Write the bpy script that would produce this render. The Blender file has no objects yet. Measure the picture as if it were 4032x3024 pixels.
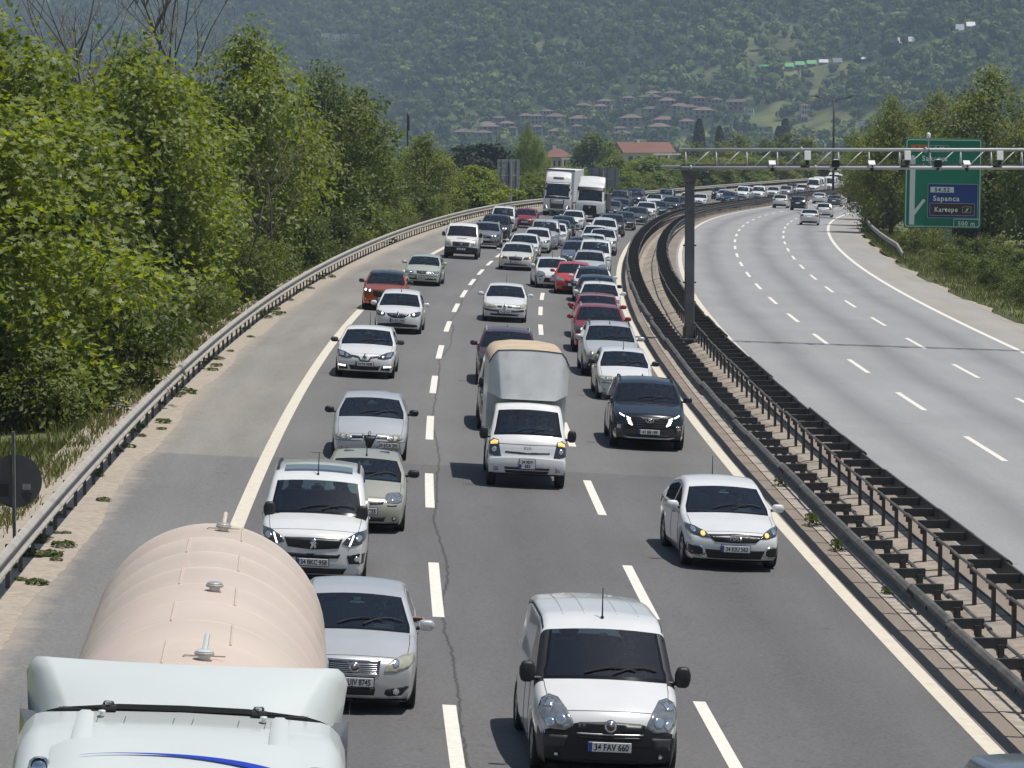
import bpy, bmesh, math, random
import numpy as np
from mathutils import Vector, Matrix, geometry
from mathutils.bvhtree import BVHTree
rad = math.radians
rng = np.random.default_rng(7)
random.seed(7)
SC = bpy.context.scene
COL = SC.collection

# ------------------------------------------------------------------ camera, sky, sun, exposure
CAM_H = 8.53
cam_d = bpy.data.cameras.new('camera')
cam_d.sensor_width = 36.0
cam_d.lens = 120.0
cam_d.clip_start = 0.5
cam_d.clip_end = 9000
cam = bpy.data.objects.new('camera', cam_d)
cam.location = (0, 0, CAM_H)
cam.rotation_euler = (math.pi / 2 - 0.07965, 0, 0)
COL.objects.link(cam)
SC.camera = cam

SUN_EL, SUN_AZ = 72.0, 98.0          # azimuth clockwise from +Y
world = bpy.data.worlds.new('World')
SC.world = world
world.use_nodes = True
nt = world.node_tree
nt.nodes.clear()
w_out = nt.nodes.new('ShaderNodeOutputWorld')
w_bg = nt.nodes.new('ShaderNodeBackground')
w_sky = nt.nodes.new('ShaderNodeTexSky')
w_sky.sky_type = 'NISHITA'
w_sky.sun_disc = False
w_sky.sun_elevation = rad(SUN_EL)
w_sky.sun_rotation = rad(SUN_AZ)
w_sky.dust_density = 0.4
w_sky.air_density = 1.2
w_sky.ozone_density = 1.0
w_bg.inputs['Strength'].default_value = 0.062
nt.links.new(w_sky.outputs[0], w_bg.inputs['Color'])
nt.links.new(w_bg.outputs[0], w_out.inputs['Surface'])

sun_d = bpy.data.lights.new('sun', 'SUN')
sun_d.energy = 4.9
sun_d.angle = rad(0.5)
sun_d.color = (1.0, 0.955, 0.89)
sun = bpy.data.objects.new('sun', sun_d)
sv = Vector((math.sin(rad(SUN_AZ)) * math.cos(rad(SUN_EL)), math.cos(rad(SUN_AZ)) * math.cos(rad(SUN_EL)), math.sin(rad(SUN_EL))))
sun.rotation_euler = sv.to_track_quat('Z', 'Y').to_euler()
sun.location = (40, 0, 120)
COL.objects.link(sun)

vs = SC.view_settings
vs.view_transform = 'Standard'
vs.look = 'None'
vs.exposure = 0.0
vs.gamma = 1.0
vs.use_curve_mapping = False
SC.cycles.use_denoising = True
SC.cycles.max_bounces = 8
SC.cycles.transparent_max_bounces = 12
SC.cycles.volume_bounces = 0
SC.cycles.caustics_reflective = False
SC.cycles.caustics_refractive = False
SC.cycles.sample_clamp_indirect = 6.0

# ------------------------------------------------------------------ materials
def mat(name, col, rough=0.6, metal=0.0, spec=0.5, noise=None, bump=None, coat=0.0, trans=0.0, emit=None, tint=None, obj_rand=0.0, wave=None):
    """noise=(scale, amount, detail) mottles the colour; tint=(scale, colour2, lo, hi) blends a second colour in patches"""
    m = bpy.data.materials.new(name)
    m.use_nodes = True
    n, l = m.node_tree.nodes, m.node_tree.links
    b = n['Principled BSDF']
    b.inputs['Base Color'].default_value = (*col, 1)
    b.inputs['Roughness'].default_value = rough
    b.inputs['Metallic'].default_value = metal
    b.inputs['Specular IOR Level'].default_value = spec
    if coat:
        b.inputs['Coat Weight'].default_value = coat
        b.inputs['Coat Roughness'].default_value = 0.04
    if emit:
        b.inputs['Emission Color'].default_value = (*emit[0], 1)
        b.inputs['Emission Strength'].default_value = emit[1]
    tc = n.new('ShaderNodeTexCoord')
    cur = None
    if tint:
        t = n.new('ShaderNodeTexNoise'); t.inputs['Scale'].default_value = tint[0]; t.inputs['Detail'].default_value = 6
        l.new(tc.outputs['Object'], t.inputs['Vector'])
        r = n.new('ShaderNodeMapRange'); r.inputs[1].default_value = tint[2]; r.inputs[2].default_value = tint[3]
        l.new(t.outputs[0], r.inputs[0])
        mx = n.new('ShaderNodeMix'); mx.data_type = 'RGBA'
        mx.inputs[6].default_value = (*col, 1); mx.inputs[7].default_value = (*tint[1], 1)
        l.new(r.outputs[0], mx.inputs[0]); cur = mx.outputs[2]
    if noise:
        t = n.new('ShaderNodeTexNoise'); t.inputs['Scale'].default_value = noise[0]
        t.inputs['Detail'].default_value = noise[2] if len(noise) > 2 else 5
        l.new(tc.outputs['Object'], t.inputs['Vector'])
        r = n.new('ShaderNodeMapRange'); r.inputs[1].default_value = 0.25; r.inputs[2].default_value = 0.75
        r.inputs[3].default_value = 1 - noise[1]; r.inputs[4].default_value = 1 + noise[1]
        l.new(t.outputs[0], r.inputs[0])
        mx = n.new('ShaderNodeMix'); mx.data_type = 'RGBA'; mx.blend_type = 'MULTIPLY'; mx.inputs[0].default_value = 1
        if cur: l.new(cur, mx.inputs[6])
        else: mx.inputs[6].default_value = (*col, 1)
        l.new(r.outputs[0], mx.inputs[7]); cur = mx.outputs[2]
    if obj_rand:
        oi = n.new('ShaderNodeObjectInfo')
        r = n.new('ShaderNodeMapRange'); r.inputs[3].default_value = 1 - obj_rand; r.inputs[4].default_value = 1 + obj_rand
        l.new(oi.outputs['Random'], r.inputs[0])
        mx = n.new('ShaderNodeMix'); mx.data_type = 'RGBA'; mx.blend_type = 'MULTIPLY'; mx.inputs[0].default_value = 1
        if cur: l.new(cur, mx.inputs[6])
        else: mx.inputs[6].default_value = (*col, 1)
        l.new(r.outputs[0], mx.inputs[7]); cur = mx.outputs[2]
    if cur: l.new(cur, b.inputs['Base Color'])
    if bump:
        t = n.new('ShaderNodeTexNoise'); t.inputs['Scale'].default_value = bump[0]; t.inputs['Detail'].default_value = 4
        l.new(tc.outputs['Object'], t.inputs['Vector'])
        bp = n.new('ShaderNodeBump'); bp.inputs['Strength'].default_value = bump[1]; bp.inputs['Distance'].default_value = 0.02
        l.new(t.outputs[0], bp.inputs['Height']); l.new(bp.outputs[0], b.inputs['Normal'])
    return m

def glass_mat(name, tint=0.5, col=(0.70, 0.90, 1.0)):
    m = bpy.data.materials.new(name); m.use_nodes = True
    n, l = m.node_tree.nodes, m.node_tree.links
    n.clear()
    o = n.new('ShaderNodeOutputMaterial'); mx = n.new('ShaderNodeMixShader'); t = n.new('ShaderNodeBsdfTransparent')
    g = n.new('ShaderNodeBsdfGlossy'); f = n.new('ShaderNodeFresnel')
    t.inputs[0].default_value = (col[0] * tint, col[1] * tint, col[2] * tint, 1)
    g.inputs['Roughness'].default_value = 0.02
    g.inputs['Color'].default_value = (1, 1, 1, 1)
    f.inputs[0].default_value = 2.0
    l.new(f.outputs[0], mx.inputs[0]); l.new(t.outputs[0], mx.inputs[1]); l.new(g.outputs[0], mx.inputs[2]); l.new(mx.outputs[0], o.inputs[0])
    return m

def paint(name, col, metallic=0.0, rough=0.32, dirt=0.10):
    m = mat('paint_' + name, col, rough, metallic, 0.5, noise=(1.6, dirt * 0.5), coat=0.9)
    n, l = m.node_tree.nodes, m.node_tree.links
    out = n['Material Output']; b = n['Principled BSDF']
    ge = n.new('ShaderNodeNewGeometry'); d = n.new('ShaderNodeBsdfDiffuse'); d.inputs[0].default_value = (0.035, 0.036, 0.038, 1)
    mx = n.new('ShaderNodeMixShader')
    l.new(ge.outputs['Backfacing'], mx.inputs[0]); l.new(b.outputs[0], mx.inputs[1]); l.new(d.outputs[0], mx.inputs[2]); l.new(mx.outputs[0], out.inputs[0])
    return m

def leaf_mat(name, col, col2, gloss=0.4, transl=0.35, pale=None):
    """foliage: per-leaf tone from the 'tone' attribute, translucent"""
    m = bpy.data.materials.new(name); m.use_nodes = True
    n, l = m.node_tree.nodes, m.node_tree.links
    b = n['Principled BSDF']; out = n['Material Output']
    at = n.new('ShaderNodeAttribute'); at.attribute_name = 'tone'
    oi = n.new('ShaderNodeObjectInfo')
    ad = n.new('ShaderNodeMath'); ad.operation = 'MULTIPLY_ADD'; ad.inputs[1].default_value = 0.5; ad.inputs[2].default_value = -0.25
    l.new(oi.outputs['Random'], ad.inputs[0])
    a2 = n.new('ShaderNodeMath'); a2.operation = 'ADD'; a2.use_clamp = True
    l.new(ad.outputs[0], a2.inputs[0]); l.new(at.outputs['Fac'], a2.inputs[1])
    mx = n.new('ShaderNodeMix'); mx.data_type = 'RGBA'
    mx.inputs[6].default_value = (*col, 1); mx.inputs[7].default_value = (*col2, 1)
    l.new(a2.outputs[0], mx.inputs[0]); l.new(mx.outputs[2], b.inputs['Base Color'])
    if pale:    # leaves with a pale underside
        ge = n.new('ShaderNodeNewGeometry'); pm = n.new('ShaderNodeMix'); pm.data_type = 'RGBA'; pm.inputs[7].default_value = (*pale, 1)
        l.new(ge.outputs['Backfacing'], pm.inputs[0]); l.new(mx.outputs[2], pm.inputs[6]); l.new(pm.outputs[2], b.inputs['Base Color'])
    b.inputs['Roughness'].default_value = gloss
    b.inputs['Specular IOR Level'].default_value = 0.3
    tr = n.new('ShaderNodeBsdfTranslucent')
    g = n.new('ShaderNodeMix'); g.data_type = 'RGBA'; g.blend_type = 'MULTIPLY'; g.inputs[0].default_value = 1
    g.inputs[7].default_value = (1.5, 1.5, 0.5, 1)
    l.new(mx.outputs[2], g.inputs[6]); l.new(g.outputs[2], tr.inputs[0])
    ms = n.new('ShaderNodeMixShader'); ms.inputs[0].default_value = transl
    l.new(b.outputs[0], ms.inputs[1]); l.new(tr.outputs[0], ms.inputs[2]); l.new(ms.outputs[0], out.inputs[0])
    return m

# ------------------------------------------------------------------ mesh helpers
class MB:
    """collects faces, links them as ONE mesh object"""
    def __init__(s): s.v = []; s.f = []; s.mi = []; s.cur = 0
    def add(s, vs, fs):
        o = len(s.v); s.v.extend([tuple(p) for p in vs])
        for f in fs: s.f.append(tuple(i + o for i in f)); s.mi.append(s.cur)
    def box(s, c, d, M=None, taper=(1, 1), bev=0.0):
        x, y, z = d[0] / 2, d[1] / 2, d[2] / 2
        if bev > 0:
            b = min(bev, x * .9, y * .9, z * .9); P = []; idx = {}
            for sx in (-1, 1):
                for sy in (-1, 1):
                    for sz in (-1, 1):
                        tx, ty = (taper if sz > 0 else (1, 1))
                        for k in range(3):
                            q = [sx * x * tx, sy * y * ty, sz * z]
                            for a in range(3):
                                if a != k: q[a] -= (sx, sy, sz)[a] * b
                            idx[(sx, sy, sz, k)] = len(P); P.append(Vector(q))
            F = []
            for k in range(3):
                a, bb = [(1, 2), (2, 0), (0, 1)][k]
                for sg in (-1, 1):
                    q = []
                    for (u, w) in ((-1, -1), (1, -1), (1, 1), (-1, 1)):
                        sgn = [0, 0, 0]; sgn[k] = sg; sgn[a] = u; sgn[bb] = w
                        q.append(idx[(*sgn, k)])
                    F.append(q if sg > 0 else q[::-1])
            for k in range(3):
                a, bb = [(1, 2), (2, 0), (0, 1)][k]
                for sa in (-1, 1):
                    for sb in (-1, 1):
                        q = []
                        for (sg, kk) in ((-1, a), (1, a), (1, bb), (-1, bb)):
                            sgn = [0, 0, 0]; sgn[k] = sg; sgn[a] = sa; sgn[bb] = sb
                            q.append(idx[(*sgn, kk)])
                        F.append(q if sa * sb > 0 else q[::-1])
            for sx in (-1, 1):
                for sy in (-1, 1):
                    for sz in (-1, 1):
                        q = [idx[(sx, sy, sz, k)] for k in range(3)]
                        F.append(q if sx * sy * sz > 0 else q[::-1])
        else:
            tx, ty = taper
            P = [Vector(p) for p in ((-x, -y, -z), (x, -y, -z), (x, y, -z), (-x, y, -z), (-x * tx, -y * ty, z), (x * tx, -y * ty, z), (x * tx, y * ty, z), (-x * tx, y * ty, z))]
            F = [(0, 3, 2, 1), (4, 5, 6, 7), (0, 1, 5, 4), (1, 2, 6, 5), (2, 3, 7, 6), (3, 0, 4, 7)]
        c = Vector(c)
        if M is not None: P = [M @ p for p in P]
        s.add([p + c for p in P], F)
    def cyl(s, a, b, r, n=8, r2=None, cap=True):
        a, b = Vector(a), Vector(b); d = (b - a).normalized()
        u = d.orthogonal().normalized(); w = d.cross(u); r2 = r if r2 is None else r2
        P = []
        for (c, rr) in ((a, r), (b, r2)):
            for i in range(n):
                t = 2 * math.pi * i / n
                P.append(c + (u * math.cos(t) + w * math.sin(t)) * rr)
        F = [(i, (i + 1) % n, n + (i + 1) % n, n + i) for i in range(n)]
        if cap: F += [tuple(range(n))[::-1], tuple(range(n, 2 * n))]
        s.add(P, F)
    def tube(s, pts, r, n=6, rs=None):
        pts = [Vector(p) for p in pts]; P = []; F = []; u = None
        for k, p in enumerate(pts):
            d = (pts[min(k + 1, len(pts) - 1)] - pts[max(k - 1, 0)]).normalized()
            if u is None: u = d.orthogonal().normalized()
            else: u = (u - d * u.dot(d)).normalized()
            w = d.cross(u); rr = rs[k] if rs else r
            for i in range(n):
                t = 2 * math.pi * i / n; P.append(p + (u * math.cos(t) + w * math.sin(t)) * rr)
        for k in range(len(pts) - 1):
            for i in range(n):
                F.append((k * n + i, k * n + (i + 1) % n, (k + 1) * n + (i + 1) % n, (k + 1) * n + i))
        F += [tuple(range(n))[::-1], tuple(range((len(pts) - 1) * n, len(pts) * n))]
        s.add(P, F)
    def lathe(s, prof, n=20, axis='x', c=(0, 0, 0), closed=False):
        P = []; F = []; m = len(prof)
        for i in range(n):
            t = 2 * math.pi * i / n
            for (r, h) in prof:
                q = (h, r * math.cos(t), r * math.sin(t)) if axis == 'x' else (r * math.cos(t), r * math.sin(t), h)
                if axis == 'y': q = (r * math.cos(t), h, -r * math.sin(t))
                P.append((q[0] + c[0], q[1] + c[1], q[2] + c[2]))
        for i in range(n):
            for k in range(m if closed else m - 1):
                F.append((i * m + k, i * m + (k + 1) % m, ((i + 1) % n) * m + (k + 1) % m, ((i + 1) % n) * m + k))
        s.add(P, F)
    def grid(s, rows):
        n = len(rows[0]); P = [p for r in rows for p in r]
        s.add(P, [(i * n + j, i * n + j + 1, (i + 1) * n + j + 1, (i + 1) * n + j) for i in range(len(rows) - 1) for j in range(n - 1)])
    def prism(s, poly, d, M=None):
        """poly in XZ, extruded along +Y by d"""
        n = len(poly); P = [Vector((x, 0, z)) for x, z in poly] + [Vector((x, d, z)) for x, z in poly]
        F = [tuple(range(n)), tuple(range(2 * n - 1, n - 1, -1))] + [(i + n, (i + 1) % n + n, (i + 1) % n, i) for i in range(n)]
        if M is not None: P = [M @ p for p in P]
        s.add(P, F)
    def mesh(s, name, mats, smooth=False):
        me = bpy.data.meshes.new(name)
        me.from_pydata(s.v, [], s.f)
        for m in (mats if isinstance(mats, (list, tuple)) else [mats]): me.materials.append(m)
        if any(s.mi): me.polygons.foreach_set('material_index', s.mi)
        if smooth: me.polygons.foreach_set('use_smooth', [True] * len(s.f))
        me.validate(); me.update()
        return me

def obj(name, me, parent=None, label=None, loc=None, mtx=None):
    o = bpy.data.objects.new(name, me); COL.objects.link(o)
    if parent is not None: o.parent = parent
    if loc is not None: o.location = loc
    if mtx is not None: o.matrix_local = mtx
    if label: o['label'] = label
    return o
def thing(name, label, cat, mtx=None, group=None, me=None):
    o = bpy.data.objects.new(name, me); COL.objects.link(o)
    if mtx is not None: o.matrix_world = mtx
    o['label'] = label; o['category'] = cat
    if group: o['group'] = group
    return o
def struct(name, me, kind='structure', parent=None):
    o = obj(name, me, parent); o['kind'] = kind
    return o
_txt = {}
def text_mesh(name, body, h, m, bold=0.0, align='CENTER', squeeze=1.0, space=1.0):
    """lettering as mesh, in XZ plane facing -Y, cap height h, centred on the origin"""
    cu = bpy.data.curves.new('lettering', 'FONT')
    cu.body = body; cu.size = h / 0.7; cu.align_x = align; cu.offset = bold; cu.space_character = space
    cu.resolution_u = 3
    o = bpy.data.objects.new('lettering', cu)
    me = bpy.data.meshes.new_from_object(o)
    me.name = name
    bpy.data.objects.remove(o); bpy.data.curves.remove(cu)
    M = Matrix(((squeeze, 0, 0, 0), (0, 0, -1, 0), (0, 1, 0, -h / 2), (0, 0, 0, 1)))
    me.transform(M); me.materials.clear(); me.materials.append(m)
    return me

# ------------------------------------------------------------------ the road's geometry: t = metres right of the near carriageway's median line, l = metres along it
RX0, RR_, RZ0 = 4.773, 1861.8, 123.63
E1, E2 = 0.0534, 0.0340
KN = np.array([0, 120, 200, 300, 420, 560.])
KY = np.array([0, 0, -0.362, -1.082, -2.898, -4.3435])
def _spl():
    n = len(KN); h = np.diff(KN); A = np.zeros((n, n)); b = np.zeros(n); y = KY
    A[0, 0] = 2 * h[0]; A[0, 1] = h[0]; b[0] = 6 * ((y[1] - y[0]) / h[0])
    for i in range(1, n - 1):
        A[i, i - 1] = h[i - 1]; A[i, i] = 2 * (h[i - 1] + h[i]); A[i, i + 1] = h[i]
        b[i] = 6 * ((y[i + 1] - y[i]) / h[i] - (y[i] - y[i - 1]) / h[i - 1])
    A[-1, -1] = 1
    return np.linalg.solve(A, b), h
KM, KH = _spl()
def prof(l):
    l = np.asarray(l, float)
    i = np.clip(np.searchsorted(KN, l) - 1, 0, len(KN) - 2); hh = KH[i]
    a = (KN[i + 1] - l) / hh; b = (l - KN[i]) / hh
    v = a * KY[i] + b * KY[i + 1] + ((a**3 - a) * KM[i] + (b**3 - b) * KM[i + 1]) * hh * hh / 6
    sl = (KY[-1] - KY[-2]) / KH[-1] + KH[-1] / 6 * KM[-2]
    v = np.where(l > KN[-1], KY[-1] + sl * (l - KN[-1]), v)
    return np.where(l < 0, KY[0], v)
def cross(t):
    t = np.asarray(t, float)
    return -(E1 * np.minimum(t, 1.8) + E2 * np.maximum(t - 1.8, 0))
def road(t, l, dz=0.0):
    """world point for road coordinates"""
    ph = (l - RZ0) / RR_
    return (RX0 + RR_ - (RR_ - t) * math.cos(ph), RZ0 + (RR_ - t) * math.sin(ph), float(prof(l)) + float(cross(t)) + dz)
def road_tl(X, Z):
    dx, dz = X - (RX0 + RR_), Z - RZ0
    return RR_ - np.hypot(dx, dz), RR_ * np.arctan2(dz, -dx) + RZ0
def road_frame(t, l, flip=False, yaw=0.0, level=False):
    """matrix: +y along the road (away from the camera), z up from the surface"""
    p = Vector(road(t, l)); a = Vector(road(t, l + 0.5)) - Vector(road(t, l - 0.5)); b = Vector(road(t + 0.3, l)) - Vector(road(t - 0.3, l))
    if level: a.z = 0; b.z = 0
    y = a.normalized(); z = b.normalized().cross(y).normalized(); x = y.cross(z)
    M = Matrix((x, y, z)).transposed().to_4x4()
    if flip: yaw += math.pi
    M = M @ Matrix.Rotation(yaw, 4, 'Z')
    M.translation = p
    return M
# ------------------------------------------------------------------ terrain
VAL_Z = np.array([-50, 560, 700, 1000, 1500, 1900, 2200, 2330, 2450, 2600, 2800, 3000, 3200, 3500, 4200, 6000.])
VAL_H = np.array([-4.5, -4.5, -6.2, -9.5, -15, -20, -19, -3, 22, 55, 98, 140, 180, 235, 330, 420.])
def hills(X, Z):
    """valley floor and the far hillside; X in metres at depth Z"""
    u = X / np.maximum(Z, 50.0)                     # bearing: -0.15 .. 0.15 across the view
    shift = np.where(u < -0.02, -(u + 0.02) * 7500, 0) * np.clip((Z - 1500) / 800, 0, 1)  # the slope starts farther off to the left
    zz = Z - shift + 70 * np.sin(u * 38 + 0.7) * np.clip((Z - 1800) / 500, 0, 1) + 45 * np.sin(u * 95 + 2) * np.clip((Z - 2000) / 500, 0, 1)
    zz = zz + np.clip((u - 0.04) * 5200, 0, 420) * np.clip((Z - 1300) / 600, 0, 1) # spur on the right comes nearer
    return np.interp(zz, VAL_Z, VAL_H)
def terrain_h(X, Z):
    X = np.asarray(X, float); Z = np.asarray(Z, float)
    t, l = road_tl(X, Z)
    tc = np.clip(t, -15.0, 18.6)
    g = prof(np.minimum(l, 640)) + cross(tc)
    g = g - 0.10 * np.clip(-15.0 - t, 0, 9) - 0.10 * np.clip(t - 18.6, 0, 8)
    under = (t > -14.3) & (t < 17.5)
    g = np.where(under, g - 0.75, g - 0.02)
    k = np.clip((Z - 560) / 140, 0, 1); k = k * k * (3 - 2 * k)
    return g * (1 - k) + (hills(X, Z)) * k
def build_terrain(m):
    zs = list(np.arange(-30, 300, 3.0)) + list(np.arange(300, 640, 6.0)) + list(np.arange(640, 1801, 40.0))
    ts = [-900, -500, -300, -200, -140, -100, -75, -60, -48, -40, -34, -29, -25, -22, -19.5, -17.5, -16, -15.0, -14.32, -14.28, -10, -5, 0, 6, 12, 17.48, 17.52, 18.6, 20, 22, 25, 29, 34, 40, 48, 60, 75, 100, 140, 200, 300, 500, 900]
    ts2 = list(np.linspace(-900, 900, len(ts)))
    rows = []
    for z in zs:
        k = min(max((z - 560) / 300, 0), 1)
        zc = min(z, 640); ph = math.asin(min((zc - RZ0) / RR_, .9)); xc = RX0 + RR_ - RR_ * math.cos(ph)
        tt = np.array(ts) * (1 - k) + np.array(ts2) * k * max(1, z / 2200)
        X = xc * (1 - k * .0) + tt if z < 900 else xc * max(0, 1 - (z - 900) / 800) + tt
        Z = np.full(len(ts), float(z)); H = terrain_h(X, Z)
        rows.append([(float(a), float(z), float(h)) for a, h in zip(X, H)])
    b = MB(); b.grid(rows)
    return struct('ground', b.mesh('ground', m, True))

# ------------------------------------------------------------------ road sheets
def sheet(name, t0, t1, l0, l1, dz, m, step=4.0, nt_=2, edge=None, kind='structure', parent=None):
    n = max(2, int((l1 - l0) / step) + 1); P = []; F = []; UV = []
    for i in range(n):
        l = l0 + (l1 - l0) * i / (n - 1)
        for j in range(nt_):
            t = t0 + (t1 - t0) * j / (nt_ - 1)
            if edge and j == (0 if edge[0] < 0 else nt_ - 1):
                t += edge[1] * (math.sin(l * .9) * .3 + math.sin(l * .31 + 1) * 1.2 + random.uniform(-.25, .25))
            P.append(road(t, l, dz)); UV.append((t, l))
    for i in range(n - 1):
        for j in range(nt_ - 1):
            F.append((i * nt_ + j, i * nt_ + j + 1, (i + 1) * nt_ + j + 1, (i + 1) * nt_ + j))
    me = bpy.data.meshes.new(name); me.from_pydata(P, [], F); me.materials.append(m)
    uv = me.uv_layers.new(name='UVMap')
    for lp in me.loops: uv.data[lp.index].uv = UV[lp.vertex_index]
    me.update()
    o = obj(name, me, parent); o['kind'] = kind
    return o

def asphalt(name, col, grain=0.16, patch=0.10, streaks=None, seam=None, warm=None, sandy=None):
    """streaks: (period, first, half width, darkening) oil-darkened bands along each lane; seam: t of a cracked joint"""
    m = mat(name, col, 0.82, 0, 0.3)
    n, l = m.node_tree.nodes, m.node_tree.links; b = n['Principled BSDF']
    uv = n.new('ShaderNodeUVMap'); tc = n.new('ShaderNodeTexCoord')
    def noise(scale, det, vec, rough=.6):
        t = n.new('ShaderNodeTexNoise'); t.inputs['Scale'].default_value = scale; t.inputs['Detail'].default_value = det; t.inputs['Roughness'].default_value = rough
        l.new(vec, t.inputs['Vector']); return t.outputs[0]
    def rmap(x, a, bb, c, d):
        r = n.new('ShaderNodeMapRange'); r.inputs[1].default_value = a; r.inputs[2].default_value = bb; r.inputs[3].default_value = c; r.inputs[4].default_value = d
        l.new(x, r.inputs[0]); return r.outputs[0]
    def mul(a, bb):
        x = n.new('ShaderNodeMath'); x.operation = 'MULTIPLY'; l.new(a, x.inputs[0])
        if isinstance(bb, float): x.inputs[1].default_value = bb
        else: l.new(bb, x.inputs[1])
        return x.outputs[0]
    def mth(op, a, bb=0.0):
        x = n.new('ShaderNodeMath'); x.operation = op
        if isinstance(a, (float, int)): x.inputs[0].default_value = a
        else: l.new(a, x.inputs[0])
        if isinstance(bb, (float, int)): x.inputs[1].default_value = bb
        else: l.new(bb, x.inputs[1])
        return x.outputs[0]
    obj_v = tc.outputs['Object']
    f = rmap(noise(17, 5, obj_v, .8), .3, .7, 1 - grain * 1.5, 1 + grain * 1.5)
    mp = n.new('ShaderNodeMapping'); mp.inputs['Scale'].default_value = (1.0, 0.10, 1); l.new(uv.outputs[0], mp.inputs[0])
    f = mul(f, rmap(noise(0.9, 5, mp.outputs[0]), .3, .7, 1 - patch, 1 + patch))
    f = mul(f, rmap(noise(0.11, 3, obj_v), .3, .7, .94, 1.06))
    sp = n.new('ShaderNodeSeparateXYZ'); l.new(uv.outputs[0], sp.inputs[0])
    f = mul(f, rmap(noise(1.9, 3, obj_v), .66, .74, 1.0, .80)); f = mul(f, rmap(noise(.55, 4, mp.outputs[0]), .64, .72, 1.0, 1.10))
    if streaks:
        wob = rmap(noise(0.05, 2, obj_v), .3, .7, -.25, .25)
        x = mth('ADD', sp.outputs[0], wob)
        x = mth('SUBTRACT', x, streaks[1]); x = mth('DIVIDE', x, streaks[0]); x = mth('FRACT', x); x = mth('SUBTRACT', x, .5); x = mth('ABSOLUTE', x)
        f = mul(f, rmap(x, 0.0, streaks[2], 1 - streaks[3], 1.0))
    if seam is not None:
        wob = mth('ADD', rmap(noise(0.07, 2, obj_v, .5), .3, .7, -.16, .16), rmap(noise(1.6, 4, obj_v, .7), .3, .7, -.035, .035))
        x = mth('ABSOLUTE', mth('SUBTRACT', mth('ADD', sp.outputs[0], wob), seam))
        f = mul(f, rmap(x, 0.006, 0.035, .50, 1.0))
    mx = n.new('ShaderNodeMix'); mx.data_type = 'RGBA'; mx.blend_type = 'MULTIPLY'; mx.inputs[0].default_value = 1
    mx.inputs[6].default_value = (*col, 1)
    if warm:
        m2 = n.new('ShaderNodeMix'); m2.data_type = 'RGBA'; m2.inputs[6].default_value = (*col, 1); m2.inputs[7].default_value = (*warm, 1)
        l.new(rmap(noise(0.35, 5, mp.outputs[0]), .35, .7, 0, 1), m2.inputs[0]); l.new(m2.outputs[2], mx.inputs[6])
    l.new(f, mx.inputs[7]); fin = mx.outputs[2]
    if sandy:   # blown sand thinning out from the verge
        e = mth('ADD', sp.outputs[0], rmap(noise(1.3, 6, obj_v, .75), .3, .7, -.55 * sandy[2], .55 * sandy[2])); m3 = n.new('ShaderNodeMix'); m3.data_type = 'RGBA'; m3.inputs[7].default_value = (.34, .30, .25, 1)
        l.new(rmap(e, sandy[0], sandy[1], 0, 1), m3.inputs[0]); l.new(fin, m3.inputs[6]); fin = m3.outputs[2]
    l.new(fin, b.inputs['Base Color'])
    bp = n.new('ShaderNodeBump'); bp.inputs['Strength'].default_value = .25; bp.inputs['Distance'].default_value = .01
    l.new(noise(60, 3, obj_v), bp.inputs['Height']); l.new(bp.outputs[0], b.inputs['Normal'])
    return m

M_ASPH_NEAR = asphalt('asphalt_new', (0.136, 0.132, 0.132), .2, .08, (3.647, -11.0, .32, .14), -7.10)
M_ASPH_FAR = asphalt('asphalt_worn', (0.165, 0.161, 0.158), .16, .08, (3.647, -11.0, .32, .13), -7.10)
M_ASPH_R = asphalt('asphalt_pale', (0.300, 0.298, 0.298), .11, .04, (3.668, 3.56, .26, .26))
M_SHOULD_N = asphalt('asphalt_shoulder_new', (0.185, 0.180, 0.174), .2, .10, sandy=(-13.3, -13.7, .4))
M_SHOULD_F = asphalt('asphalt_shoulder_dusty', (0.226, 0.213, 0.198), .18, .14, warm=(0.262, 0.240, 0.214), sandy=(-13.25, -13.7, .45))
M_SHOULD_R = asphalt('asphalt_shoulder_pale', (0.315, 0.308, 0.296), .13, .08, warm=(0.34, 0.31, 0.27), sandy=(16.9, 17.3, .5))
M_DUST = asphalt('dusty_concrete', (0.215, 0.178, 0.148), .16, .12, warm=(0.27, 0.225, 0.18))
M_CONC = mat('concrete_slab', (0.34, 0.29, 0.235), .9, noise=(3.5, .25, 8), tint=(.8, (.22, .19, .16), .45, .75), bump=(20, .3))
M_CONC_E = mat('concrete_edge', (0.36, 0.315, 0.26), .9, noise=(5, .3, 8), bump=(25, .3))
M_WHITE = mat('road_paint', (0.74, 0.71, 0.63), .7, noise=(9, .10, 8), tint=(14, (.45, .43, .40), .62, .78))
M_CREAM = mat('road_paint_edge', (0.66, 0.60, 0.49), .7, noise=(7, .08, 8), tint=(5, (.5, .46, .39), .55, .85))
M_SAND = mat('sand', (0.37, 0.32, 0.26), .95, noise=(7, .22, 9), tint=(1.6, (.38, .31, .23), .5, .8), bump=(18, .5))
M_GROUND = mat('soil_and_grass', (0.115, 0.130, 0.045), .95, noise=(.9, .3, 9), tint=(.045, (.21, .185, .095), .52, .72), bump=(2, .4))

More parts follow.
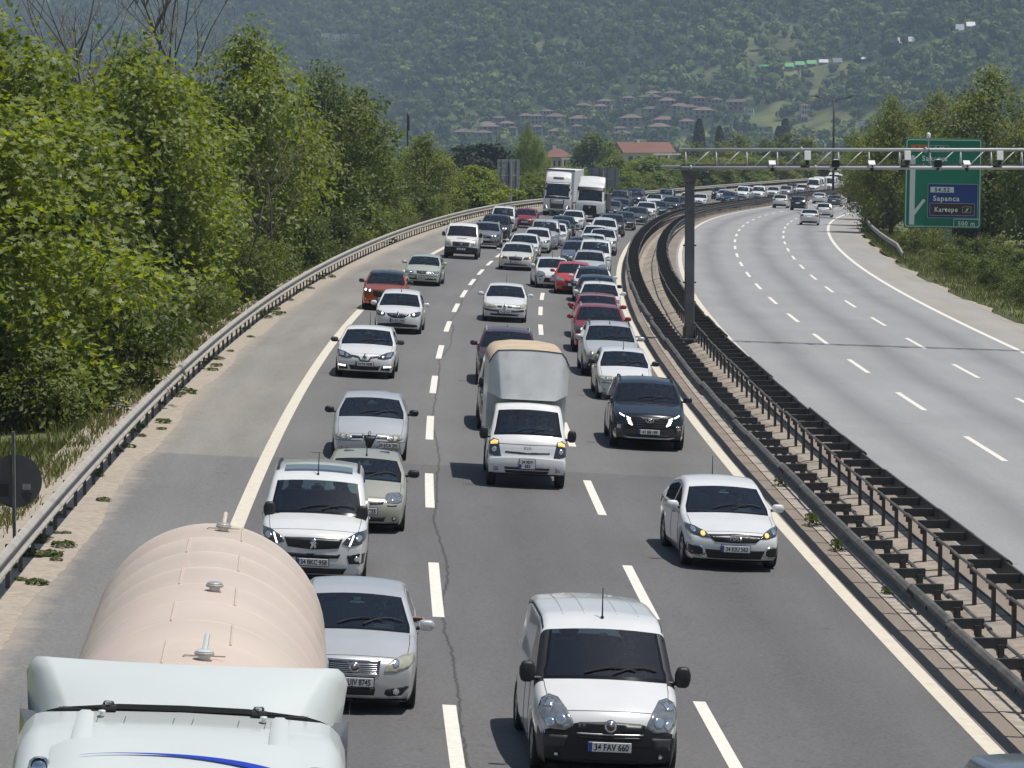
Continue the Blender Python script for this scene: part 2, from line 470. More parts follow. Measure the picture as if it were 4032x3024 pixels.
build_terrain(M_GROUND)
L0, L1 = -12, 690
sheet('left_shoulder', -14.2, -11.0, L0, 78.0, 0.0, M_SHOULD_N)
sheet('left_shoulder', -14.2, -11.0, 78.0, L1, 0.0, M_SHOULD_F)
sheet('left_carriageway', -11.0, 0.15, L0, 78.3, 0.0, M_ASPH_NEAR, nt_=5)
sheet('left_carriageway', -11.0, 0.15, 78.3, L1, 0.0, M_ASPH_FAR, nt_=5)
sheet('median_margin', 0.15, 0.62, L0, L1, 0.0, M_DUST, nt_=3)
sheet('right_carriageway', 3.3, 14.65, L0, L1, 0.0, M_ASPH_R, nt_=5)
sheet('median_margin', 2.62, 3.3, L0, L1, 0.0, M_DUST, nt_=3)
sheet('right_shoulder', 14.65, 17.2, L0, L1, 0.0, M_SHOULD_R, edge=(1, .12), step=1.0)
sheet('sand_verge', -15.6, -13.60, L0, 420, 0.006, M_SAND, step=.3, nt_=4, edge=(1, .09))
sheet('sand_verge', 17.14, 17.3, L0, 420, 0.006, M_SAND, step=1.0, nt_=3, edge=(1, .3))

# markings: each painted line or dash a sheet of its own, 4 mm above the asphalt
def marks():
    W_L, W_R = 3.647, 3.668
    sheet('edge_line', -11.10, -10.82, L0, L1, .004, M_CREAM)
    sheet('edge_line', -0.13, 0.12, L0, L1, .004, M_CREAM)
    sheet('edge_line', 3.44, 3.68, L0, L1, .004, M_CREAM)
    sheet('edge_line', 14.46, 14.68, L0, L1, .004, M_WHITE)
    l2 = [3.5, 18, 32.3, 46.6, 61.3, 76.4, 90.9, 104.9, 119, 133.3, 146.5, 158.5, 170.3, 182, 194, 206, 218, 230, 243, 256, 270, 284, 298]
    l3 = [4.6, 19, 33.4, 47.8, 62.2, 76.6, 91, 105.5, 120, 134.4, 147.6, 160, 172, 183.5, 194.5, 205.5, 216.5, 229, 242, 256, 270, 284, 298]
    for l in l2 + [298 + 14 * i for i in range(1, 22)]: sheet('lane_dash', -7.33, -7.14, l - 6.6, l, .004, M_WHITE, 2)
    for l in l3 + [298 + 14 * i for i in range(1, 22)]: sheet('lane_dash', -3.77, -3.59, l - 6.6, l, .004, M_WHITE, 2)
    for i in range(-6, 33): sheet('lane_dash', 7.16, 7.33, 91.9 + 14.8 * i - 6.6, 91.9 + 14.8 * i, .004, M_WHITE, 2)
    for i in range(-6, 33): sheet('lane_dash', 10.80, 10.96, 91.2 + 14.8 * i - 6.5, 91.2 + 14.8 * i, .004, M_WHITE, 2)
marks()

# median: slab strip, V ditch of concrete slabs between the two barriers
def median():
    L = 1.0
    slab = {}
    n_obj = 0
    for i, l in enumerate(np.arange(30.0, 330.0, L * 2)):
        b = MB(); h = .012
        a0, a1 = l + .015, l + 2 * L - .015
        P = [Vector(road(t, ll, z)) for ll in (a0, a1) for (t, z) in ((0.63, .02), (1.02, .02), (0.63, -.2), (1.02, -.2))]
        b.add(P, [(0, 1, 5, 4), (2, 0, 4, 6), (1, 3, 7, 5), (0, 2, 3, 1), (4, 5, 7, 6)])
        o = obj('edge_slab', b.mesh('edge_slab', M_CONC_E), MED); n_obj += 1
    for i, l in enumerate(np.arange(30.0, 330.0, 2.0)):
        b = MB(); a0, a1 = l + .012, l + 1.988
        dz = random.uniform(-.012, .012)
        P = [Vector(road(t, ll, z + dz)) for ll in (a0, a1) for (t, z) in ((1.32, -.36), (2.10, -.06), (2.60, -.012), (2.60, -.2), (1.32, -.5))]
        b.add(P, [(0, 1, 6, 5), (1, 2, 7, 6), (0, 4, 3, 2, 1), (5, 6, 7, 8, 9), (2, 3, 8, 7), (4, 0, 5, 9)])
        obj('ditch_slab', b.mesh('ditch_slab', M_CONC), MED)
MED = struct('median_ditch', None)
bm_ = MB()
rows = [[road(t, l, z) for (t, z) in ((0.62, -.05), (1.03, -.05), (1.06, -.30), (1.32, -.40), (2.1, -.12), (2.66, -.05))] for l in np.arange(-12, 690, 3.0)]
bm_.grid(rows)
me_ = bm_.mesh('ditch_bed', M_CONC)
obj('ditch_bed', me_, MED)
median()
# ------------------------------------------------------------------ guard rails
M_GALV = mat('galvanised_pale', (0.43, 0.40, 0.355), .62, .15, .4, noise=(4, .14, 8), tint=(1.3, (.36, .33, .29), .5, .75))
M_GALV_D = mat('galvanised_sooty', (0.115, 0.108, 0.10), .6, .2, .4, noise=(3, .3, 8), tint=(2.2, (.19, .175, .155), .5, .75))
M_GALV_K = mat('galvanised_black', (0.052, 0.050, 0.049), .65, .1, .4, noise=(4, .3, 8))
M_POST = mat('post_steel', (0.085, 0.085, 0.085), .6, .2, .4, noise=(5, .3, 6))
M_STEEL = mat('painted_steel', (0.45, 0.46, 0.46), .5, .1, .5, noise=(3, .08, 6))
M_POLE = mat('weathered_pole', (0.145, 0.148, 0.152), .7, .1, .35, noise=(1.2, .22, 8), tint=(2.5, (.09, .09, .095), .5, .7))
M_BLACK = mat('black_plastic', (0.016, 0.016, 0.017), .45, 0, .4)
M_WHITEP = mat('white_plastic', (0.78, 0.78, 0.77), .4)
M_BOLT = mat('bolt', (.6, .6, .6), .3, .8)

W_PROF = [(.0, .185), (.045, .178), (.098, .13), (.10, .10), (.022, .03), (.014, 0), (.022, -.03), (.10, -.10), (.098, -.13), (.045, -.178), (0, -.185)]
def beam_mesh(t, l0, l1, zc, side, m, bolts=True, lift=None):
    """one W-beam length; side=+1 bulges to the right"""
    b = MB(); n = 4; rows = []
    for i in range(n + 1):
        l = l0 + (l1 - l0) * i / n
        k = 0.004 if i == 0 else 0.0
        dz = lift(l) if lift else 0.0
        rows.append([road(t + side * (o + k), l, zc + z + dz) for (o, z) in W_PROF] + [road(t - side * .006, l, zc - .185 + dz), road(t - side * .006, l, zc + .185 + dz)])
    m_ = len(rows[0])
    P = [p for r in rows for p in r]; F = []
    for i in range(n):
        for j in range(m_):
            q = (i * m_ + j, i * m_ + (j + 1) % m_, (i + 1) * m_ + (j + 1) % m_, (i + 1) * m_ + j)
            F.append(q if side < 0 else q[::-1])
    F.append(tuple(range(m_)) if side > 0 else tuple(range(m_))[::-1])
    b.add(P, F)
    if bolts:
        for dl in (.12, (l1 - l0) / 2):
            for dz in (0,):
                c = Vector(road(t + side * .012, l0 + dl, zc + dz)); d = (Vector(road(t + side * .05, l0 + dl, zc)) - c)
                b.add([c + d * .55 + Vector((0, dx * .02, dzz * .02)) for dx, dzz in ((-1, -1), (1, -1), (1, 1), (-1, 1))], [(0, 1, 2, 3)])
    return b.mesh('beam', m)
def c_post_mesh(h, w, d, m):
    b = MB(); th = .006
    b.box((0, 0, h / 2 - .2), (th, d, h + .4)); b.box((w / 2, d / 2 - th / 2, h / 2 - .2), (w, th, h + .4)); b.box((w / 2, -d / 2 + th / 2, h / 2 - .2), (w, th, h + .4))
    return b.mesh('post', m)

def guard_rail(name, label, t, l0, l1, side, m, zc=.60, sp=1.91, term=False, t2=None):
    r = thing(name, label, 'guard rail', Matrix.Translation(road(t, (l0 + l1) / 2)), None)
    inv = r.matrix_world.inverted(); tt = (lambda l: t) if t2 is None else (lambda l: t + (t2 - t) * (l - l0) / (l1 - l0))
    lift = (lambda l: -max(0, 1 - (l - l0) / 7.0) * .42) if term else None
    pm = c_post_mesh(zc + .12, .055, .11, M_POST)
    n = int((l1 - l0) / (sp * 2))
    for i in range(n):
        a = l0 + i * sp * 2
        me = beam_mesh(tt(a), a, a + sp * 2 + .06, zc, side, m, lift=lift); me.transform(inv)
        obj('beam', me, r)
    np_ = 0
    for i in range(n * 2):
        l = l0 + .35 + i * sp
        if np_ >= 300: break
        M = road_frame(tt(l) - side * .09 + random.uniform(-.012, .012), l, yaw=random.uniform(-.04, .04) + (0 if side > 0 else math.pi), level=True)
        if term: M.translation.z += lift(l)
        obj('post', pm, r, mtx=inv @ M); np_ += 1
    return r

guard_rail('guard_rail', 'long pale steel guard rail curving along the sandy left edge of the road', -14.16, 40, 610, 1, M_GALV)
guard_rail('guard_rail', 'short grey guard rail with a turned-down end in front of the green sign', 18.35, 228, 420, -1, M_GALV, term=True, t2=17.6)

def median_barrier(label, tb, tp, tr, side):
    r = thing('median_barrier', label, 'barrier', Matrix.Translation(road(tp, 300)), 'double median barriers')
    inv = r.matrix_world.inverted(); sp = 1.91; l0, l1 = 36.0, 600.0
    for i in range(int((l1 - l0) / (2 * sp))):
        a = l0 + i * 2 * sp; j = 0.02 * math.sin(a * .31 + side) + 0.015 * math.sin(a * .9)
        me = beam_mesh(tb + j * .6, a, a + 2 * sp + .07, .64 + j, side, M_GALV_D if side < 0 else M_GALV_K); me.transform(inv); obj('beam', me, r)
        b = MB(); b.tube([road(tr, a + q * 2 * sp, .69 + j + .012 * math.sin(q * 9 + a)) for q in (0, .34, .67, 1.0)], .028, 6)
        b.cyl(road(tr, a, .69 + j), road(tr, a + .12, .69 + j), .04, 6)
        me = b.mesh('rail', M_GALV_D); me.transform(inv); obj('rail', me, r)
    pm = c_post_mesh(.74, .06, .13, M_GALV_K)
    b = MB(); w = abs(tr - tb) + .02; sx = -side
    b.box((sx * w / 2 - sx * .02, 0, .70), (w, .012, .15)); b.box((sx * w / 2 - sx * .02, .035, .776), (w, .075, .008)); b.box((sx * w / 2 - sx * .02, .035, .626), (w, .07, .008))
    b.box((sx * (w - .12), .01, .60), (.10, .12, .16))
    sm = b.mesh('spacer', M_GALV_K)
    for i in range(294):
        l = l0 + .5 + i * sp
        Mf = road_frame(tp, l, yaw=random.uniform(-.03, .03), level=True)
        Mf.translation.z -= .06
        obj('post', pm, r, mtx=inv @ Mf)
        Mf = road_frame(tb, l, level=True)
        obj('spacer', sm, r, mtx=inv @ Mf)
    return r
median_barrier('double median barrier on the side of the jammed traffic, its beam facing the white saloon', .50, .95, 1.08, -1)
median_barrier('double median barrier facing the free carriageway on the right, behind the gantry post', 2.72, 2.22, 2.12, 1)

# ------------------------------------------------------------------ toll gantry
def gantry():
    P0 = Vector(road(1.95, 129.4))
    g = thing('camera_gantry', 'grey lattice gantry on a single post, spanning the free right-hand carriageway', 'gantry', Matrix.Translation(P0))
    y0 = 0.0; x0 = 6.40 - P0.x; x1 = 25.2 - P0.x; zl = 6.41 - P0.z; zu = 7.09 - P0.z; yf, yb, yu = -.30, .34, 0.0
    def prt(name, b, m, smooth=True, par=g): return obj(name, b.mesh(name, m, smooth), par)
    for px in (0.0, 24.35 - P0.x):
        b = MB(); zb = -.5 if px == 0 else -1.3
        b.box((px, 0, (zl - .55 + zb) / 2), (.37, .42, zl - .55 - zb), taper=(.94, .94), bev=.03)
        p = prt('post', b, M_POLE, False)
        b = MB(); b.box((px, 0, zl - .34), (.38, .46, .44), taper=(1.72, 1.5)); prt('post_head', b, M_POLE, False, p)
        b = MB(); b.box((px, 0, zl - .10), (1.3, .9, .05)); prt('head_plate', b, M_POLE, False, p)
        b = MB(); b.box((px, 0, zb + .56), (.9, .8, .06)); 
        for sx in (-1, 1):
            b.box((px + sx * .22, 0, zb + .8), (.03, .7, .45))
        for zz in (2.2, 3.6): b.box((px, 0, zz), (.5, .12, .06))
        prt('base_plate', b, M_POLE, False, p)
    for nm, y, z, xs in (('lower_chord', yf, zl, x0), ('lower_chord', yb, zl + .02, x0 - .75), ('upper_chord', yu, zu, x0)):
        b = MB(); b.cyl((xs, y, z), (x1, y, z), .064, 12)
        for k in range(4):
            xx = x0 + .35 + k * 4.7 + (0 if nm == 'lower_chord' else 4.2); b.cyl((xx - .03, y, z), (xx + .03, y, z), .115, 12)
        prt(nm, b, M_STEEL)
    n = 16; sp = 1.155
    for i in range(n):
        xx = x0 + .17 + i * sp
        b = MB(); b.cyl((xx, yf, zl), (xx, yu, zu), .024, 6); prt('strut', b, M_STEEL)
        b = MB(); b.cyl((xx, yb, zl), (xx, yu, zu), .026, 6); prt('strut', b, M_STEEL)
        b = MB(); b.cyl((xx + .20, yf, zl), (xx + .95, yu, zu), .024, 6); prt('diagonal', b, M_STEEL)
        b = MB(); b.cyl((xx, yf, zl), (xx, yb, zl + .02), .022, 6); prt('cross_bar', b, M_STEEL)
    b = MB(); b.box(((x0 + x1) / 2, yb - .1, zl + .10), (x1 - x0, .10, .06)); prt('cable_tray', b, M_POLE, False)
    # what the gantry carries
    def at(px): return (px - 1106) / 57.0 - P0.x
    def dev(kind, px, label):
        M = Matrix.Translation(P0 + Vector((at(px), yf - .02, zl)))
        t = thing({'hood': 'toll_camera', 'panel': 'toll_antenna', 'black': 'flash_lamp'}[kind], label, {'hood': 'camera', 'panel': 'antenna', 'black': 'lamp'}[kind], M, 'devices on the gantry')
        if kind == 'hood':
            b = MB(); b.box((0, -.05, .20), (.25, .42, .025), bev=.01, M=Matrix.Rotation(rad(20), 3, 'X')); b.box((-.115, -.05, .165), (.02, .42, .09), M=Matrix.Rotation(rad(20), 3, 'X')); b.box((.115, -.05, .165), (.02, .42, .09), M=Matrix.Rotation(rad(20), 3, 'X'))
            obj('sun_hood', b.mesh('sun_hood', M_WHITEP), t)
            b = MB(); b.box((0, -.04, .115), (.17, .34, .10), bev=.01, M=Matrix.Rotation(rad(20), 3, 'X')); h = obj('housing', b.mesh('housing', M_WHITEP), t)
            b = MB(); b.lathe([(.0, -.235), (.035, -.24), (.035, -.2)], 10, 'y', (0, 0, .06)); obj('lens', b.mesh('lens', M_BLACK), h)
            b = MB(); b.box((0, 0, -.03), (.12, .18, .16), bev=.02); b.cyl((0, -.12, -.08), (0, .1, -.08), .06, 10); obj('bracket', b.mesh('bracket', M_BLACK), t)
        elif kind == 'panel':
            b = MB(); b.box((0, -.12, .47), (.245, .05, .36), bev=.015, M=Matrix.Rotation(rad(-14), 3, 'X')); obj('antenna_panel', b.mesh('antenna_panel', M_WHITEP), t)
            b = MB(); b.box((0, -.02, .18), (.13, .10, .30), taper=(1.0, .6)); b.box((-.08, 0, .05), (.34, .16, .07), bev=.02); b.box((.05, .02, .55), (.03, .03, .2)); obj('bracket', b.mesh('bracket', M_BLACK), t)
        else:
            b = MB(); b.box((0, -.06, .17), (.28, .2, .27), bev=.02); h = obj('housing', b.mesh('housing', M_BLACK), t)
            b = MB(); b.box((0, -.08, .315), (.16, .2, .03), bev=.01); obj('top_cover', b.mesh('top_cover', M_WHITEP), h)
            b = MB(); b.tube([(.14, 0, .2), (.24, .02, .12), (.22, .02, .02), (.34, .02, -.0)], .016); obj('cable', b.mesh('cable', M_BLACK), t)
            b = MB(); b.box((0, 0, -.04), (.1, .16, .1)); obj('bracket', b.mesh('bracket', M_BLACK), t)
    dev('hood', 1665.7, 'white hooded camera, leftmost device on the gantry')
    dev('panel', 1741, 'white flat antenna panel just left of the tall lamp post')
    dev('black', 1802, 'black flash box with a white lid just right of the tall lamp post')
    dev('hood', 1879.7, 'white hooded camera between the black flash box and the green sign')
    dev('panel', 1956, 'white flat antenna panel over the arrow of the green sign')
    dev('black', 2022, 'black flash box with a white lid in front of the green sign')
    dev('hood', 2084, 'white hooded camera in front of the right half of the green sign')
    dev('panel', 2154.7, 'white flat antenna panel right of the green sign')
    M = Matrix.Translation(P0 + Vector((at(2003.7), yu, zu + .05)))
    t = thing('dome_camera', 'small white dome camera on a short mast above the gantry', 'camera', M, 'devices on the gantry')
    b = MB(); b.cyl((0, 0, 0), (0, 0, .42), .025, 8); obj('mast', b.mesh('mast', M_STEEL), t)
    b = MB(); b.lathe([(0, .60), (.05, .59), (.075, .54), (.08, .44), (.075, .40), (0, .40)], 12, 'z'); obj('dome', b.mesh('dome', M_WHITEP, True), t)
    b = MB(); b.tube([(0, -.08, 0), (.02, -.1, -.1), (.15, -.12, -.3), (.27, -.15, -.4), (.33, -.2, -.55)], .012); obj('cable', b.mesh('cable', M_BLACK), t)
gantry()

# ------------------------------------------------------------------ signs
M_SGREEN = mat('sign_green', (0.003, 0.210, 0.118), .45, 0, .4, noise=(2, .05))
M_SWHITE = mat('sign_white', (0.74, 0.76, 0.76), .5)
M_SBLUE = mat('sign_blue', (0.006, 0.040, 0.24), .45)
M_SBROWN = mat('sign_brown', (0.052, 0.016, 0.015), .45)
M_SORANGE = mat('sign_orange', (0.62, 0.17, 0.03), .5)
M_SBLACK = mat('sign_black', (0.012, 0.012, 0.015), .5)
M_SBACK = mat('sign_back', (0.30, 0.31, 0.325), .55, .3, .4, noise=(2.5, .12, 7))
M_SBACK_D = mat('sign_back_dark', (0.085, 0.088, 0.092), .6, .2, .4, noise=(3, .15, 7))
M_RED = mat('sign_red', (0.40, 0.02, 0.02), .5)

def big_sign():
    W, H = 5.44, 6.36; cx, cy, zt = 30.6, 243.0, 6.62
    ground_z = float(terrain_h(cx, cy))
    M = Matrix.Translation((cx, cy, zt - H)) @ Matrix.Rotation(rad(-3), 4, 'Z') @ Matrix.Rotation(rad(.7), 4, 'Y')
    s = thing('direction_sign', 'large green motorway direction sign reading Sakarya and Ankara, exit Sapanca 500 m', 'road sign', M)
    nl = [0]
    def U(u, v): return ((u - .5) * W, (1 - v) * H)
    def plate(name, u0, v0, u1, v1, m, par, dep):
        x0, z1 = U(u0, v0); x1, z0 = U(u1, v1); b = MB(); b.box(((x0 + x1) / 2, -dep, (z0 + z1) / 2), (x1 - x0, .012, z1 - z0)); return obj(name, b.mesh(name, m), par)
    def frame(name, u0, v0, u1, v1, w, m, par, dep, r=.0):
        x0, z1 = U(u0, v0); x1, z0 = U(u1, v1); out = []; inn = []
        rr = max(r, .02)
        for (px, pz, a0) in ((x1 - rr, z1 - rr, 0), (x0 + rr, z1 - rr, 90), (x0 + rr, z0 + rr, 180), (x1 - rr, z0 + rr, 270)):
            for k in range(5):
                a = rad(a0 + 22.5 * k); out.append((px + rr * math.cos(a), pz + rr * math.sin(a))); q = max(rr - w, .004); inn.append((px + q * math.cos(a), pz + q * math.sin(a)))
        b = MB(); n = len(out); P = []
        for y in (-dep - .006, -dep + .006):
            P += [(x, y, z) for x, z in out] + [(x, y, z) for x, z in inn]
        F = []
        for i in range(n):
            j = (i + 1) % n
            F += [(i, i + n, j + n, j), (2 * n + i, 2 * n + j, 3 * n + j, 3 * n + i), (i, j, 2 * n + j, 2 * n + i), (n + i, 3 * n + i, 3 * n + j, n + j)]
        b.add(P, F); return obj(name, b.mesh(name, m), par)
    def txt(body, u, v, h, m, par, dep, sq=1.0, bold=.012, space=1.15):
        x, z = U(u, v); o = obj('lettering', text_mesh('lettering', body, h, m, bold, squeeze=sq, space=space), par); o.location = (x, -dep, z); return o
    def prismo(name, pts, m, par, dep):
        b = MB(); b.prism([U(u, v) for u, v in pts], .012, Matrix.Translation((0, -dep - .006, 0))); return obj(name, b.mesh(name, m), par)
    b = MB(); b.box((0, .02, H / 2), (W, .05, H), bev=.012); pan = obj('panel', b.mesh('panel', M_SGREEN), s)
    frame('border', .015, .013, .985, .987, .055, M_SWHITE, pan, .014, .18)
    plate('route_badge', .077, .072, .282, .150, M_SORANGE, pan, .016); txt('0 4', .18, .112, .25, M_SBLACK, pan, .026)
    frame('route_badge', .325, .078, .565, .150, .04, M_SWHITE, pan, .016); txt('E 80', .445, .114, .25, M_SWHITE, pan, .018)
    prismo('arrow', [(.068, .965), (.068, .215), (.10, .185), (.136, .215), (.136, .80), (.240, .682), (.262, .680), (.276, .694), (.136, .862), (.136, .965)], M_SWHITE, pan, .016)
    txt('Sakarya', .385, .222, .36, M_SWHITE, pan, .016); txt('Ankara', .365, .305, .36, M_SWHITE, pan, .016)
    bl = plate('exit_panel', .305, .505, .955, .885, M_SBLUE, s, .022)
    frame('border', .305, .505, .955, .885, .045, M_SWHITE, bl, .034)
    plate('exit_number', .338, .54, .642, .602, M_SWHITE, bl, .036); txt('54.52', .49, .571, .26, M_SBLUE, bl, .046, 1.15)
    txt('Sapanca', .545, .667, .36, M_SWHITE, bl, .036)
    br = plate('tourist_panel', .335, .722, .915, .858, M_SBROWN, s, .036)
    frame('border', .335, .722, .915, .858, .04, M_SWHITE, br, .048)
    txt('Kartepe', .545, .79, .33, M_SWHITE, br, .048, .95)
    frame('pictogram', .757, .756, .872, .824, .02, M_SWHITE, br, .048)
    prismo('pictogram', [(.785, .812), (.80, .806), (.815, .795), (.805, .785), (.82, .778), (.838, .772), (.84, .778), (.826, .785), (.832, .797), (.812, .808), (.79, .818)], M_SWHITE, br, .048)
    plate('divider', .648, .895, .655, .985, M_SWHITE, pan, .016); plate('divider', .648, .893, .985, .900, M_SWHITE, pan, .016)
    txt('500 m', .815, .945, .30, M_SWHITE, pan, .016)
    gz = ground_z - (zt - H)
    for sx in (.28, .62):
        b = MB(); b.box((sx, .12, (gz + H * .9) / 2), (.16, .16, H * .9 - gz + .6)); obj('post', b.mesh('post', M_SBACK), s)
big_sign()

def sign_back(label, px, z0, z1, wid, t, l, yaw, nbar, post_dx=0, m=M_SBACK):
    M = road_frame(t, l, level=True, yaw=yaw); M.translation.z = float(terrain_h(M.translation.x, M.translation.y)); g = M.translation.z
    s = thing('sign_back', label, 'road sign', M, 'backs of road signs')
    b = MB(); b.box((0, .05, (z0 + z1) / 2 - g), (wid, .03, z1 - z0)); p = obj('panel', b.mesh('panel', m), s)
    for i in range(nbar):
        x = (i + .5 - nbar / 2) * wid / nbar; b = MB(); b.box((x, -.01, (z0 + z1) / 2 - g), (.06, .05, z1 - z0 - .1)); obj('stiffener', b.mesh('stiffener', M_SBACK_D), p)
    for k in range(5):
        zz = z0 + (z1 - z0) * (k + .5) / 5 - g; b = MB(); b.box((0, .025, zz), (wid - .04, .015, .03)); obj('stiffener', b.mesh('stiffener', m), p)
    b = MB(); b.box((0, -.08, z0 + (z1 - z0) * .45 - g), (wid * .72, .08, .09)); obj('cross_arm', b.mesh('cross_arm', M_STEEL), s)
    b = MB(); b.cyl((post_dx, -.17, -.5), (post_dx, -.17, z1 - g - .3), .14, 10); obj('post', b.mesh('post', m), s)
sign_back('tall grey back of a road sign among the trees left of the white lorries', 1100, 1.0, 3.85, 2.25, -17.2, 335, .35, 3, .15)
sign_back('wide grey back of a road sign behind the traffic, right of the white lorries', 1355, -.85, 1.65, 3.95, -17.0, 418, -.12, 4)

def round_sign():
    M = road_frame(-14.44, 58.6, level=True)
    s = thing('round_sign', 'dark back of a round road sign on a post at the left edge', 'road sign', M)
    zc = 1.42
    b = MB(); b.lathe([(0, .0), (.452, .0), (.46, -.012), (.46, -.02), (0, -.02)], 40, 'y', (0.02, 0, zc)); d = obj('disc', b.mesh('disc', M_SBACK_D), s)
    b = MB(); b.box((0, -.05, .9), (.055, .05, 2.75), bev=.006); obj('post', b.mesh('post', M_GALV_D), s)
    b = MB(); b.box((.028, -.077, .9), (.012, .006, 2.7)); obj('post_edge', b.mesh('post_edge', M_STEEL), s)
    b = MB(); b.box((.215, -.024, zc - .10), (.135, .004, .095)); k = obj('sticker', b.mesh('sticker', mat('sticker', (.33, .30, .31), .6)), d)
    for i in range(4):
        o = obj('lettering', text_mesh('lettering', ('KGM YAPIM', 'TARIH NO', 'SERI DEGER', 'BAKIM 2018')[i], .013, M_SBLACK), k); o.location = (.215, -.0275, zc - .066 - .021 * i)
    b = MB(); b.box((-.21, -.024, zc - .16), (.24, .004, .22)); obj('sticker', b.mesh('sticker', mat('dark_film', (.018, .018, .022), .4)), d)
    b = MB(); b.prism([(.12, zc - .21), (.22, zc - .17), (.32, zc - .21), (.30, zc - .26), (.25, zc - .36), (.21, zc - .38), (.16, zc - .30)], .004, Matrix.Translation((0, -.026, 0))); obj('sticker', b.mesh('sticker', mat('dark_film', (.022, .022, .026), .4)), d)
round_sign()

def triangle_sign():
    M = road_frame(1.9, 486, level=True)
    s = thing('warning_sign', 'red-bordered triangular warning sign in the median among the far cars', 'road sign', M)
    g0 = 1.05; a = 1.3
    tri = lambda k: [(-a / 2 * k, g0 + .36 * (1 - k)), (a / 2 * k, g0 + .36 * (1 - k)), (0, g0 + .36 * (1 - k) + 1.12 * k)]
    b = MB(); b.prism(tri(1.0), .02); p = obj('panel', b.mesh('panel', M_RED), s)
    b = MB(); b.prism(tri(.72), .012, Matrix.Translation((0, -.012, 0))); q = obj('face', b.mesh('face', M_SWHITE), p)
    for sx in (-1, 1):
        b = MB(); b.prism([(sx * .06, g0 + .22), (sx * .16, g0 + .22), (sx * .09, g0 + .45), (sx * .15, g0 + .60), (sx * .05, g0 + .62), (sx * .02, g0 + .45)][::1 if sx > 0 else -1], .01, Matrix.Translation((0, -.022, 0))); obj('pictogram', b.mesh('pictogram', M_SBLACK), p)
    b = MB(); b.box((0, .05, g0 / 2), (.07, .07, g0 + 1.2)); obj('post', b.mesh('post', M_SBACK), s)
triangle_sign()

M_LPOLE = mat('dark_pole', (0.02, 0.022, 0.026), .5, .1)
def lamp_post(label, t, l, h, arm):
    M = road_frame(t, l, level=True)
    s = thing('lamp_post', label, 'lamp post', M, 'double-armed lamp posts')
    b = MB(); b.cyl((0, 0, -1), (0, 0, h - .3), .21, 10, .13); obj('pole', b.mesh('pole', M_LPOLE, True), s)
    for sx in (-1, 1):
        b = MB(); b.tube([(0, 0, h - .9), (sx * .5, 0, h - .55), (sx * arm, 0, h - .05)], .07, 6); a = obj('arm', b.mesh('arm', M_LPOLE), s)
        b = MB(); b.box((sx * (arm + .45), 0, h + .06), (1.5, .34, .14), bev=.04, M=None); obj('lamp_head', b.mesh('lamp_head', M_LPOLE), a)
lamp_post('taller double-armed lamp post in the median, right of the gantry middle', 1.9, 519, 14.9, 2.6)
lamp_post('smaller double-armed lamp post farther off, beside the right-hand trees', 1.6, 603, 13.6, 2.5)
# ------------------------------------------------------------------ vehicle materials
P_ = {k: paint(k, *v) for k, v in dict(
    white=((0.70, 0.705, 0.70),), white2=((0.66, 0.67, 0.67),), cream=((0.64, 0.63, 0.585),), silver=((0.56, 0.57, 0.58), .35, .34), silver2=((0.45, 0.46, 0.48), .4, .34),
    champagne=((0.46, 0.445, 0.365), .35, .36), sage=((0.49, 0.53, 0.44), .3, .36), navy=((0.008, 0.011, 0.020), .2, .25), black=((0.006, 0.006, 0.008), 0, .22), grey=((0.09, 0.095, 0.105), .5, .32),
    graphite=((0.030, 0.033, 0.040), .4, .28), orange=((0.44, 0.085, 0.012), .45, .3), red=((0.27, 0.008, 0.010), .2, .28), red2=((0.34, 0.016, 0.016), .1, .3), brightred=((0.48, 0.028, 0.022), 0, .3), maroon=((0.085, 0.014, 0.028), .35, .3),
    bluegrey=((0.16, 0.19, 0.25), .5, .32), purple=((0.075, 0.072, 0.105), .4, .32), teal=((0.035, 0.060, 0.070), .4, .3), darkblue=((0.018, 0.026, 0.055), .4, .28), steel=((0.26, 0.27, 0.30), .4, .32), sand=((.56, .47, .35), 0, .6)).items()}
M_GLASS = glass_mat('windscreen_glass', .80)
M_GLASS_D = glass_mat('tinted_glass', .50)
M_FRIT = mat('glass_border', (0.006, 0.007, 0.008), .06, 0, .5)
M_TRIM = mat('black_trim', (0.018, 0.018, 0.019), .5, 0, .4, noise=(3, .2))
M_TRIMG = mat('grey_trim', (0.055, 0.056, 0.058), .6, 0, .4, noise=(3, .15))
M_GRILLE = mat('grille_black', (0.008, 0.008, 0.009), .4)
M_CHROME = mat('chrome', (0.72, 0.73, 0.74), .14, 1.0)
M_SILV = mat('satin_silver', (0.55, 0.56, 0.57), .35, .6)
M_TYRE = mat('tyre', (0.016, 0.016, 0.016), .8, noise=(9, .3))
M_RIM = mat('rim', (0.36, 0.37, 0.38), .35, .7, noise=(6, .15))
M_RIMD = mat('dark_rim', (0.05, 0.05, 0.052), .4, .5)
M_HL = mat('headlamp', (0.30, 0.31, 0.32), .10, .55, .6, noise=(14, .35), coat=1.0)
M_HLD = mat('headlamp_dark', (0.055, 0.058, 0.062), .10, .3, .6, noise=(16, .5), coat=1.0)
M_HLY = mat('headlamp_clouded', (0.40, 0.385, 0.30), .28, .1, .5, noise=(10, .2), coat=.6)
M_BOWL = mat('reflector', (0.75, 0.76, 0.78), .12, .9)
M_LAMP = mat('lit_lamp', (.9, .9, .9), .3, emit=((1.0, .93, .80), 1.2))
M_LAMPA = mat('lit_amber', (.9, .5, .1), .3, emit=((1.0, .58, .22), .7))
M_DRL = mat('lit_daylight_strip', (.9, .9, .9), .3, emit=((0.95, .97, 1.0), 2.2))
M_AMBER = mat('amber_lens', (0.55, 0.20, 0.03), .2, coat=1)
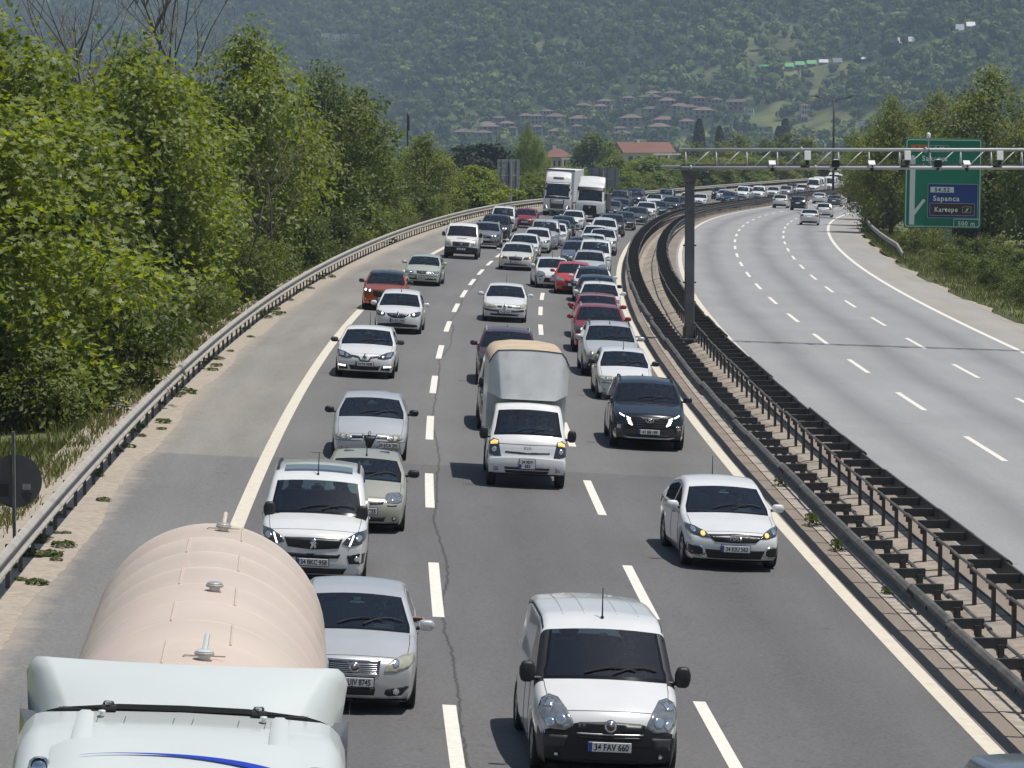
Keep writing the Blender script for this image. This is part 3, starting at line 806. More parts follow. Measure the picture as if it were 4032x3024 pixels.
M_TAIL = mat('tail_lamp', (0.16, 0.008, 0.010), .15, coat=1)
M_PLATE = mat('plate_white', (0.68, 0.69, 0.69), .5)
M_PLATEB = mat('plate_blue', (0.02, 0.06, 0.30), .5)
M_INK = mat('plate_ink', (0.010, 0.010, 0.011), .5)
M_SEAT = mat('seat_cloth', (0.045, 0.050, 0.058), .9, noise=(6, .2))
M_DASH = mat('dashboard', (0.020, 0.022, 0.026), .8)
M_REDB = mat('badge_red', (.45, .02, .02), .4)
M_PAPER = mat('permit_sticker', (.62, .68, .52), .6)

# ------------------------------------------------------------------ car shell: rings swept along the side profile
NHALF = 22
def lerp(a, b, t): return a + (b - a) * t
class Shell:
    def __init__(s, S):
        s.S = S; L, W, H = S['L'], S['W'], S['H']
        zb, zh = S.get('zb', .2), S['zh']; cy, cz = S['cowl']; wy, wz = S['wst']; ry = S.get('ry', wy + .8)
        ry2 = S.get('ry2', ry + .3)
        rty, rtz = S['rwt']; rby, rbz = S['rwb']; ty, tz = S['tail']
        nose = S.get('nose') or [(.16, zb), (.05, zb + .04), (.012, zb + .16), (0, lerp(zb, zh, .45)), (.008, lerp(zb, zh, .68)), (.035, zh - .10), (.10, zh - .035), (.22, zh)]
        K = [(y, z, 'n') for y, z in nose]
        ny, nz = nose[-1]
        if cy - ny > .3: K.append((lerp(ny, cy, .5), lerp(nz, cz, .5) + S.get('hb', .022), 'h'))
        K += [(cy, cz, 'cowl'), (wy, wz, 'wst'), (lerp(wy, ry, .4), lerp(wz, H, .62), 'r'), (ry, H, 'r'), (ry2, H - .005, 'r'), (rty, rtz, 'rwt'), (rby, rbz, 'rwb')]
        if ty - rby > .25: K.append((lerp(rby, ty, .5), lerp(rbz, tz, .5) + .01, 'd'))
        K += [(ty, tz, 't'), (L - .03, tz - .10, 't'), (L, lerp(tz, zb, .45), 't'), (L - .01, lerp(tz, zb, .7), 't'), (L - .05, zb + .05, 't'), (L - .15, zb, 't')]
        # densify with a tight Catmull-Rom
        pts = []; marks = {}
        P = [Vector((y, z)) for y, z, _ in K]
        for i in range(len(P) - 1):
            a, b = P[i], P[i + 1]; ten = .30
            corner = ('cowl', 'wst', 'rwt', 'rwb')
            ta = (b - P[i - 1]) * ten if i > 0 and K[i][2] not in corner else (b - a) * .5
            tb = (P[i + 2] - a) * ten if i + 2 < len(P) and K[i + 1][2] not in corner else (b - a) * .5
            d = (b - a).length; ta = ta.normalized() * min(ta.length, d); tb = tb.normalized() * min(tb.length, d)
            n = max(1, int(math.ceil(d / S.get('step', .095))))
            if K[i][2] in corner: marks[K[i][2]] = len(pts)
            for k in range(n):
                t = k / n; t2, t3 = t * t, t * t * t
                pts.append(a * (2 * t3 - 3 * t2 + 1) + ta * (t3 - 2 * t2 + t) + b * (-2 * t3 + 3 * t2) + tb * (t3 - t2))
        pts.append(P[-1])
        s.pts = pts; s.marks = marks
        s.belt = S.get('belt', cz - .02); s.tum = S.get('tum', .21); s.r0 = S.get('r0', .10); s.crown = S.get('crown', .04)
        s.axles = S.get('axles', (S.get('fa', .86), S.get('ra', L - .82))); s.wr = S.get('wr', .315)
        V = []
        for (y, z) in pts: V += s.ring(y, z)
        s.n = 2 * NHALF - 2; s.V = V; s.nr = len(pts)
        F = []; T = []
        n = s.n
        for k in range(s.nr - 1):
            for j in range(n):
                F.append((k * n + j, (k + 1) * n + j, (k + 1) * n + (j + 1) % n, k * n + (j + 1) % n))
                T.append((k, j))
        s.F, s.T = F, T
        s.bvh = BVHTree.FromPolygons([Vector(v) for v in V], F)
    def plan(s, y):
        S = s.S; L = S['L']; f = S.get('pf', .88); r = S.get('pr', .90)
        return float(np.interp(y, [0, .25, .6, 1.2, L - 1.0, L - .35, L], [f, lerp(f, 1, .55), lerp(f, 1, .88), 1, 1, lerp(r, 1, .75), r]))
    def hw(s, y, z):
        S = s.S; H = S['H']
        q = np.interp(z, [.15, .30, .52, s.belt, s.belt + .05, H], [S.get('sill', .93), .975, 1.0, .975, .945, .945 - s.tum])
        return S['W'] / 2 * s.plan(y) * float(q)
    def ring(s, y, T):
        S = s.S; L = S['L']; zb = S.get('zb', .2)
        B = zb
        if T - B < .02: T = B + .02
        Bs = B
        for ay in s.axles:
            R = s.wr + .075; d = y - ay
            if abs(d) < R: Bs = max(Bs, min(s.wr + math.sqrt(R * R - d * d) * .98, T - .10))
        r = min(s.r0, .45 * (T - B)); crown = min(s.crown, .25 * (T - B))
        zt = max(T - crown - r, B + .003)
        if Bs > zt - .003: Bs = max(B, zt - .003)
        be = min(s.belt, zt)
        H = [(0, Bs), (s.hw(y, Bs) * .9, Bs)]
        for f in (0, .12, .3, .5, .7, .88, 1): z = lerp(Bs, max(be, Bs), f); H.append((s.hw(y, z), z))
        for f in (.10, .5, .9, 1): z = lerp(max(be, Bs), zt, f); H.append((s.hw(y, z), z))
        Sz = s.hw(y, zt); rx = min(r * 1.05, Sz * .5)
        for a in (25, 50, 72): H.append((Sz - rx * (1 - math.cos(rad(a))), zt + r * math.sin(rad(a))))
        Sx = Sz - rx
        for f in (1, .95, .88, .6, .3, 0): H.append((Sx * f, zt + r + crown * (1 - f * f)))
        bow = float(np.interp(y, [0, .5, 1.0, 1.9, 2.6, L - 1.3, L - .6, L], [S.get('bf', .26), .19, .13, .06, 0, 0, -.09, -.16])) if L > 3 else float(np.interp(y, [0, L * .6, L], [S.get('bf', .12), .02, 0]))
        w = S['W'] / 2
        out = [(x, y + bow * (x / w) ** 2.4, z) for x, z in H]
        return out + [(-x, yy, z) for x, yy, z in out[-2:0:-1]]
    def hit(s, view, a, b):
        L = s.S['L']
        if view == 'front': o, d = Vector((a, -2, b)), Vector((0, 1, 0))
        elif view == 'rear': o, d = Vector((a, L + 2, b)), Vector((0, -1, 0))
        elif view == 'top': o, d = Vector((a, b, 9)), Vector((0, 0, -1))
        elif view == 'right': o, d = Vector((4, a, b)), Vector((-1, 0, 0))
        else: o, d = Vector((-4, a, b)), Vector((1, 0, 0))
        h = s.bvh.ray_cast(o, d)
        if h[0] is None:
            g = {'front': Vector((a, .15, b)), 'rear': Vector((a, L - .1, b)), 'top': Vector((a, b, 1)), 'right': Vector((1, a, b)), 'left': Vector((-1, a, b))}[view]
            h = s.bvh.find_nearest(g)
        s.nrm = h[1]
        return h[0], d
    def patch(s, name, view, poly, off, m, step=.07, skirt=.03):
        """a panel laid on the shell: outline drawn in the given view, standing `off` proud, with edges going into the body"""
        B = []
        n = len(poly)
        for i in range(n):
            a, b = Vector(poly[i]), Vector(poly[(i + 1) % n]); k = max(1, int(math.ceil((b - a).length / step)))
            for q in range(k): B.append(a.lerp(b, q / k))
        nb = len(B); pts = list(B)
        xs = [p.x for p in B]; zs = [p.y for p in B]
        gx = min(xs) + step / 2
        while gx < max(xs):
            gz = min(zs) + step / 2
            while gz < max(zs):
                p = Vector((gx, gz)); ins = False
                for i in range(nb):
                    a, b = B[i], B[i - 1]
                    if (a.y > p.y) != (b.y > p.y) and p.x < (b.x - a.x) * (p.y - a.y) / (b.y - a.y) + a.x: ins = not ins
                if ins and min((p - q).length for q in B) > step * .4: pts.append(p)
                gz += step
            gx += step
        v2, _, f2, ov, _, _ = geometry.delaunay_2d_cdt(pts, [], [list(range(nb))], 1, 1e-5)
        P = []; Q = []; D = None
        for p in v2:
            h, D = s.hit(view, p.x, p.y); N = s.nrm; N = -N if N.dot(D) > 0 else N
            N = (N - D * .35).normalized(); P.append(h + N * off); Q.append(h - N * skirt * .5)
        bnd = {}
        for f in f2:
            for i in range(len(f)):
                e = (f[i], f[(i + 1) % len(f)])
                if (e[1], e[0]) in bnd: del bnd[(e[1], e[0])]
                else: bnd[e] = 1
        n0 = len(P); F = [tuple(f) for f in f2]
        P2 = P + Q
        nrm = Vector((0, 0, 0))
        for f in F[:6]: nrm += (P[f[1]] - P[f[0]]).cross(P[f[2]] - P[f[0]])
        fl = nrm.dot(D) > 0
        if fl: F = [f[::-1] for f in F]
        for (a, b) in bnd:
            q = (b, a, a + n0, b + n0)
            F.append(q[::-1] if fl else q)
        me = bpy.data.meshes.new(name); me.from_pydata([tuple(p) for p in P2], [], F); me.materials.append(m)
        nf = len(f2)
        me.polygons.foreach_set('use_smooth', [i < nf for i in range(len(F))])
        me.update(); return me

def wheel_meshes(R, w, dark=False, steel=False):
    b = MB(); b.lathe([(R * .64, -w / 2 + .01), (R * .93, -w / 2), (R, -w / 2 + .03), (R, w / 2 - .03), (R * .93, w / 2), (R * .64, w / 2 - .01)], 22, 'x', closed=True)
    ty = b.mesh('tyre', M_TYRE, True)
    b = MB(); b.lathe([(0, -.03), (R * .2, -.03), (R * .22, -.045), (R * .66, -.05), (R * .66, .03), (0, .03)], 18, 'x')
    for i in range(5):
        a = 2 * math.pi * i / 5; c, s_ = math.cos(a), math.sin(a)
        for sx in (-1, 1):
            M = Matrix.Rotation(a, 3, 'X'); b.box((sx * w * .36, -s_ * R * .40, c * R * .40), (.03, .075, R * .52), M)
    b.lathe([(R * .60, w * .40), (R * .66, w * .44), (R * .66, -w * .44), (R * .60, -w * .40)], 18, 'x')
    b.lathe([(0, w * .42), (R * .14, w * .42), (R * .16, w * .3)], 10, 'x'); b.lathe([(R * .16, -w * .3), (R * .14, -w * .42), (0, -w * .42)], 10, 'x')
    return ty, b.mesh('rim', M_RIMD if dark else M_RIM, False)

def mirror_mesh(sgn, van=False):
    b = MB(); w, h, d = (.20, .27, .12) if van else (.23, .155, .15)
    rows = []
    for i in range(9):
        u = -1 + 2 * i / 8; r = max(.10, (1 - abs(u) ** 4.2)) ** .5; cx = sgn * (w / 2) * (u + 1)
        pw = .6; sp_ = lambda q: math.copysign(abs(q) ** pw, q)
        rows.append([(cx, -d * .55 * r * sp_(math.cos(t)) * (1 if math.cos(t) > 0 else .35), h / 2 * r * sp_(math.sin(t))) for t in np.linspace(0, 2 * math.pi, 12, endpoint=False)])
    n = 12; P = [p for r_ in rows for p in r_]; F = []
    for i in range(8):
        for j in range(n):
            q = (i * n + j, i * n + (j + 1) % n, (i + 1) * n + (j + 1) % n, (i + 1) * n + j); F.append(q)
    F += [tuple(range(n))[::-1], tuple(range(8 * n, 9 * n))]
    b.add(P, F)
    me = b.mesh('mirror', P_['white'], True)
    bm = bmesh.new(); bm.from_mesh(me); bmesh.ops.recalc_face_normals(bm, faces=bm.faces); bm.to_mesh(me); bm.free()
    b = MB(); b.box((sgn * -.03, .0, -h * .30), (.12, .05, .05), bev=.015); return me, b.mesh('mirror_arm', M_TRIM)

def ngon(cx, cz, r, n=12, sx=1.0): return [(cx + r * sx * math.cos(2 * math.pi * i / n), cz + r * math.sin(2 * math.pi * i / n)) for i in range(n)]
def sub(polys): return polys

BADGES = {
    'diamond': [(0, .075), (.048, 0), (0, -.075), (-.048, 0)],
}
def badge_parts(sh, kind, z, scale=1.0):
    """flat metal emblem built on the nose"""
    out = []
    def shift(p): return [(x * scale, q * scale + z) for x, q in p]
    if kind == 'diamond':
        out.append(sh.patch('badge', 'front', shift([(0, .078), (.052, 0), (0, -.078), (-.052, 0)]), .030, M_CHROME, .05))
        out.append(sh.patch('badge_mark', 'front', shift([(0, .040), (.024, 0), (0, -.040), (-.024, 0)]), .034, M_GRILLE, .05))
    elif kind == 'round':
        out.append(sh.patch('badge', 'front', ngon(0, z, .062 * scale, 14), .030, M_CHROME, .06))
        out.append(sh.patch('badge_mark', 'front', ngon(0, z, .042 * scale, 12), .034, M_SILV if scale < .9 else mat('emblem', (.16, .13, .14), .35, .4), .06))
    elif kind == 'ovalh':
        ring = ngon(0, z, .062, 18, 1.75); out.append(sh.patch('badge', 'front', ring, .028, M_CHROME, .07))
        out.append(sh.patch('badge_field', 'front', ngon(0, z, .047, 16, 1.80), .031, M_GRILLE, .07))
        for p in ([(-.050, -.040), (-.030, -.040), (-.008, .042), (-.028, .042)], [(.028, -.042), (.008, -.042), (.030, .040), (.050, .040)], [(-.03, -.012), (.026, .002), (.03, .014), (-.026, .0)]):
            out.append(sh.patch('badge_mark', 'front', [(x, q + z) for x, q in p], .034, M_CHROME, .06))
    elif kind == 'lion':
        out.append(sh.patch('badge', 'front', shift([(-.02, .07), (.03, .075), (.045, .05), (.025, .035), (.05, .01), (.03, 0), (.045, -.04), (.02, -.07), (.005, -.03), (-.02, -.07), (-.045, -.06), (-.02, -.01), (-.05, .01), (-.03, .03)]), .028, M_CHROME, .06))
    elif kind == 'chevrons':
        for dz in (0, -.045):
            out.append(sh.patch('badge', 'front', shift([(0, .055 + dz), (.17, -.005 + dz), (.17, -.03 + dz), (0, .028 + dz), (-.17, -.03 + dz), (-.17, -.005 + dz)]), .028, M_CHROME, .06))
    elif kind == 'oval':
        out.append(sh.patch('badge', 'front', ngon(0, z, .045, 14, 1.9), .030, M_CHROME, .06)); out.append(sh.patch('badge_mark', 'front', ngon(0, z, .034, 14, 1.9), .033, mat('emblem_blue', (.02, .05, .2), .4), .06))
    elif kind == 'bars':
        out.append(sh.patch('badge', 'front', shift([(-.08, .045), (.08, .045), (.06, -.05), (.02, -.05), (.02, .01), (-.02, .01), (-.02, -.05), (-.06, -.05)]), .028, M_CHROME, .06))
    return out

def build_proto(S):
    """-> list of (name, mesh, material key, children); the key 'paint' takes the body colour"""
    sh = Shell(S); L, W, H = S['L'], S['W'], S['H']; w = W / 2; mk = sh.marks
    kc, kt, kr, kb = mk['cowl'], mk['wst'], mk['rwt'], mk['rwb']; n = sh.n
    yB = S.get('yB', sh.pts[kt][0] + .22); yC = S.get('yC', yB + .95); cab2 = S.get('rear_door', True)
    dA = S.get('doorA', sh.axles[0] + .40)
    G = {}
    for f, (k, j) in zip(sh.F, sh.T):
        jj = j if j < NHALF - 1 else n - 1 - j        # mirror index: interval between half points jj and jj+1
        side = 'l' if j < NHALF - 1 else 'r'
        y = (sh.pts[k][0] + sh.pts[min(k + 1, sh.nr - 1)][0]) / 2; z = (sh.pts[k][1] + sh.pts[min(k + 1, sh.nr - 1)][1]) / 2
        tag = 'body'
        if kc <= k < kt and jj >= 16: tag = 'windscreen'
        elif S.get('black_pillar') and kc - 1 <= k < kt and 12 <= jj < 16: tag = 'pillar'
        elif kr <= k < kb and jj >= 16 and S.get('rear_glass', True): tag = 'rear_window'
        elif 9 <= jj <= 10 and kc + 2 <= k < kb - 1 and k > kc + 2:
            if S.get('van') and y > yB: tag = 'body'
            elif y < yB: tag = 'win_f' + side
            elif yB + .09 < y < yC + S.get('qw', .35) and cab2: tag = 'win_r' + side
        elif 3 <= jj <= 8 and dA < y < yB + .04 and kc - 12 < k: tag = 'door_f' + side
        elif 3 <= jj <= 8 and cab2 and yB + .04 <= y < yC and abs(y - sh.axles[1]) > sh.wr + .08 and y < sh.axles[1]: tag = 'door_r' + side
        elif jj >= 16 and k < kc - 1 and sh.pts[k][0] > S.get('bonnet0', .13) and z > S['zh'] - .06: tag = 'bonnet'
        elif S.get('roofglass') and jj >= 18 and kt + 2 <= k < kr - 3 and S['roofglass'][0] < y < S['roofglass'][1]: tag = 'sunroof'
        elif S.get('blackroof') and jj >= 13 and kt <= k < kr: tag = 'roof'
        if S.get('bumper') and z < S['bumper'] and y < .62 and tag == 'body' and k < kc:
            vz = max(sh.V[i][2] for i in f); 
            if vz < S['bumper'] + .03: tag = 'bumper'
        if S.get('bumper') and tag == 'body' and y < sh.axles[0] - .28:
            vz = max(sh.V[i][2] for i in f)
            if vz < S['bumper'] + .02: tag = 'bumper'
        G.setdefault(tag, []).append((f, k, jj))
    def gm(tag, name, mats, frit=None):
        fs = G[tag]; ids = {}; V = []; F = []; mi = []
        for (f, k, jj) in fs:
            q = []
            for i in f:
                if i not in ids: ids[i] = len(V); V.append(sh.V[i])
                q.append(ids[i])
            F.append(q); mi.append(frit(k, jj) if frit else 0)
        me = bpy.data.meshes.new(name); me.from_pydata(V, [], F)
        for m in (mats if isinstance(mats, list) else [mats]): me.materials.append(m)
        me.polygons.foreach_set('material_index', mi)
        bm = bmesh.new(); bm.from_mesh(me)
        bmesh.ops.remove_doubles(bm, verts=bm.verts, dist=.0008)
        bmesh.ops.dissolve_degenerate(bm, dist=.0005, edges=bm.edges)
        for f in bm.faces: f.smooth = True
        bm.to_mesh(me); bm.free(); me.update(); return me
    wp = P_['white']
    R = []
    def add(name, me, key=None, ch=None): e = (name, me, key, ch or []); R.append(e); return e
    body = add('body', gm('body', 'body', wp), 'paint')
    if 'bumper' in G: add('bumper', gm('bumper', 'bumper', S.get('bumper_mat', M_TRIM)))
    if 'pillar' in G: add('pillar_trim', gm('pillar', 'pillar_trim', M_TRIM))
    if 'bonnet' in G: add('bonnet', gm('bonnet', 'bonnet', wp), 'paint')
    if 'roof' in G: add('roof', gm('roof', 'roof', P_['black']))
    if 'sunroof' in G: add('sunroof', gm('sunroof', 'sunroof', mat('roof_glass', (.02, .023, .028), .12, coat=1)))
    fr = lambda k, jj: 1 if (k == kc or jj == 16) else 0
    add('windscreen', gm('windscreen', 'windscreen', [M_GLASS, M_FRIT], fr))
    if 'rear_window' in G: add('rear_window', gm('rear_window', 'rear_window', [M_GLASS_D, M_FRIT], lambda k, jj: 1 if (jj == 16 or k == kr) else 0))
    for sd in 'lr':
        for pos in 'fr':
            if 'door_' + pos + sd in G:
                ch = []
                if 'win_' + pos + sd in G: ch.append(('side_window', gm('win_' + pos + sd, 'side_window', M_GLASS_D), None, []))
                y = (yB if pos == 'f' else yC) - .16
                sx = 1 if sd == 'l' else -1
                hm = MB(); hp, _ = sh.hit('right' if sx > 0 else 'left', y, sh.belt - .10)
                hm.box((hp.x + sx * .015, y, sh.belt - .10), (.03, .17, .03), bev=.01); ch.append(('handle', hm.mesh('handle', wp if not S.get('black_handles') else M_TRIM), 'paint' if not S.get('black_handles') else None, []))
                add('door', gm('door_' + pos + sd, 'door', wp), 'paint', ch)
            elif 'win_' + pos + sd in G: add('side_window', gm('win_' + pos + sd, 'side_window', M_GLASS_D))
    # shut lines: the dark gaps round the bonnet and the front doors
    def gap(pts, r=.0055):
        b = MB(); b.tube(pts, r, 4); add('panel_gap', b.mesh('panel_gap', M_INK))
    ring_pt = lambda k, j: Vector(sh.V[k * n + j])
    if 'bonnet' in G:
        ks = sorted({k for f, k, jj in G['bonnet']}); kk = list(range(ks[0], ks[-1] + 2))
        path = [ring_pt(k, 16) for k in kk[::-1]] + [ring_pt(kk[0], j) for j in range(17, n - 17)] + [ring_pt(k, n - 16) for k in kk]
        gap(path)
    for sd in 'lr':
        if 'door_f' + sd in G:
            ks = sorted({k for f, k, jj in G['door_f' + sd]}); jx = (lambda j: j) if sd == 'l' else (lambda j: n - j)
            for k in (ks[0], ks[-1] + 1): gap([ring_pt(k, jx(j)) for j in range(3, 10)])
            gap([ring_pt(k, jx(3)) for k in range(ks[0], ks[-1] + 2)])
    # wheels
    ww = S.get('ww', .205); tx = w - ww / 2 - S.get('win', .015)
    ty, rim = wheel_meshes(sh.wr, ww, S.get('dark_rims'))
    for ay in sh.axles:
        for sx in (-1, 1):
            add('wheel', ty, None, [('rim', rim, None, [])]); R[-1] = R[-1] + (Matrix.Translation((sx * tx, ay, sh.wr)),)
    # underside floor in the dark
    b = MB(); b.box((0, L / 2, S.get('zb', .2) + .06), (W * .78, L - .5, .06)); add('underbody', b.mesh('underbody', M_TRIM))
    # mirrors
    my, mz = S.get('mir', (sh.pts[kc][0] + .42, sh.belt + .10))
    for sx in (1, -1):
        mm, am = mirror_mesh(sx, S.get('van_mirror', False)); hx, _ = sh.hit('right' if sx > 0 else 'left', my, mz - .05)
        T = Matrix.Translation((hx.x + sx * .035, my - .03, mz)); mm.transform(T); am.transform(T)
        if S.get('mirror_mat'): mm.materials.clear(); mm.materials.append(S['mirror_mat'])
        add('mirror', mm, None if S.get('mirror_mat') else 'paint', [('mirror_arm', am, None, [])])
    # wipers lie on the foot of the windscreen
    yc = sh.pts[kc][0]
    for (xa, xb) in ((w * .30, -w * .42), (-w * .10, -w * .72)) if not S.get('no_wipers') else ():
        pts = []
        for q in range(5):
            x = lerp(xa, xb, q / 4); z = sh.pts[kc][1] + .035 + .07 * math.sin(q / 4 * 2.6) + .02
            h, d = sh.hit('front', -x, z); pts.append(h + Vector((0, -.018, .012)))
        b = MB(); b.tube(pts, .011, 5); add('wiper', b.mesh('wiper', M_TRIM))
    # inside
    zs = sh.belt; ys = sh.pts[kt][0] + .42; zseat = max(zs, sh.pts[kt][1] - .42)
    b = MB(); b.box((0, yc + .42, zs - .10), (W * .80, .42, .20), bev=.06); b.box((w * .42, yc + .62, zs - .02), (.34, .2, .13), bev=.05); add('dashboard', b.mesh('dashboard', M_DASH))
    b = MB(); b.lathe([(.175, 0), (.19, .014), (.19, -.014)], 18, 'y', (w * .42, yc + .80, zs - .02), closed=True); b.box((w * .42, yc + .80, zs - .02), (.34, .02, .04)); add('steering_wheel', b.mesh('steering_wheel', M_DASH))
    for sx in (1, -1):
        b = MB(); b.box((sx * w * .42, ys + .06, zseat - .10), (.48, .16, .62), Matrix.Rotation(rad(-14), 3, 'X'), taper=(.84, .8), bev=.04); b.box((sx * w * .42, ys + .18, zseat + .33), (.25, .10, .18), bev=.04); b.box((sx * w * .42, ys - .25, zseat - .42), (.48, .5, .14), bev=.04)
        add('front_seat', b.mesh('front_seat', M_SEAT))
    if not S.get('van') and S.get('rear_seat', True):
        b = MB(); b.box((0, ys + .90, zseat - .22), (W * .74, .18, .55), Matrix.Rotation(rad(-14), 3, 'X'), bev=.04)
        for sx in (-1, 1): b.box((sx * w * .45, ys + 1.0, zseat + .10), (.24, .09, .15), bev=.03)
        add('rear_seat', b.mesh('rear_seat', M_SEAT))
    h, d = sh.hit('front', 0, sh.pts[kt][1] - .11)
    b = MB(); b.box((0, h.y + .10, h.z - .02), (.22, .05, .065), bev=.02); add('rear_view_mirror', b.mesh('rear_view_mirror', M_TRIM))
    h, d = sh.hit('front', 0, sh.pts[kt][1] - .055)
    b = MB(); b.box((.0, h.y + .05, h.z - .02), (.10, .008, .045)); add('sticker', b.mesh('sticker', M_PAPER))
    # nose
    for it in S.get('front', []):
        nm, poly, m, off = it[0], it[1], it[2], it[3]
        for sgn in ((1, -1) if it[4] else (1,)):
            pl = [(sgn * x * w, z) for x, z in poly]
            if sgn < 0: pl = pl[::-1]
            hl = nm == 'headlamp'; me = sh.patch(nm, 'front', pl, off * .6 + .002, m, .035 if hl else .055, .03)
            ch = []
            for sb in (it[5] if len(it) > 5 else []):
                p2 = [(sgn * x * w, z) for x, z in sb[1]]
                ch.append((sb[0], sh.patch(sb[0], 'front', p2, sb[3] * .6 + .006, sb[2], .03), None, []))
            add(nm, me, 'paint' if m == 'paint' else None, ch)
    if S.get('badge'):
        bp = badge_parts(sh, *S['badge']); add('badge', bp[0], None, [('badge_mark', q, None, []) for q in bp[1:]])
    if S.get('word'):
        body_, z, h_, m = S['word']; tm = text_mesh('lettering', body_, h_, m, .002); hp, _ = sh.hit('front', 0, z - h_ / 2); tm.transform(Matrix.Translation((0, hp.y - .03, z))); add('badge', tm)
    for it in S.get('rear', []):
        nm, poly, m, off = it[:4]
        for sgn in ((1, -1) if it[4] else (1,)):
            add(nm, sh.patch(nm, 'rear', [(sgn * x * w, z) for x, z in poly], off, m))
    for it in S.get('top', []):
        nm, poly, m, off = it[:4]
        for sgn in ((1, -1) if it[4] else (1,)):
            add(nm, sh.patch(nm, 'top', [(sgn * x * w, y) for x, y in poly], off, m, .16, .012))
    # roof things
    if S.get('rails'):
        y0, y1, m = S['rails']
        for sx in (-1, 1):
            pts = []
            for q in range(9):
                y = lerp(y0, y1, q / 8); x = sx * (sh.hw(y, sh.S['H'] - .1) - .075); h, d = sh.hit('top', x, y); pts.append(h + Vector((0, 0, .045 if 0 < q < 8 else -.005)))
            b = MB(); b.tube(pts, .022, 6); add('roof_rail', b.mesh('roof_rail', m))
    if S.get('antenna'):
        kind, y = S['antenna']; h, d = sh.hit('top', 0, y); b = MB()
        if kind == 'fin': b.prism([(-.02, 0), (.02, 0), (0, .065)], .14, Matrix.Translation((0, y, h.z - .008)))
        else: b.cyl((0, y, h.z - .01), (0, y, h.z + .03), .02, 6); b.tube([(0, y, h.z + .02), (0, y + .10 * S.get('lean', 1), h.z + .38)], .008, 5, rs=[.011, .006])
        add('antenna', b.mesh('antenna', M_TRIM))
    # number plates
    if S.get('plate'):
        px, z = S['plate'][:2]; tall = S.get('plate2')
        hp, _ = sh.hit('front', px, z); y = hp.y - .030
        b = MB(); ph = .20 if tall else .118; pw = .34 if tall else .53
        b.box((px, y + .012, z), (pw, .025, ph), bev=.004); e = add('number_plate', b.mesh('number_plate', M_PLATE))
        b = MB(); b.box((px - pw / 2 + .024, y - .003, z - (.05 if tall else 0)), (.046, .006, ph * (.45 if tall else .98))); e[3].append(('country_band', b.mesh('country_band', M_PLATEB), None, []))
        b = MB(); b.box((px, y + .022, z), (pw + .025, .02, ph + .025)); e[3].append(('plate_frame', b.mesh('plate_frame', M_INK), None, []))
    S['_sh'] = sh; S['_plate_y'] = (y if S.get('plate') else 0)
    return R

PROTO = {}
_lmesh = {}
def lettering(S, body):
    px, z = S['plate'][:2]; y = S['_plate_y'] - .005
    k = (id(S), body)
    if k not in _lmesh:
        if S.get('plate2') and '|' in body:
            a, b = body.split('|'); me = text_mesh('lettering', a, .065, M_INK, .003, squeeze=.85); me.transform(Matrix.Translation((0, 0, .047))); m2 = text_mesh('lettering', b, .065, M_INK, .003, squeeze=.85); m2.transform(Matrix.Translation((.01, 0, -.045)))
            bm = bmesh.new(); bm.from_mesh(me); bm.from_mesh(m2); bm.to_mesh(me); bm.free()
        else: me = text_mesh('lettering', body, .078, M_INK, .0025, squeeze=min(.80, .80 * 10 / max(len(body), 9)), space=1.0)
        me.transform(Matrix.Translation((px + (.02 if not S.get('plate2') else 0), y, z))); _lmesh[k] = me
    return _lmesh[k]
def place_parts(R, root, pm):
    def one(e, par):
        nm, me, key, ch = (tuple(e) + (None, []))[:4] if len(e) == 2 else e[:4]; o = bpy.data.objects.new(nm, me); COL.objects.link(o); o.parent = par
        if len(e) > 4: o.matrix_local = e[4]
        if key == 'paint': o.material_slots[0].link = 'OBJECT'; o.material_slots[0].material = pm
        for c in ch: one(c, o)
    for e in R: one(e, root)
def vehicle(name, kind, colour, label, cat, t, l, away=False, yaw=0.0, plate=None, group='vehicles in the traffic jam'):
    S = SPECS[kind]
    if kind not in PROTO: PROTO[kind] = build_proto(S)
    M = road_frame(t, l + (S['L'] if away else 0), away, yaw)
    r = thing(name, label, cat, M, group)
    place_parts(PROTO[kind], r, P_[colour])
    if plate:
        np_ = [c for c in r.children if c.name.split('.')[0] == 'number_plate'][0]
        o = obj('lettering', lettering(S, plate), np_)
    return r
# ------------------------------------------------------------------ kinds of vehicle: proportions and faces (x as a share of the half width, z in metres)
def sedan(L=4.5, W=1.78, H=1.48, **k):
    S = dict(L=L, W=W, H=H, zb=.19, zh=.72, cowl=(1.10, .965), wst=(1.90, 1.375), ry=2.5, ry2=2.85, rwt=(3.45, 1.385), rwb=(4.02, 1.09), tail=(L - .10, 1.02), belt=.94, tum=.23, fa=.88, ra=L - 1.02, yB=2.28, yC=3.25, antenna=('mast', 3.3)); S.update(k); return S
def hatch(L=4.1, W=1.74, H=1.48, **k):
    S = dict(L=L, W=W, H=H, zb=.19, zh=.74, cowl=(1.02, .98), wst=(1.78, 1.39), ry=2.3, ry2=2.8, rwt=(L - .52, 1.40), rwb=(L - .16, 1.03), tail=(L - .07, .96), belt=.95, tum=.22, fa=.83, ra=L - .70, yB=2.12, yC=3.0, qw=.15, antenna=('mast', 2.0)); S.update(k); return S
def suv(L=4.45, W=1.85, H=1.65, **k):
    S = dict(L=L, W=W, H=H, zb=.24, zh=.90, cowl=(1.16, 1.12), wst=(1.86, 1.55), ry=2.45, ry2=3.0, rwt=(L - .50, 1.57), rwb=(L - .17, 1.17), tail=(L - .08, 1.08), belt=1.08, tum=.20, fa=.92, ra=L - .88, yB=2.22, yC=3.15, qw=.45, wr=.355, ww=.22, antenna=('fin', L - .75)); S.update(k); return S
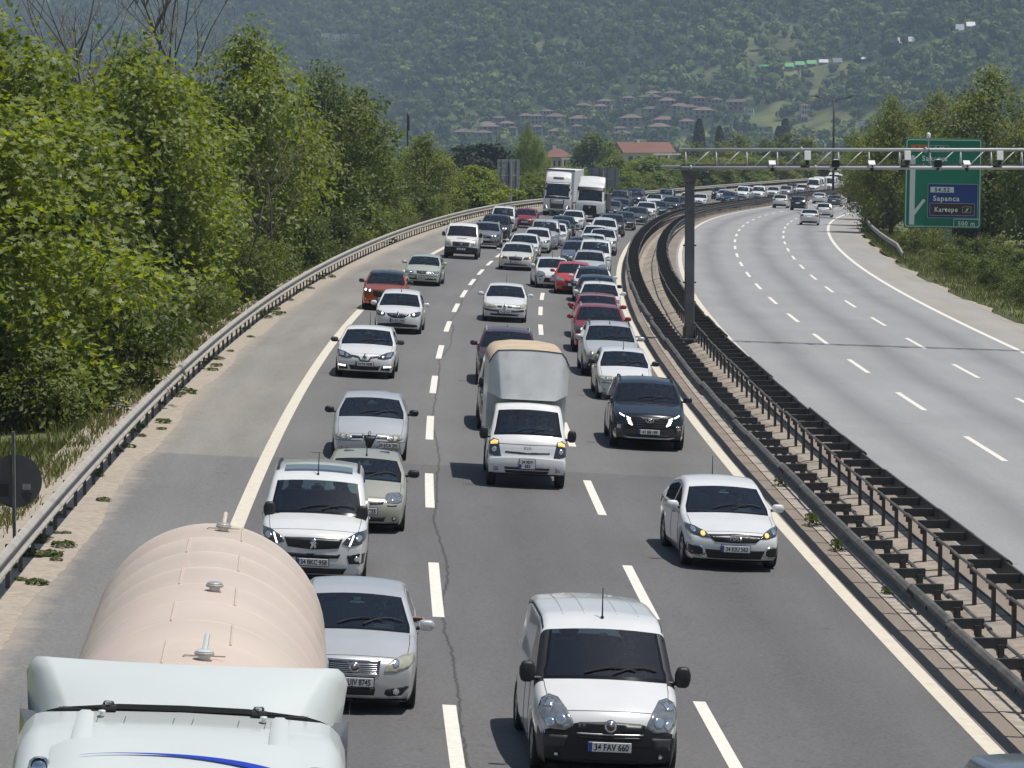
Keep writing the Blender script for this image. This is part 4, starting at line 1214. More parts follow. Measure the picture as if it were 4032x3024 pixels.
def van(L=4.39, W=1.83, H=1.84, **k):
    S = dict(L=L, W=W, H=H, zb=.21, zh=.92, cowl=(.84, 1.16), wst=(1.48, 1.70), ry=2.0, ry2=3.2, rwt=(L - .22, 1.77), rwb=(L - .06, 1.20), tail=(L - .03, 1.05), belt=1.12, tum=.13, r0=.11, fa=.87, ra=L - .80, yB=2.02, yC=3.0, qw=.8, wr=.325, antenna=('mast', 1.72), mir=(1.02, 1.20), van_mirror=True, mirror_mat=M_TRIM,
        nose=[(.16, .21), (.04, .26), (0, .40), (0, .60), (.02, .74), (.08, .84), (.20, .93)]); S.update(k); return S
def P(*a): return list(a)
# reusable face pieces
def plate_dark(z0, z1, a, b, m=M_GRILLE, off=.006, nm='air_intake'): return (nm, [(-a, z1), (-b, z0), (b, z0), (a, z1)], m, off, False)
def fogs(x, z, r=.055, w=.9): return ('fog_lamp', ngon(x, z, r * 1.0, 10, 1.0 / w), M_TRIM, .010, True, [('lens', ngon(x, z, r * .62, 10, 1.0 / w), M_BOWL, .016)])
def scale_poly(p, sx, sz, dx=0, dz=0): return [(x * sx + dx, z * sz + dz) for x, z in p]
TAILS = [('tail_lamp', [(.58, .98), (.96, .98), (.96, .80), (.62, .84)], M_TAIL, .012, True), ('number_plate', [(-.28, .80), (.28, .80), (.28, .68), (-.28, .68)], M_PLATE, .014, False), ('rear_skirt', [(-.80, .38), (.80, .38), (.74, .24), (-.74, .24)], M_TRIM, .008, False)]
TAILS_SUV = [('tail_lamp', [(.52, 1.10), (.96, 1.08), (.96, .92), (.58, .96)], M_TAIL, .012, True), ('number_plate', [(-.28, .92), (.28, .92), (.28, .80), (-.28, .80)], M_PLATE, .014, False), ('rear_skirt', [(-.86, .50), (.86, .50), (.80, .28), (-.80, .28)], M_TRIM, .008, False)]

SPECS = {}
# foreground white panel van: black lower face, tall teardrop lamps
SPECS['panel_van'] = van(van=True, rear_door=False, bumper=.62, bumper_mat=M_TRIM, black_handles=True,
    front=[('bumper_panel', [(-.86, .62), (-.72, .67), (-.40, .75), (0, .77), (.40, .75), (.72, .67), (.86, .62), (.86, .46), (-.86, .46)], M_TRIM, .006, False),
           ('headlamp', [(.60, .64), (.49, .70), (.50, .76), (.58, .88), (.68, .98), (.80, 1.00), (.90, .95), (.94, .84), (.90, .72), (.78, .64)], M_HL, .012, True, [('lamp_bowl', ngon(.66, .76, .062, 12, 1.15), M_BOWL, .018), ('lamp_bowl', ngon(.80, .72, .052, 12, 1.15), M_BOWL, .018), ('indicator', [(.72, .96), (.82, .97), (.88, .88), (.78, .88)], M_BOWL, .017)]),
           ('grille', [(-.47, .73), (-.43, .61), (0, .59), (.43, .61), (.47, .73), (0, .76)], M_GRILLE, .012, False), ('chrome_strip', [(-.45, .625), (-.44, .608), (.44, .608), (.45, .625)], M_SILV, .018, False),
           ('air_intake', [(-.44, .585), (-.42, .55), (.42, .55), (.44, .585)], M_GRILLE, .012, False),
           ('air_intake', [(-.40, .28), (-.36, .24), (.36, .24), (.40, .28)], M_GRILLE, .012, False),
           ('corner_guard', [(.56, .58), (.60, .44), (.90, .40), (.90, .56)], M_TRIMG, .010, True),
           fogs(.70, .335, .038), fogs(.70, .335, .03)][:-1],
    badge=('round', .715, 1.2), plate=(0, .465),
    black_pillar=True, top=[('roof_seam', [(.815, 1.46), (.835, 1.46), (.835, 4.1), (.815, 4.1)], M_TRIM, .004, True), ('roof_rib', [(.22, 1.9), (.235, 1.9), (.235, 4.0), (.22, 4.0)], P_['white2'], .008, True), ('roof_rib', [(.52, 1.9), (.535, 1.9), (.535, 4.0), (.52, 4.0)], P_['white2'], .008, True)])
# white family van with sunroof and roof rails
SPECS['family_van'] = van(L=4.40, W=1.85, H=1.82, roofglass=(1.85, 2.75), rails=(2.0, 4.0, M_TRIM), zh=.98, cowl=(.95, 1.17), wst=(1.52, 1.68), antenna=('mast', 1.68),
    nose=[(.14, .22), (.04, .26), (0, .42), (0, .62), (.01, .80), (.05, .90), (.20, .985)],
    front=[('grille', [(-.52, .84), (-.46, .70), (0, .67), (.46, .70), (.52, .84), (0, .86)], M_GRILLE, .010, False), ('chrome_strip', [(-.53, .86), (-.52, .842), (0, .862), (.52, .842), (.53, .86), (0, .88)], M_SILV, .014, False),
           ('headlamp', [(.52, .78), (.60, .87), (.78, .95), (.95, .97), (.95, .86), (.86, .77), (.66, .73)], M_HLD, .012, True, [('daylight_strip', [(.64, .74), (.67, .74), (.74, .90), (.71, .90)], M_DRL, .018), ('lamp_bowl', ngon(.82, .86, .05, 12, 1.1), M_BOWL, .018)]),
           ('air_intake', [(-.50, .60), (-.46, .53), (.46, .53), (.50, .60)], M_GRILLE, .010, False), plate_dark(.26, .36, .62, .56),
           ('fog_surround', [(.62, .58), (.66, .44), (.92, .44), (.94, .60), (.80, .62)], M_GRILLE, .010, True, [('lens', ngon(.80, .52, .045, 10, 1.1), M_BOWL, .016)])],
    badge=('lion', .765, 1.2), plate=(0, .46))
SPECS['mini_van'] = van(L=4.7, W=1.88, H=1.88, zh=.98, cowl=(.95, 1.18), wst=(1.6, 1.72), rails=None,
    front=[('grille', [(-.45, .86), (-.42, .70), (.42, .70), (.45, .86)], M_GRILLE, .010, False), ('headlamp', [(.50, .74), (.52, .88), (.80, .96), (.94, .92), (.92, .78)], M_HL, .012, True, [('lamp_bowl', ngon(.70, .82, .05), M_BOWL, .018)]), plate_dark(.30, .44, .60, .55), fogs(.76, .42)],
    badge=('round', .78, 1.0), plate=(0, .54), rear=TAILS_SUV)
SPECS['rail_van'] = van(L=4.38, W=1.81, H=1.82, rails=(1.9, 4.0, M_SILV), zh=.94,
    front=[('grille', [(-.40, .80), (-.36, .68), (.36, .68), (.40, .80)], M_GRILLE, .010, False), ('headlamp', [(.50, .72), (.54, .86), (.78, .99), (.93, .94), (.92, .76)], M_HL, .012, True, [('lamp_bowl', ngon(.72, .82, .05), M_BOWL, .018)]), plate_dark(.30, .46, .66, .60), fogs(.78, .40)],
    badge=('lion', .74, 1.0), plate=(0, .53))
SPECS['minibus'] = van(L=5.6, W=2.0, H=2.45, zh=1.10, cowl=(.90, 1.35), wst=(1.5, 2.15), ry=2.1, ry2=4.2, rwt=(5.4, 2.36), rwb=(5.52, 1.5), tail=(5.56, 1.2), belt=1.32, wr=.35, mir=(1.05, 1.5),
    nose=[(.16, .24), (.04, .30), (0, .50), (0, .80), (.03, .95), (.10, 1.05), (.20, 1.12)], antenna=None,
    front=[('grille', [(-.45, .92), (-.42, .74), (.42, .74), (.45, .92)], M_GRILLE, .010, False), ('headlamp', [(.52, .82), (.54, .98), (.82, 1.10), (.94, 1.04), (.92, .86)], M_HL, .012, True), plate_dark(.32, .50, .62, .56)], plate=(0, .58))
# white saloon with a wide black grille and FIAT lettering
SPECS['wide_grille_saloon'] = sedan(L=4.53, W=1.79, H=1.50, zh=.745, antenna=('mast', 3.3),
    front=[('grille', [(-.57, .665), (-.50, .60), (-.42, .545), (0, .53), (.42, .545), (.50, .60), (.57, .665), (0, .695)], M_GRILLE, .008, False),
           ('headlamp', [(.50, .615), (.60, .70), (.78, .765), (.95, .795), (.955, .72), (.88, .655), (.70, .615)], M_HLD, .012, True, [('lamp_bowl', ngon(.66, .665, .040, 10, 1.2), M_LAMPA, .018), ('lamp_bowl', ngon(.83, .715, .045, 10, 1.1), M_BOWL, .018)]),
           ('air_intake', [(-.62, .40), (-.55, .24), (.55, .24), (.62, .40)], M_GRILLE, .008, False),
           ('fog_surround', [(.60, .30), (.62, .42), (.72, .47), (.94, .47), (.95, .34), (.86, .27), (.70, .26)], M_CHROME, .008, True, [('fog_recess', [(.645, .315), (.66, .41), (.73, .45), (.915, .45), (.92, .35), (.84, .29), (.71, .285)], M_GRILLE, .014)])],
    word=('FIAT', .625, .085, M_SILV), plate=(0, .425), rear=TAILS)
# dark SUV with wing-shaped light strips
_tw = [('light_strip', [(x, z), (x + .115, z + .035), (x + .125, z + .015), (x + .015, z - .035)], M_DRL, .020, True) for x, z in ((.50, .80), (.485, .745), (.46, .695), (.44, .65))] + [('light_strip', [(.66, .845), (.80, .895), (.80, .875), (.67, .815)], M_DRL, .020, True)]
SPECS['strip_light_suv'] = suv(L=4.5, W=1.865, H=1.65, zh=.94, cowl=(1.22, 1.13), rails=(2.1, 3.7, M_TRIM), yB=2.3, black_handles=False,
    front=[('grille', [(-.80, .88), (-.60, .80), (-.46, .56), (0, .53), (.46, .56), (.60, .80), (.80, .88), (.50, .86), (0, .845), (-.50, .86)], M_GRILLE, .008, False)] + _tw +
          [('grille_bar', [(-.40, .60 + .055 * i), (-.40, .588 + .055 * i), (.40, .588 + .055 * i), (.40, .60 + .055 * i)], M_TRIMG, .013, False) for i in range(4)] +
          [('headlamp', [(.72, .44), (.70, .62), (.86, .66), (.90, .50), (.88, .42)], M_HLD, .010, True, [('lamp_bowl', [(.75, .53), (.75, .61), (.84, .62), (.85, .54)], M_BOWL, .016)]), plate_dark(.29, .40, .62, .55), ('skid_plate', [(-.70, .35), (-.55, .30), (.55, .30), (.70, .35), (.5, .335), (-.5, .335)], M_SILV, .012, False)],
    badge=('ovalh', .76), plate=(0, .475), rear=TAILS_SUV)
# white hatchback with a black band joining lamps, lit day lamps below
SPECS['band_hatch'] = hatch(L=4.3, W=1.81, H=1.47, zh=.765, cowl=(1.08, .98), wst=(1.86, 1.38), antenna=('mast', 2.6), mirror_mat=M_TRIMG, lean=.6, yB=2.25, yC=3.15,
    front=[('grille', [(-.50, .705), (-.20, .675), (-.12, .56), (0, .535), (.12, .56), (.20, .675), (.50, .705), (.46, .655), (.20, .60), (.10, .52), (0, .51), (-.10, .52), (-.20, .60), (-.46, .655)][:7] + [(.48, .66), (.22, .62), (.14, .53), (0, .505), (-.14, .53), (-.22, .62), (-.48, .66)], M_GRILLE, .008, False),
           ('headlamp', [(.42, .62), (.47, .70), (.70, .775), (.93, .815), (.94, .74), (.86, .635), (.62, .595)], M_HLD, .012, True, [('lamp_bowl', ngon(.60, .67, .045, 10, 1.2), M_BOWL, .018), ('lamp_lens', [(.70, .66), (.72, .75), (.89, .78), (.84, .66)], M_BOWL, .017)]),
           ('air_intake', [(-.52, .40), (-.46, .26), (.46, .26), (.52, .40)], M_GRILLE, .008, False),
           ('fog_surround', [(.54, .27), (.58, .40), (.86, .44), (.92, .36), (.82, .26)], M_GRILLE, .010, True, [('daylight_strip', [(.62, .345), (.63, .395), (.86, .41), (.88, .365)], M_DRL, .016)])],
    badge=('diamond', .645, 1.25), plate=(0, .445))
# white saloon with small black winged grille
SPECS['wing_saloon'] = sedan(L=4.35, W=1.73, H=1.52, zh=.80, cowl=(1.02, 1.0), wst=(1.75, 1.40), antenna=('mast', 1.95), yB=2.15, yC=3.1,
    front=[('grille', [(-.50, .745), (-.16, .755), (.16, .755), (.50, .745), (.46, .70), (.28, .62), (.16, .595), (-.16, .595), (-.28, .62), (-.46, .70)], M_GRILLE, .008, False), ('chrome_strip', [(-.46, .725), (-.46, .712), (.46, .712), (.46, .725)], M_CHROME, .013, False),
           ('headlamp', [(.52, .68), (.52, .745), (.66, .79), (.92, .83), (.94, .74), (.86, .665), (.66, .64)], M_HLD, .012, True, [('lamp_bowl', ngon(.66, .725, .042, 10, 1.15), M_LAMP, .018)]),
           ('air_intake', [(-.80, .36), (-.86, .30), (-.70, .27), (.70, .27), (.86, .30), (.80, .36), (0, .42)], M_GRILLE, .008, False)],
    badge=('diamond', .71, 1.2), plate=(0, .51))
# older white saloon with long clouded lamps and a grey bumper strip
SPECS['clouded_saloon'] = sedan(L=4.5, W=1.777, H=1.46, zh=.74, cowl=(1.06, .98), antenna=('mast', 3.2), lean=.4,
    front=[('headlamp', [(.36, .60), (.38, .665), (.62, .70), (.90, .74), (.95, .69), (.86, .60), (.62, .565)], M_HLY, .012, True, [('lamp_bowl', ngon(.66, .635, .04, 10, 1.2), M_BOWL, .018)]),
           ('grille', [(.11, .665), (.34, .655), (.33, .60), (.14, .585)], M_GRILLE, .008, True),
           ('rubbing_strip', [(-.97, .545), (-.97, .46), (-.50, .42), (.50, .42), (.97, .46), (.97, .545), (.50, .51), (-.50, .51)], M_TRIMG, .008, False), plate_dark(.27, .345, .66, .60), fogs(.60, .31, .03)],
    badge=('diamond', .635, 1.15), plate=(0, .42), rear=TAILS)
# silver saloon with shield grille
SPECS['shield_saloon'] = sedan(L=4.43, W=1.755, H=1.43, zh=.70, cowl=(1.16, .95), wst=(1.95, 1.33), hb=.03, antenna=None, yB=2.35, mirror_mat=M_GRILLE, zb=.17, tum=.25,
    front=[('grille', [(-.17, .685), (.17, .685), (.06, .42), (0, .38), (-.06, .42)], M_GRILLE, .016, False), ('chrome_strip', [(-.205, .70), (-.17, .70), (-.06, .41), (0, .365), (.06, .41), (.17, .70), (.205, .70), (.085, .39), (0, .335), (-.085, .39)], M_CHROME, .014, False),
           ('air_intake', [(-.46, .665), (-.46, .61), (-.12, .625), (-.14, .675)], M_GRILLE, .008, False), ('air_intake', [(.46, .665), (.14, .675), (.12, .625), (.46, .61)], M_GRILLE, .008, False),
           ('headlamp', [(.46, .60), (.50, .68), (.62, .71), (.84, .69), (.88, .62), (.76, .575), (.54, .57)], M_HLY, .012, True, [('lamp_bowl', ngon(.60, .635, .04, 10, 1.2), M_BOWL, .018), ('lamp_bowl', ngon(.75, .635, .036, 10, 1.2), M_BOWL, .018)]),
           ('bumper_groove', [(-.94, .545), (-.94, .53), (-.20, .555), (-.20, .57)], M_TRIMG, .006, False), ('bumper_groove', [(.94, .545), (.20, .57), (.20, .555), (.94, .53)], M_TRIMG, .006, False), plate_dark(.22, .30, .62, .56), fogs(.74, .30, .034)],
    badge=('round', .70, .6), plate=(.42, .40))
_S = SPECS['shield_saloon']
for _i, _it in enumerate(_S['front']):
    if _it[0] != 'fog_lamp' and max(z for x, z in _it[1]) > .45:
        _S['front'][_i] = (_it[0], [(x, z - .075) for x, z in _it[1]], *_it[2:5], *([[(q[0], [(x, z - .075) for x, z in q[1]], *q[2:]) for q in _it[5]]] if len(_it) > 5 else []))
_S['zh'] = .66; _S['badge'] = ('round', .635, .6)
# champagne small hatchback
SPECS['small_hatch'] = hatch(L=3.8, W=1.64, H=1.37, zh=.71, cowl=(.95, .935), wst=(1.66, 1.285), rwt=(3.28, 1.30), antenna=('mast', 1.8), lean=.5, zb=.17, wr=.285, mirror_mat=M_TRIM, yB=2.05, yC=2.85,
    front=[('headlamp', [(.50, .60), (.50, .72), (.56, .755), (.80, .76), (.90, .70), (.88, .61), (.78, .585)], M_HL, .012, True, [('lamp_bowl', ngon(.68, .67, .052, 10, 1.1), M_BOWL, .018)]),
           ('grille', [(-.48, .615), (-.44, .575), (0, .555), (.44, .575), (.48, .615)], M_GRILLE, .008, False), ('bumper_slot', [(.54, .555), (.56, .535), (.76, .535), (.78, .555)], M_GRILLE, .008, True), plate_dark(.24, .33, .52, .48), fogs(.72, .295, .05)],
    badge=('diamond', .69, .8), plate=(0, .44))
# silver saloon next to the tanker
SPECS['slat_saloon'] = sedan(L=4.56, W=1.73, H=1.49, zh=.80, cowl=(1.05, 1.0), wst=(1.82, 1.39), antenna=None, yB=2.22,
    front=[('grille', [(-.40, .715), (-.38, .565), (.38, .565), (.40, .715)], M_GRILLE, .010, False)] + [('grille_bar', [(-.385, .59 + .024 * i), (-.385, .580 + .024 * i), (.385, .580 + .024 * i), (.385, .59 + .024 * i)], M_CHROME, .016, False) for i in range(5)] +
          [('chrome_strip', [(-.42, .735), (-.40, .715), (.40, .715), (.42, .735)], M_CHROME, .014, False), ('chrome_strip', [(-.40, .565), (-.38, .55), (.38, .55), (.40, .565)], M_CHROME, .014, False),
           ('headlamp', [(.46, .59), (.48, .66), (.58, .735), (.76, .785), (.92, .79), (.93, .71), (.84, .64), (.64, .585)], M_HLY, .012, True, [('lamp_bowl', ngon(.64, .695, .05, 10, 1.1), M_BOWL, .018)]),
           ('air_intake', [(-.34, .37), (-.32, .27), (.32, .27), (.34, .37)], M_GRILLE, .008, False), ('fog_surround', [(.48, .29), (.50, .35), (.80, .40), (.86, .39), (.74, .27), (.54, .26)], M_GRILLE, .008, True, [('lens', ngon(.66, .325, .045, 12, 1.1), M_BOWL, .014)])],
    badge=('round', .645, 1.15), plate=(0, .45))
# older white saloon with black bumper line
SPECS['plain_saloon'] = sedan(L=4.2, W=1.66, H=1.44, zh=.72, cowl=(1.0, .96), wst=(1.72, 1.35), yB=2.1, yC=3.0, antenna=('mast', 1.95), lean=.5, mirror_mat=M_TRIM, rwt=(3.2, 1.35), rwb=(3.75, 1.05), black_handles=True,
    front=[('headlamp', [(.46, .59), (.44, .68), (.50, .70), (.88, .695), (.93, .66), (.90, .585), (.70, .57)], M_HLY, .012, True, [('lamp_bowl', ngon(.68, .635, .042, 10, 1.2), M_BOWL, .018)]), ('grille', [(-.40, .665), (-.38, .64), (.38, .64), (.40, .665)], M_GRILLE, .010, False),
           ('rubbing_strip', [(-.97, .53), (-.97, .505), (.97, .505), (.97, .53)], M_TRIM, .010, False), plate_dark(.24, .34, .46, .40), fogs(.74, .31, .04)],
    badge=('round', .60, .9), plate=(0, .42))
# silver SUV with raised rails and grey lower bumper
SPECS['rugged_suv'] = suv(L=4.32, W=1.82, H=1.66, zh=.86, rails=(1.95, 3.7, M_TRIMG), bumper=.46, bumper_mat=M_TRIMG, wr=.345,
    front=[('headlamp', [(.46, .66), (.50, .78), (.74, .85), (.93, .84), (.90, .66), (.66, .62)], M_HLY, .012, True, [('lamp_bowl', ngon(.70, .74, .06, 10, 1.1), M_BOWL, .018)]), ('grille', [(-.42, .78), (-.38, .66), (.38, .66), (.42, .78)], M_GRILLE, .010, False), ('chrome_strip', [(-.40, .735), (-.40, .70), (.40, .70), (.40, .735)], M_CHROME, .016, False), plate_dark(.30, .42, .60, .54, M_TRIM), fogs(.76, .38, .045)],
    badge=('oval', .72), plate=(0, .54), antenna=('mast', 2.0), lean=.5)
SPECS['crossover'] = suv(L=4.45, W=1.85, H=1.63, rails=(2.05, 3.8, M_SILV), dark_rims=True,
    front=[('headlamp', [(.46, .80), (.60, .88), (.94, .94), (.93, .80), (.80, .76), (.56, .76)], M_HLD, .012, True, [('lamp_bowl', ngon(.66, .82, .045, 10, 1.2), M_LAMP, .018)]), ('grille', [(-.44, .84), (-.40, .68), (.40, .68), (.44, .84), (0, .86)], M_GRILLE, .010, False), plate_dark(.34, .50, .62, .56), ('skid_plate', [(-.56, .36), (-.5, .31), (.5, .31), (.56, .36)], M_SILV, .014, False), ('fog_surround', [(.66, .42), (.70, .58), (.90, .60), (.92, .44)], M_TRIM, .010, True, [('lens', ngon(.80, .50, .04), M_BOWL, .016)])],
    badge=('ovalh', .77), plate=(0, .58), rear=TAILS_SUV)
SPECS['red_crossover'] = dict(SPECS['crossover'], L=4.3, H=1.58, W=1.80, rails=None, antenna=('fin', 3.6), badge=('round', .77, 1.0))
SPECS['two_tone_suv'] = suv(L=4.3, W=1.80, H=1.56, rails=None, blackroof=True, zh=.88, cowl=(1.10, 1.06), wst=(1.82, 1.46), belt=1.03, rwt=(3.8, 1.48), rwb=(4.13, 1.1), mirror_mat=P_['black'], dark_rims=True,
    front=[('headlamp', [(.50, .74), (.54, .85), (.90, .90), (.94, .78), (.80, .72)], M_HLD, .012, True, [('lamp_bowl', ngon(.62, .80, .048, 10, 1.1), M_LAMP, .018), ('lamp_bowl', ngon(.82, .82, .048, 10, 1.1), M_LAMP, .018)]), ('grille', [(-.50, .83), (-.42, .62), (-.30, .54), (.30, .54), (.42, .62), (.50, .83)], M_GRILLE, .010, False), plate_dark(.28, .40, .66, .60), ('skid_plate', [(-.60, .31), (-.5, .26), (.5, .26), (.60, .31)], M_SILV, .013, False), fogs(.80, .46, .05)],
    badge=('lion', .70, 1.1), plate=(0, .48))
SPECS['black_roof_suv'] = dict(SPECS['two_tone_suv'], mirror_mat=None, roofglass=None, rails=(2.0, 3.7, P_['white']), front=SPECS['crossover']['front'], badge=('oval', .77))
SPECS['big_suv'] = suv(L=4.9, W=1.98, H=1.76, zh=1.0, cowl=(1.22, 1.20), wst=(1.95, 1.64), belt=1.16, rwt=(4.35, 1.68), rwb=(4.72, 1.26), wr=.385, fa=.98, ra=3.95,
    front=[('headlamp', [(.46, .84), (.48, .96), (.90, 1.0), (.93, .88), (.80, .82)], M_HLD, .012, True, [('lamp_bowl', ngon(.60, .90, .05, 10, 1.0), M_LAMP, .018), ('lamp_bowl', ngon(.76, .91, .05, 10, 1.0), M_LAMP, .018)]), ('grille', [(.03, .95), (.36, .94), (.34, .78), (.05, .76)], M_GRILLE, .010, True), plate_dark(.36, .54, .70, .62), fogs(.80, .50, .045)],
    badge=('round', 1.0, .8), plate=(0, .64), rear=TAILS_SUV)
# common saloons and hatchbacks for the middle distance
SPECS['arch_saloon'] = sedan(L=4.86, W=1.86, H=1.47, zh=.78, cowl=(1.2, .99), wst=(2.02, 1.37), ry=2.6, ry2=3.0, rwt=(3.6, 1.40), rwb=(4.3, 1.12), tail=(4.76, 1.05), fa=.95, ra=3.8, yB=2.42, yC=3.45, antenna=('fin', 3.4),
    front=[('grille', [(-.40, .735), (-.34, .57), (0, .55), (.34, .57), (.40, .735), (0, .755)], M_GRILLE, .010, False), ('chrome_strip', [(-.42, .745), (-.35, .555), (0, .53), (.35, .555), (.42, .745), (.40, .735), (.34, .57), (0, .55), (-.34, .57), (-.40, .735)], M_CHROME, .012, False),
           ('headlamp', [(.44, .62), (.46, .72), (.72, .755), (.94, .78), (.93, .68), (.72, .62)], M_HLD, .012, True, [('lamp_bowl', ngon(.82, .705, .05, 10, 1.2), M_LAMPA, .018)]), plate_dark(.27, .37, .62, .70), ('chrome_strip', [(-.80, .29), (-.80, .275), (.80, .275), (.80, .29)], M_CHROME, .012, False), fogs(.82, .36, .03)],
    badge=('round', .765, .7), plate=(0, .46), rear=TAILS)
SPECS['grille_saloon'] = sedan(L=4.5, W=1.80, H=1.47,
    front=[('headlamp', [(.46, .60), (.50, .70), (.80, .765), (.94, .77), (.93, .68), (.72, .60)], M_HL, .012, True, [('lamp_bowl', ngon(.66, .67, .045, 10, 1.2), M_BOWL, .018)]), ('grille', [(-.40, .68), (-.36, .58), (.36, .58), (.40, .68)], M_GRILLE, .010, False), plate_dark(.26, .38, .62, .56), fogs(.78, .34, .04)],
    badge=('round', .63, .9), plate=(0, .46), rear=TAILS)
SPECS['old_saloon'] = sedan(L=4.5, W=1.72, H=1.42, zh=.72, wst=(1.88, 1.33), rwt=(3.4, 1.33), antenna=None,
    front=[('headlamp', [(.40, .60), (.44, .68), (.66, .70), (.93, .71), (.92, .62), (.64, .59)], M_HL, .012, True, [('lamp_bowl', ngon(.60, .645, .036, 10, 1.2), M_BOWL, .018)]), ('grille', [(-.30, .70), (-.24, .60), (0, .585), (.24, .60), (.30, .70)], M_GRILLE, .012, False), ('chrome_strip', [(-.32, .71), (-.30, .70), (.30, .70), (.32, .71)], M_CHROME, .014, False),
           ('rubbing_strip', [(-.97, .52), (-.97, .49), (.97, .49), (.97, .52)], M_TRIM, .008, False), ('air_intake', [(-.80, .38), (-.80, .30), (-.22, .30), (-.22, .38)], M_GRILLE, .008, False), ('air_intake', [(.80, .38), (.22, .38), (.22, .30), (.80, .30)], M_GRILLE, .008, False), fogs(.66, .34, .035)],
    badge=('bars', .64, .6), plate=(0, .42))
SPECS['round_hatch'] = hatch(L=4.25, W=1.78, H=1.48,
    front=[('headlamp', [(.50, .62), (.50, .74), (.70, .81), (.92, .82), (.93, .70), (.74, .61)], M_HL, .012, True, [('lamp_bowl', ngon(.68, .70, .05, 10, 1.1), M_BOWL, .018)]), ('grille', [(-.44, .66), (-.36, .56), (.36, .56), (.44, .66)], M_GRILLE, .010, False), plate_dark(.26, .40, .60, .54), fogs(.78, .34, .04)],
    badge=('oval', .69), plate=(0, .47), rear=TAILS)
SPECS['chevron_hatch'] = hatch(L=4.27, W=1.77, H=1.46, zh=.76,
    front=[('headlamp', [(.54, .60), (.52, .70), (.62, .80), (.90, .83), (.93, .70), (.76, .60)], M_HL, .012, True, [('lamp_bowl', ngon(.72, .70, .05, 10, 1.1), M_BOWL, .018)]), ('air_intake', [(-.56, .53), (-.62, .30), (.62, .30), (.56, .53)], M_GRILLE, .008, False), ('rubbing_strip', [(.66, .58), (.68, .55), (.96, .56), (.96, .60)], M_TRIM, .010, True), fogs(.80, .42, .05)],
    badge=('chevrons', .665, 1.0), plate=(0, .43))
SPECS['spoiler_hatch'] = dict(SPECS['round_hatch'], badge=('oval', .69))
# ------------------------------------------------------------------ lorries
M_BOXW = mat('box_panel', (0.60, 0.61, 0.61), .45, noise=(2.2, .10, 8), tint=(3.0, (.47, .46, .43), .58, .80), coat=.2)
M_BOXTOP = mat('dusty_roof', (0.50, 0.40, 0.28), .9, noise=(2.5, .12, 8))
M_TRAILER = mat('trailer_white', (0.72, 0.73, 0.73), .5, noise=(.8, .06))
M_CHASSIS = mat('chassis', (0.02, 0.02, 0.021), .7)
M_TANK = mat('tank_paint', (0.60, 0.49, 0.425), .55, 0, .3, noise=(.9, .06, 9), tint=(.7, (.54, .47, .395), .35, .75), coat=.1)
M_TANKW = mat('tank_weld', (0.61, 0.505, 0.43), .5, noise=(6, .1))
M_CABW = mat('cab_white', (0.60, 0.635, 0.62), .30, noise=(1.2, .035), coat=.6)
M_CABG = mat('cab_grey', (0.20, 0.21, 0.22), .22, .5, coat=.8)
M_SWOOSH = mat('swoosh_blue', (0.010, 0.045, 0.42), .35)

SPECS['small_lorry'] = dict(L=1.95, W=1.74, H=1.80, zb=.30, zh=1.02, cowl=(.30, 1.16), wst=(.72, 1.68), ry=1.0, ry2=1.3, rwt=(1.88, 1.76), rwb=(1.93, 1.1), tail=(1.94, .9), belt=1.10, tum=.13, r0=.09, pf=.97, pr=.99, bf=.11, fa=.62, ra=9.0, axles=(.62,), wr=.32, doorA=.30, yB=1.55, rear_door=False, rear_glass=False, van=True, black_handles=True, mir=(.42, 1.16), van_mirror=True, mirror_mat=M_TRIM,
    nose=[(.14, .30), (.03, .34), (.0, .46), (0, .60), (.02, .68), (.05, .72), (.12, .95), (.17, 1.03)], bonnet0=5, bumper=.655, bumper_mat=P_['white2'],
    front=[('headlamp', [(.66, .69), (.82, .69), (.965, .73), (.965, .98), (.86, 1.06), (.735, 1.03)], M_HLD, .012, True, [('lamp_bowl', ngon(.84, .83, .06, 10, 1.0), M_BOWL, .018), ('indicator', [(.75, 1.01), (.84, 1.03), (.93, .98), (.93, .93), (.76, .945)], M_LAMPA, .018)]),
           ('grille', [(-.56, .805), (-.56, .775), (-.14, .76), (.14, .76), (.56, .775), (.56, .805), (.18, .80), (0, .785), (-.18, .80)], M_GRILLE, .010, False), ('panel_gap', [(-.72, .962), (-.72, .952), (.72, .952), (.72, .962)], M_TRIMG, .004, False),
           ('air_intake', [(-.56, .475), (-.56, .42), (.56, .42), (.56, .475)], M_GRILLE, .010, False), ('air_intake', [(-.56, .40), (-.52, .34), (.52, .34), (.56, .40)], M_GRILLE, .010, False),
           ('fog_lamp', [(.72, .38), (.72, .48), (.83, .48), (.84, .38)], M_HL, .012, True)],
    plate=(0, .545), plate2=True, word=('KIA', .885, .075, P_['silver']))
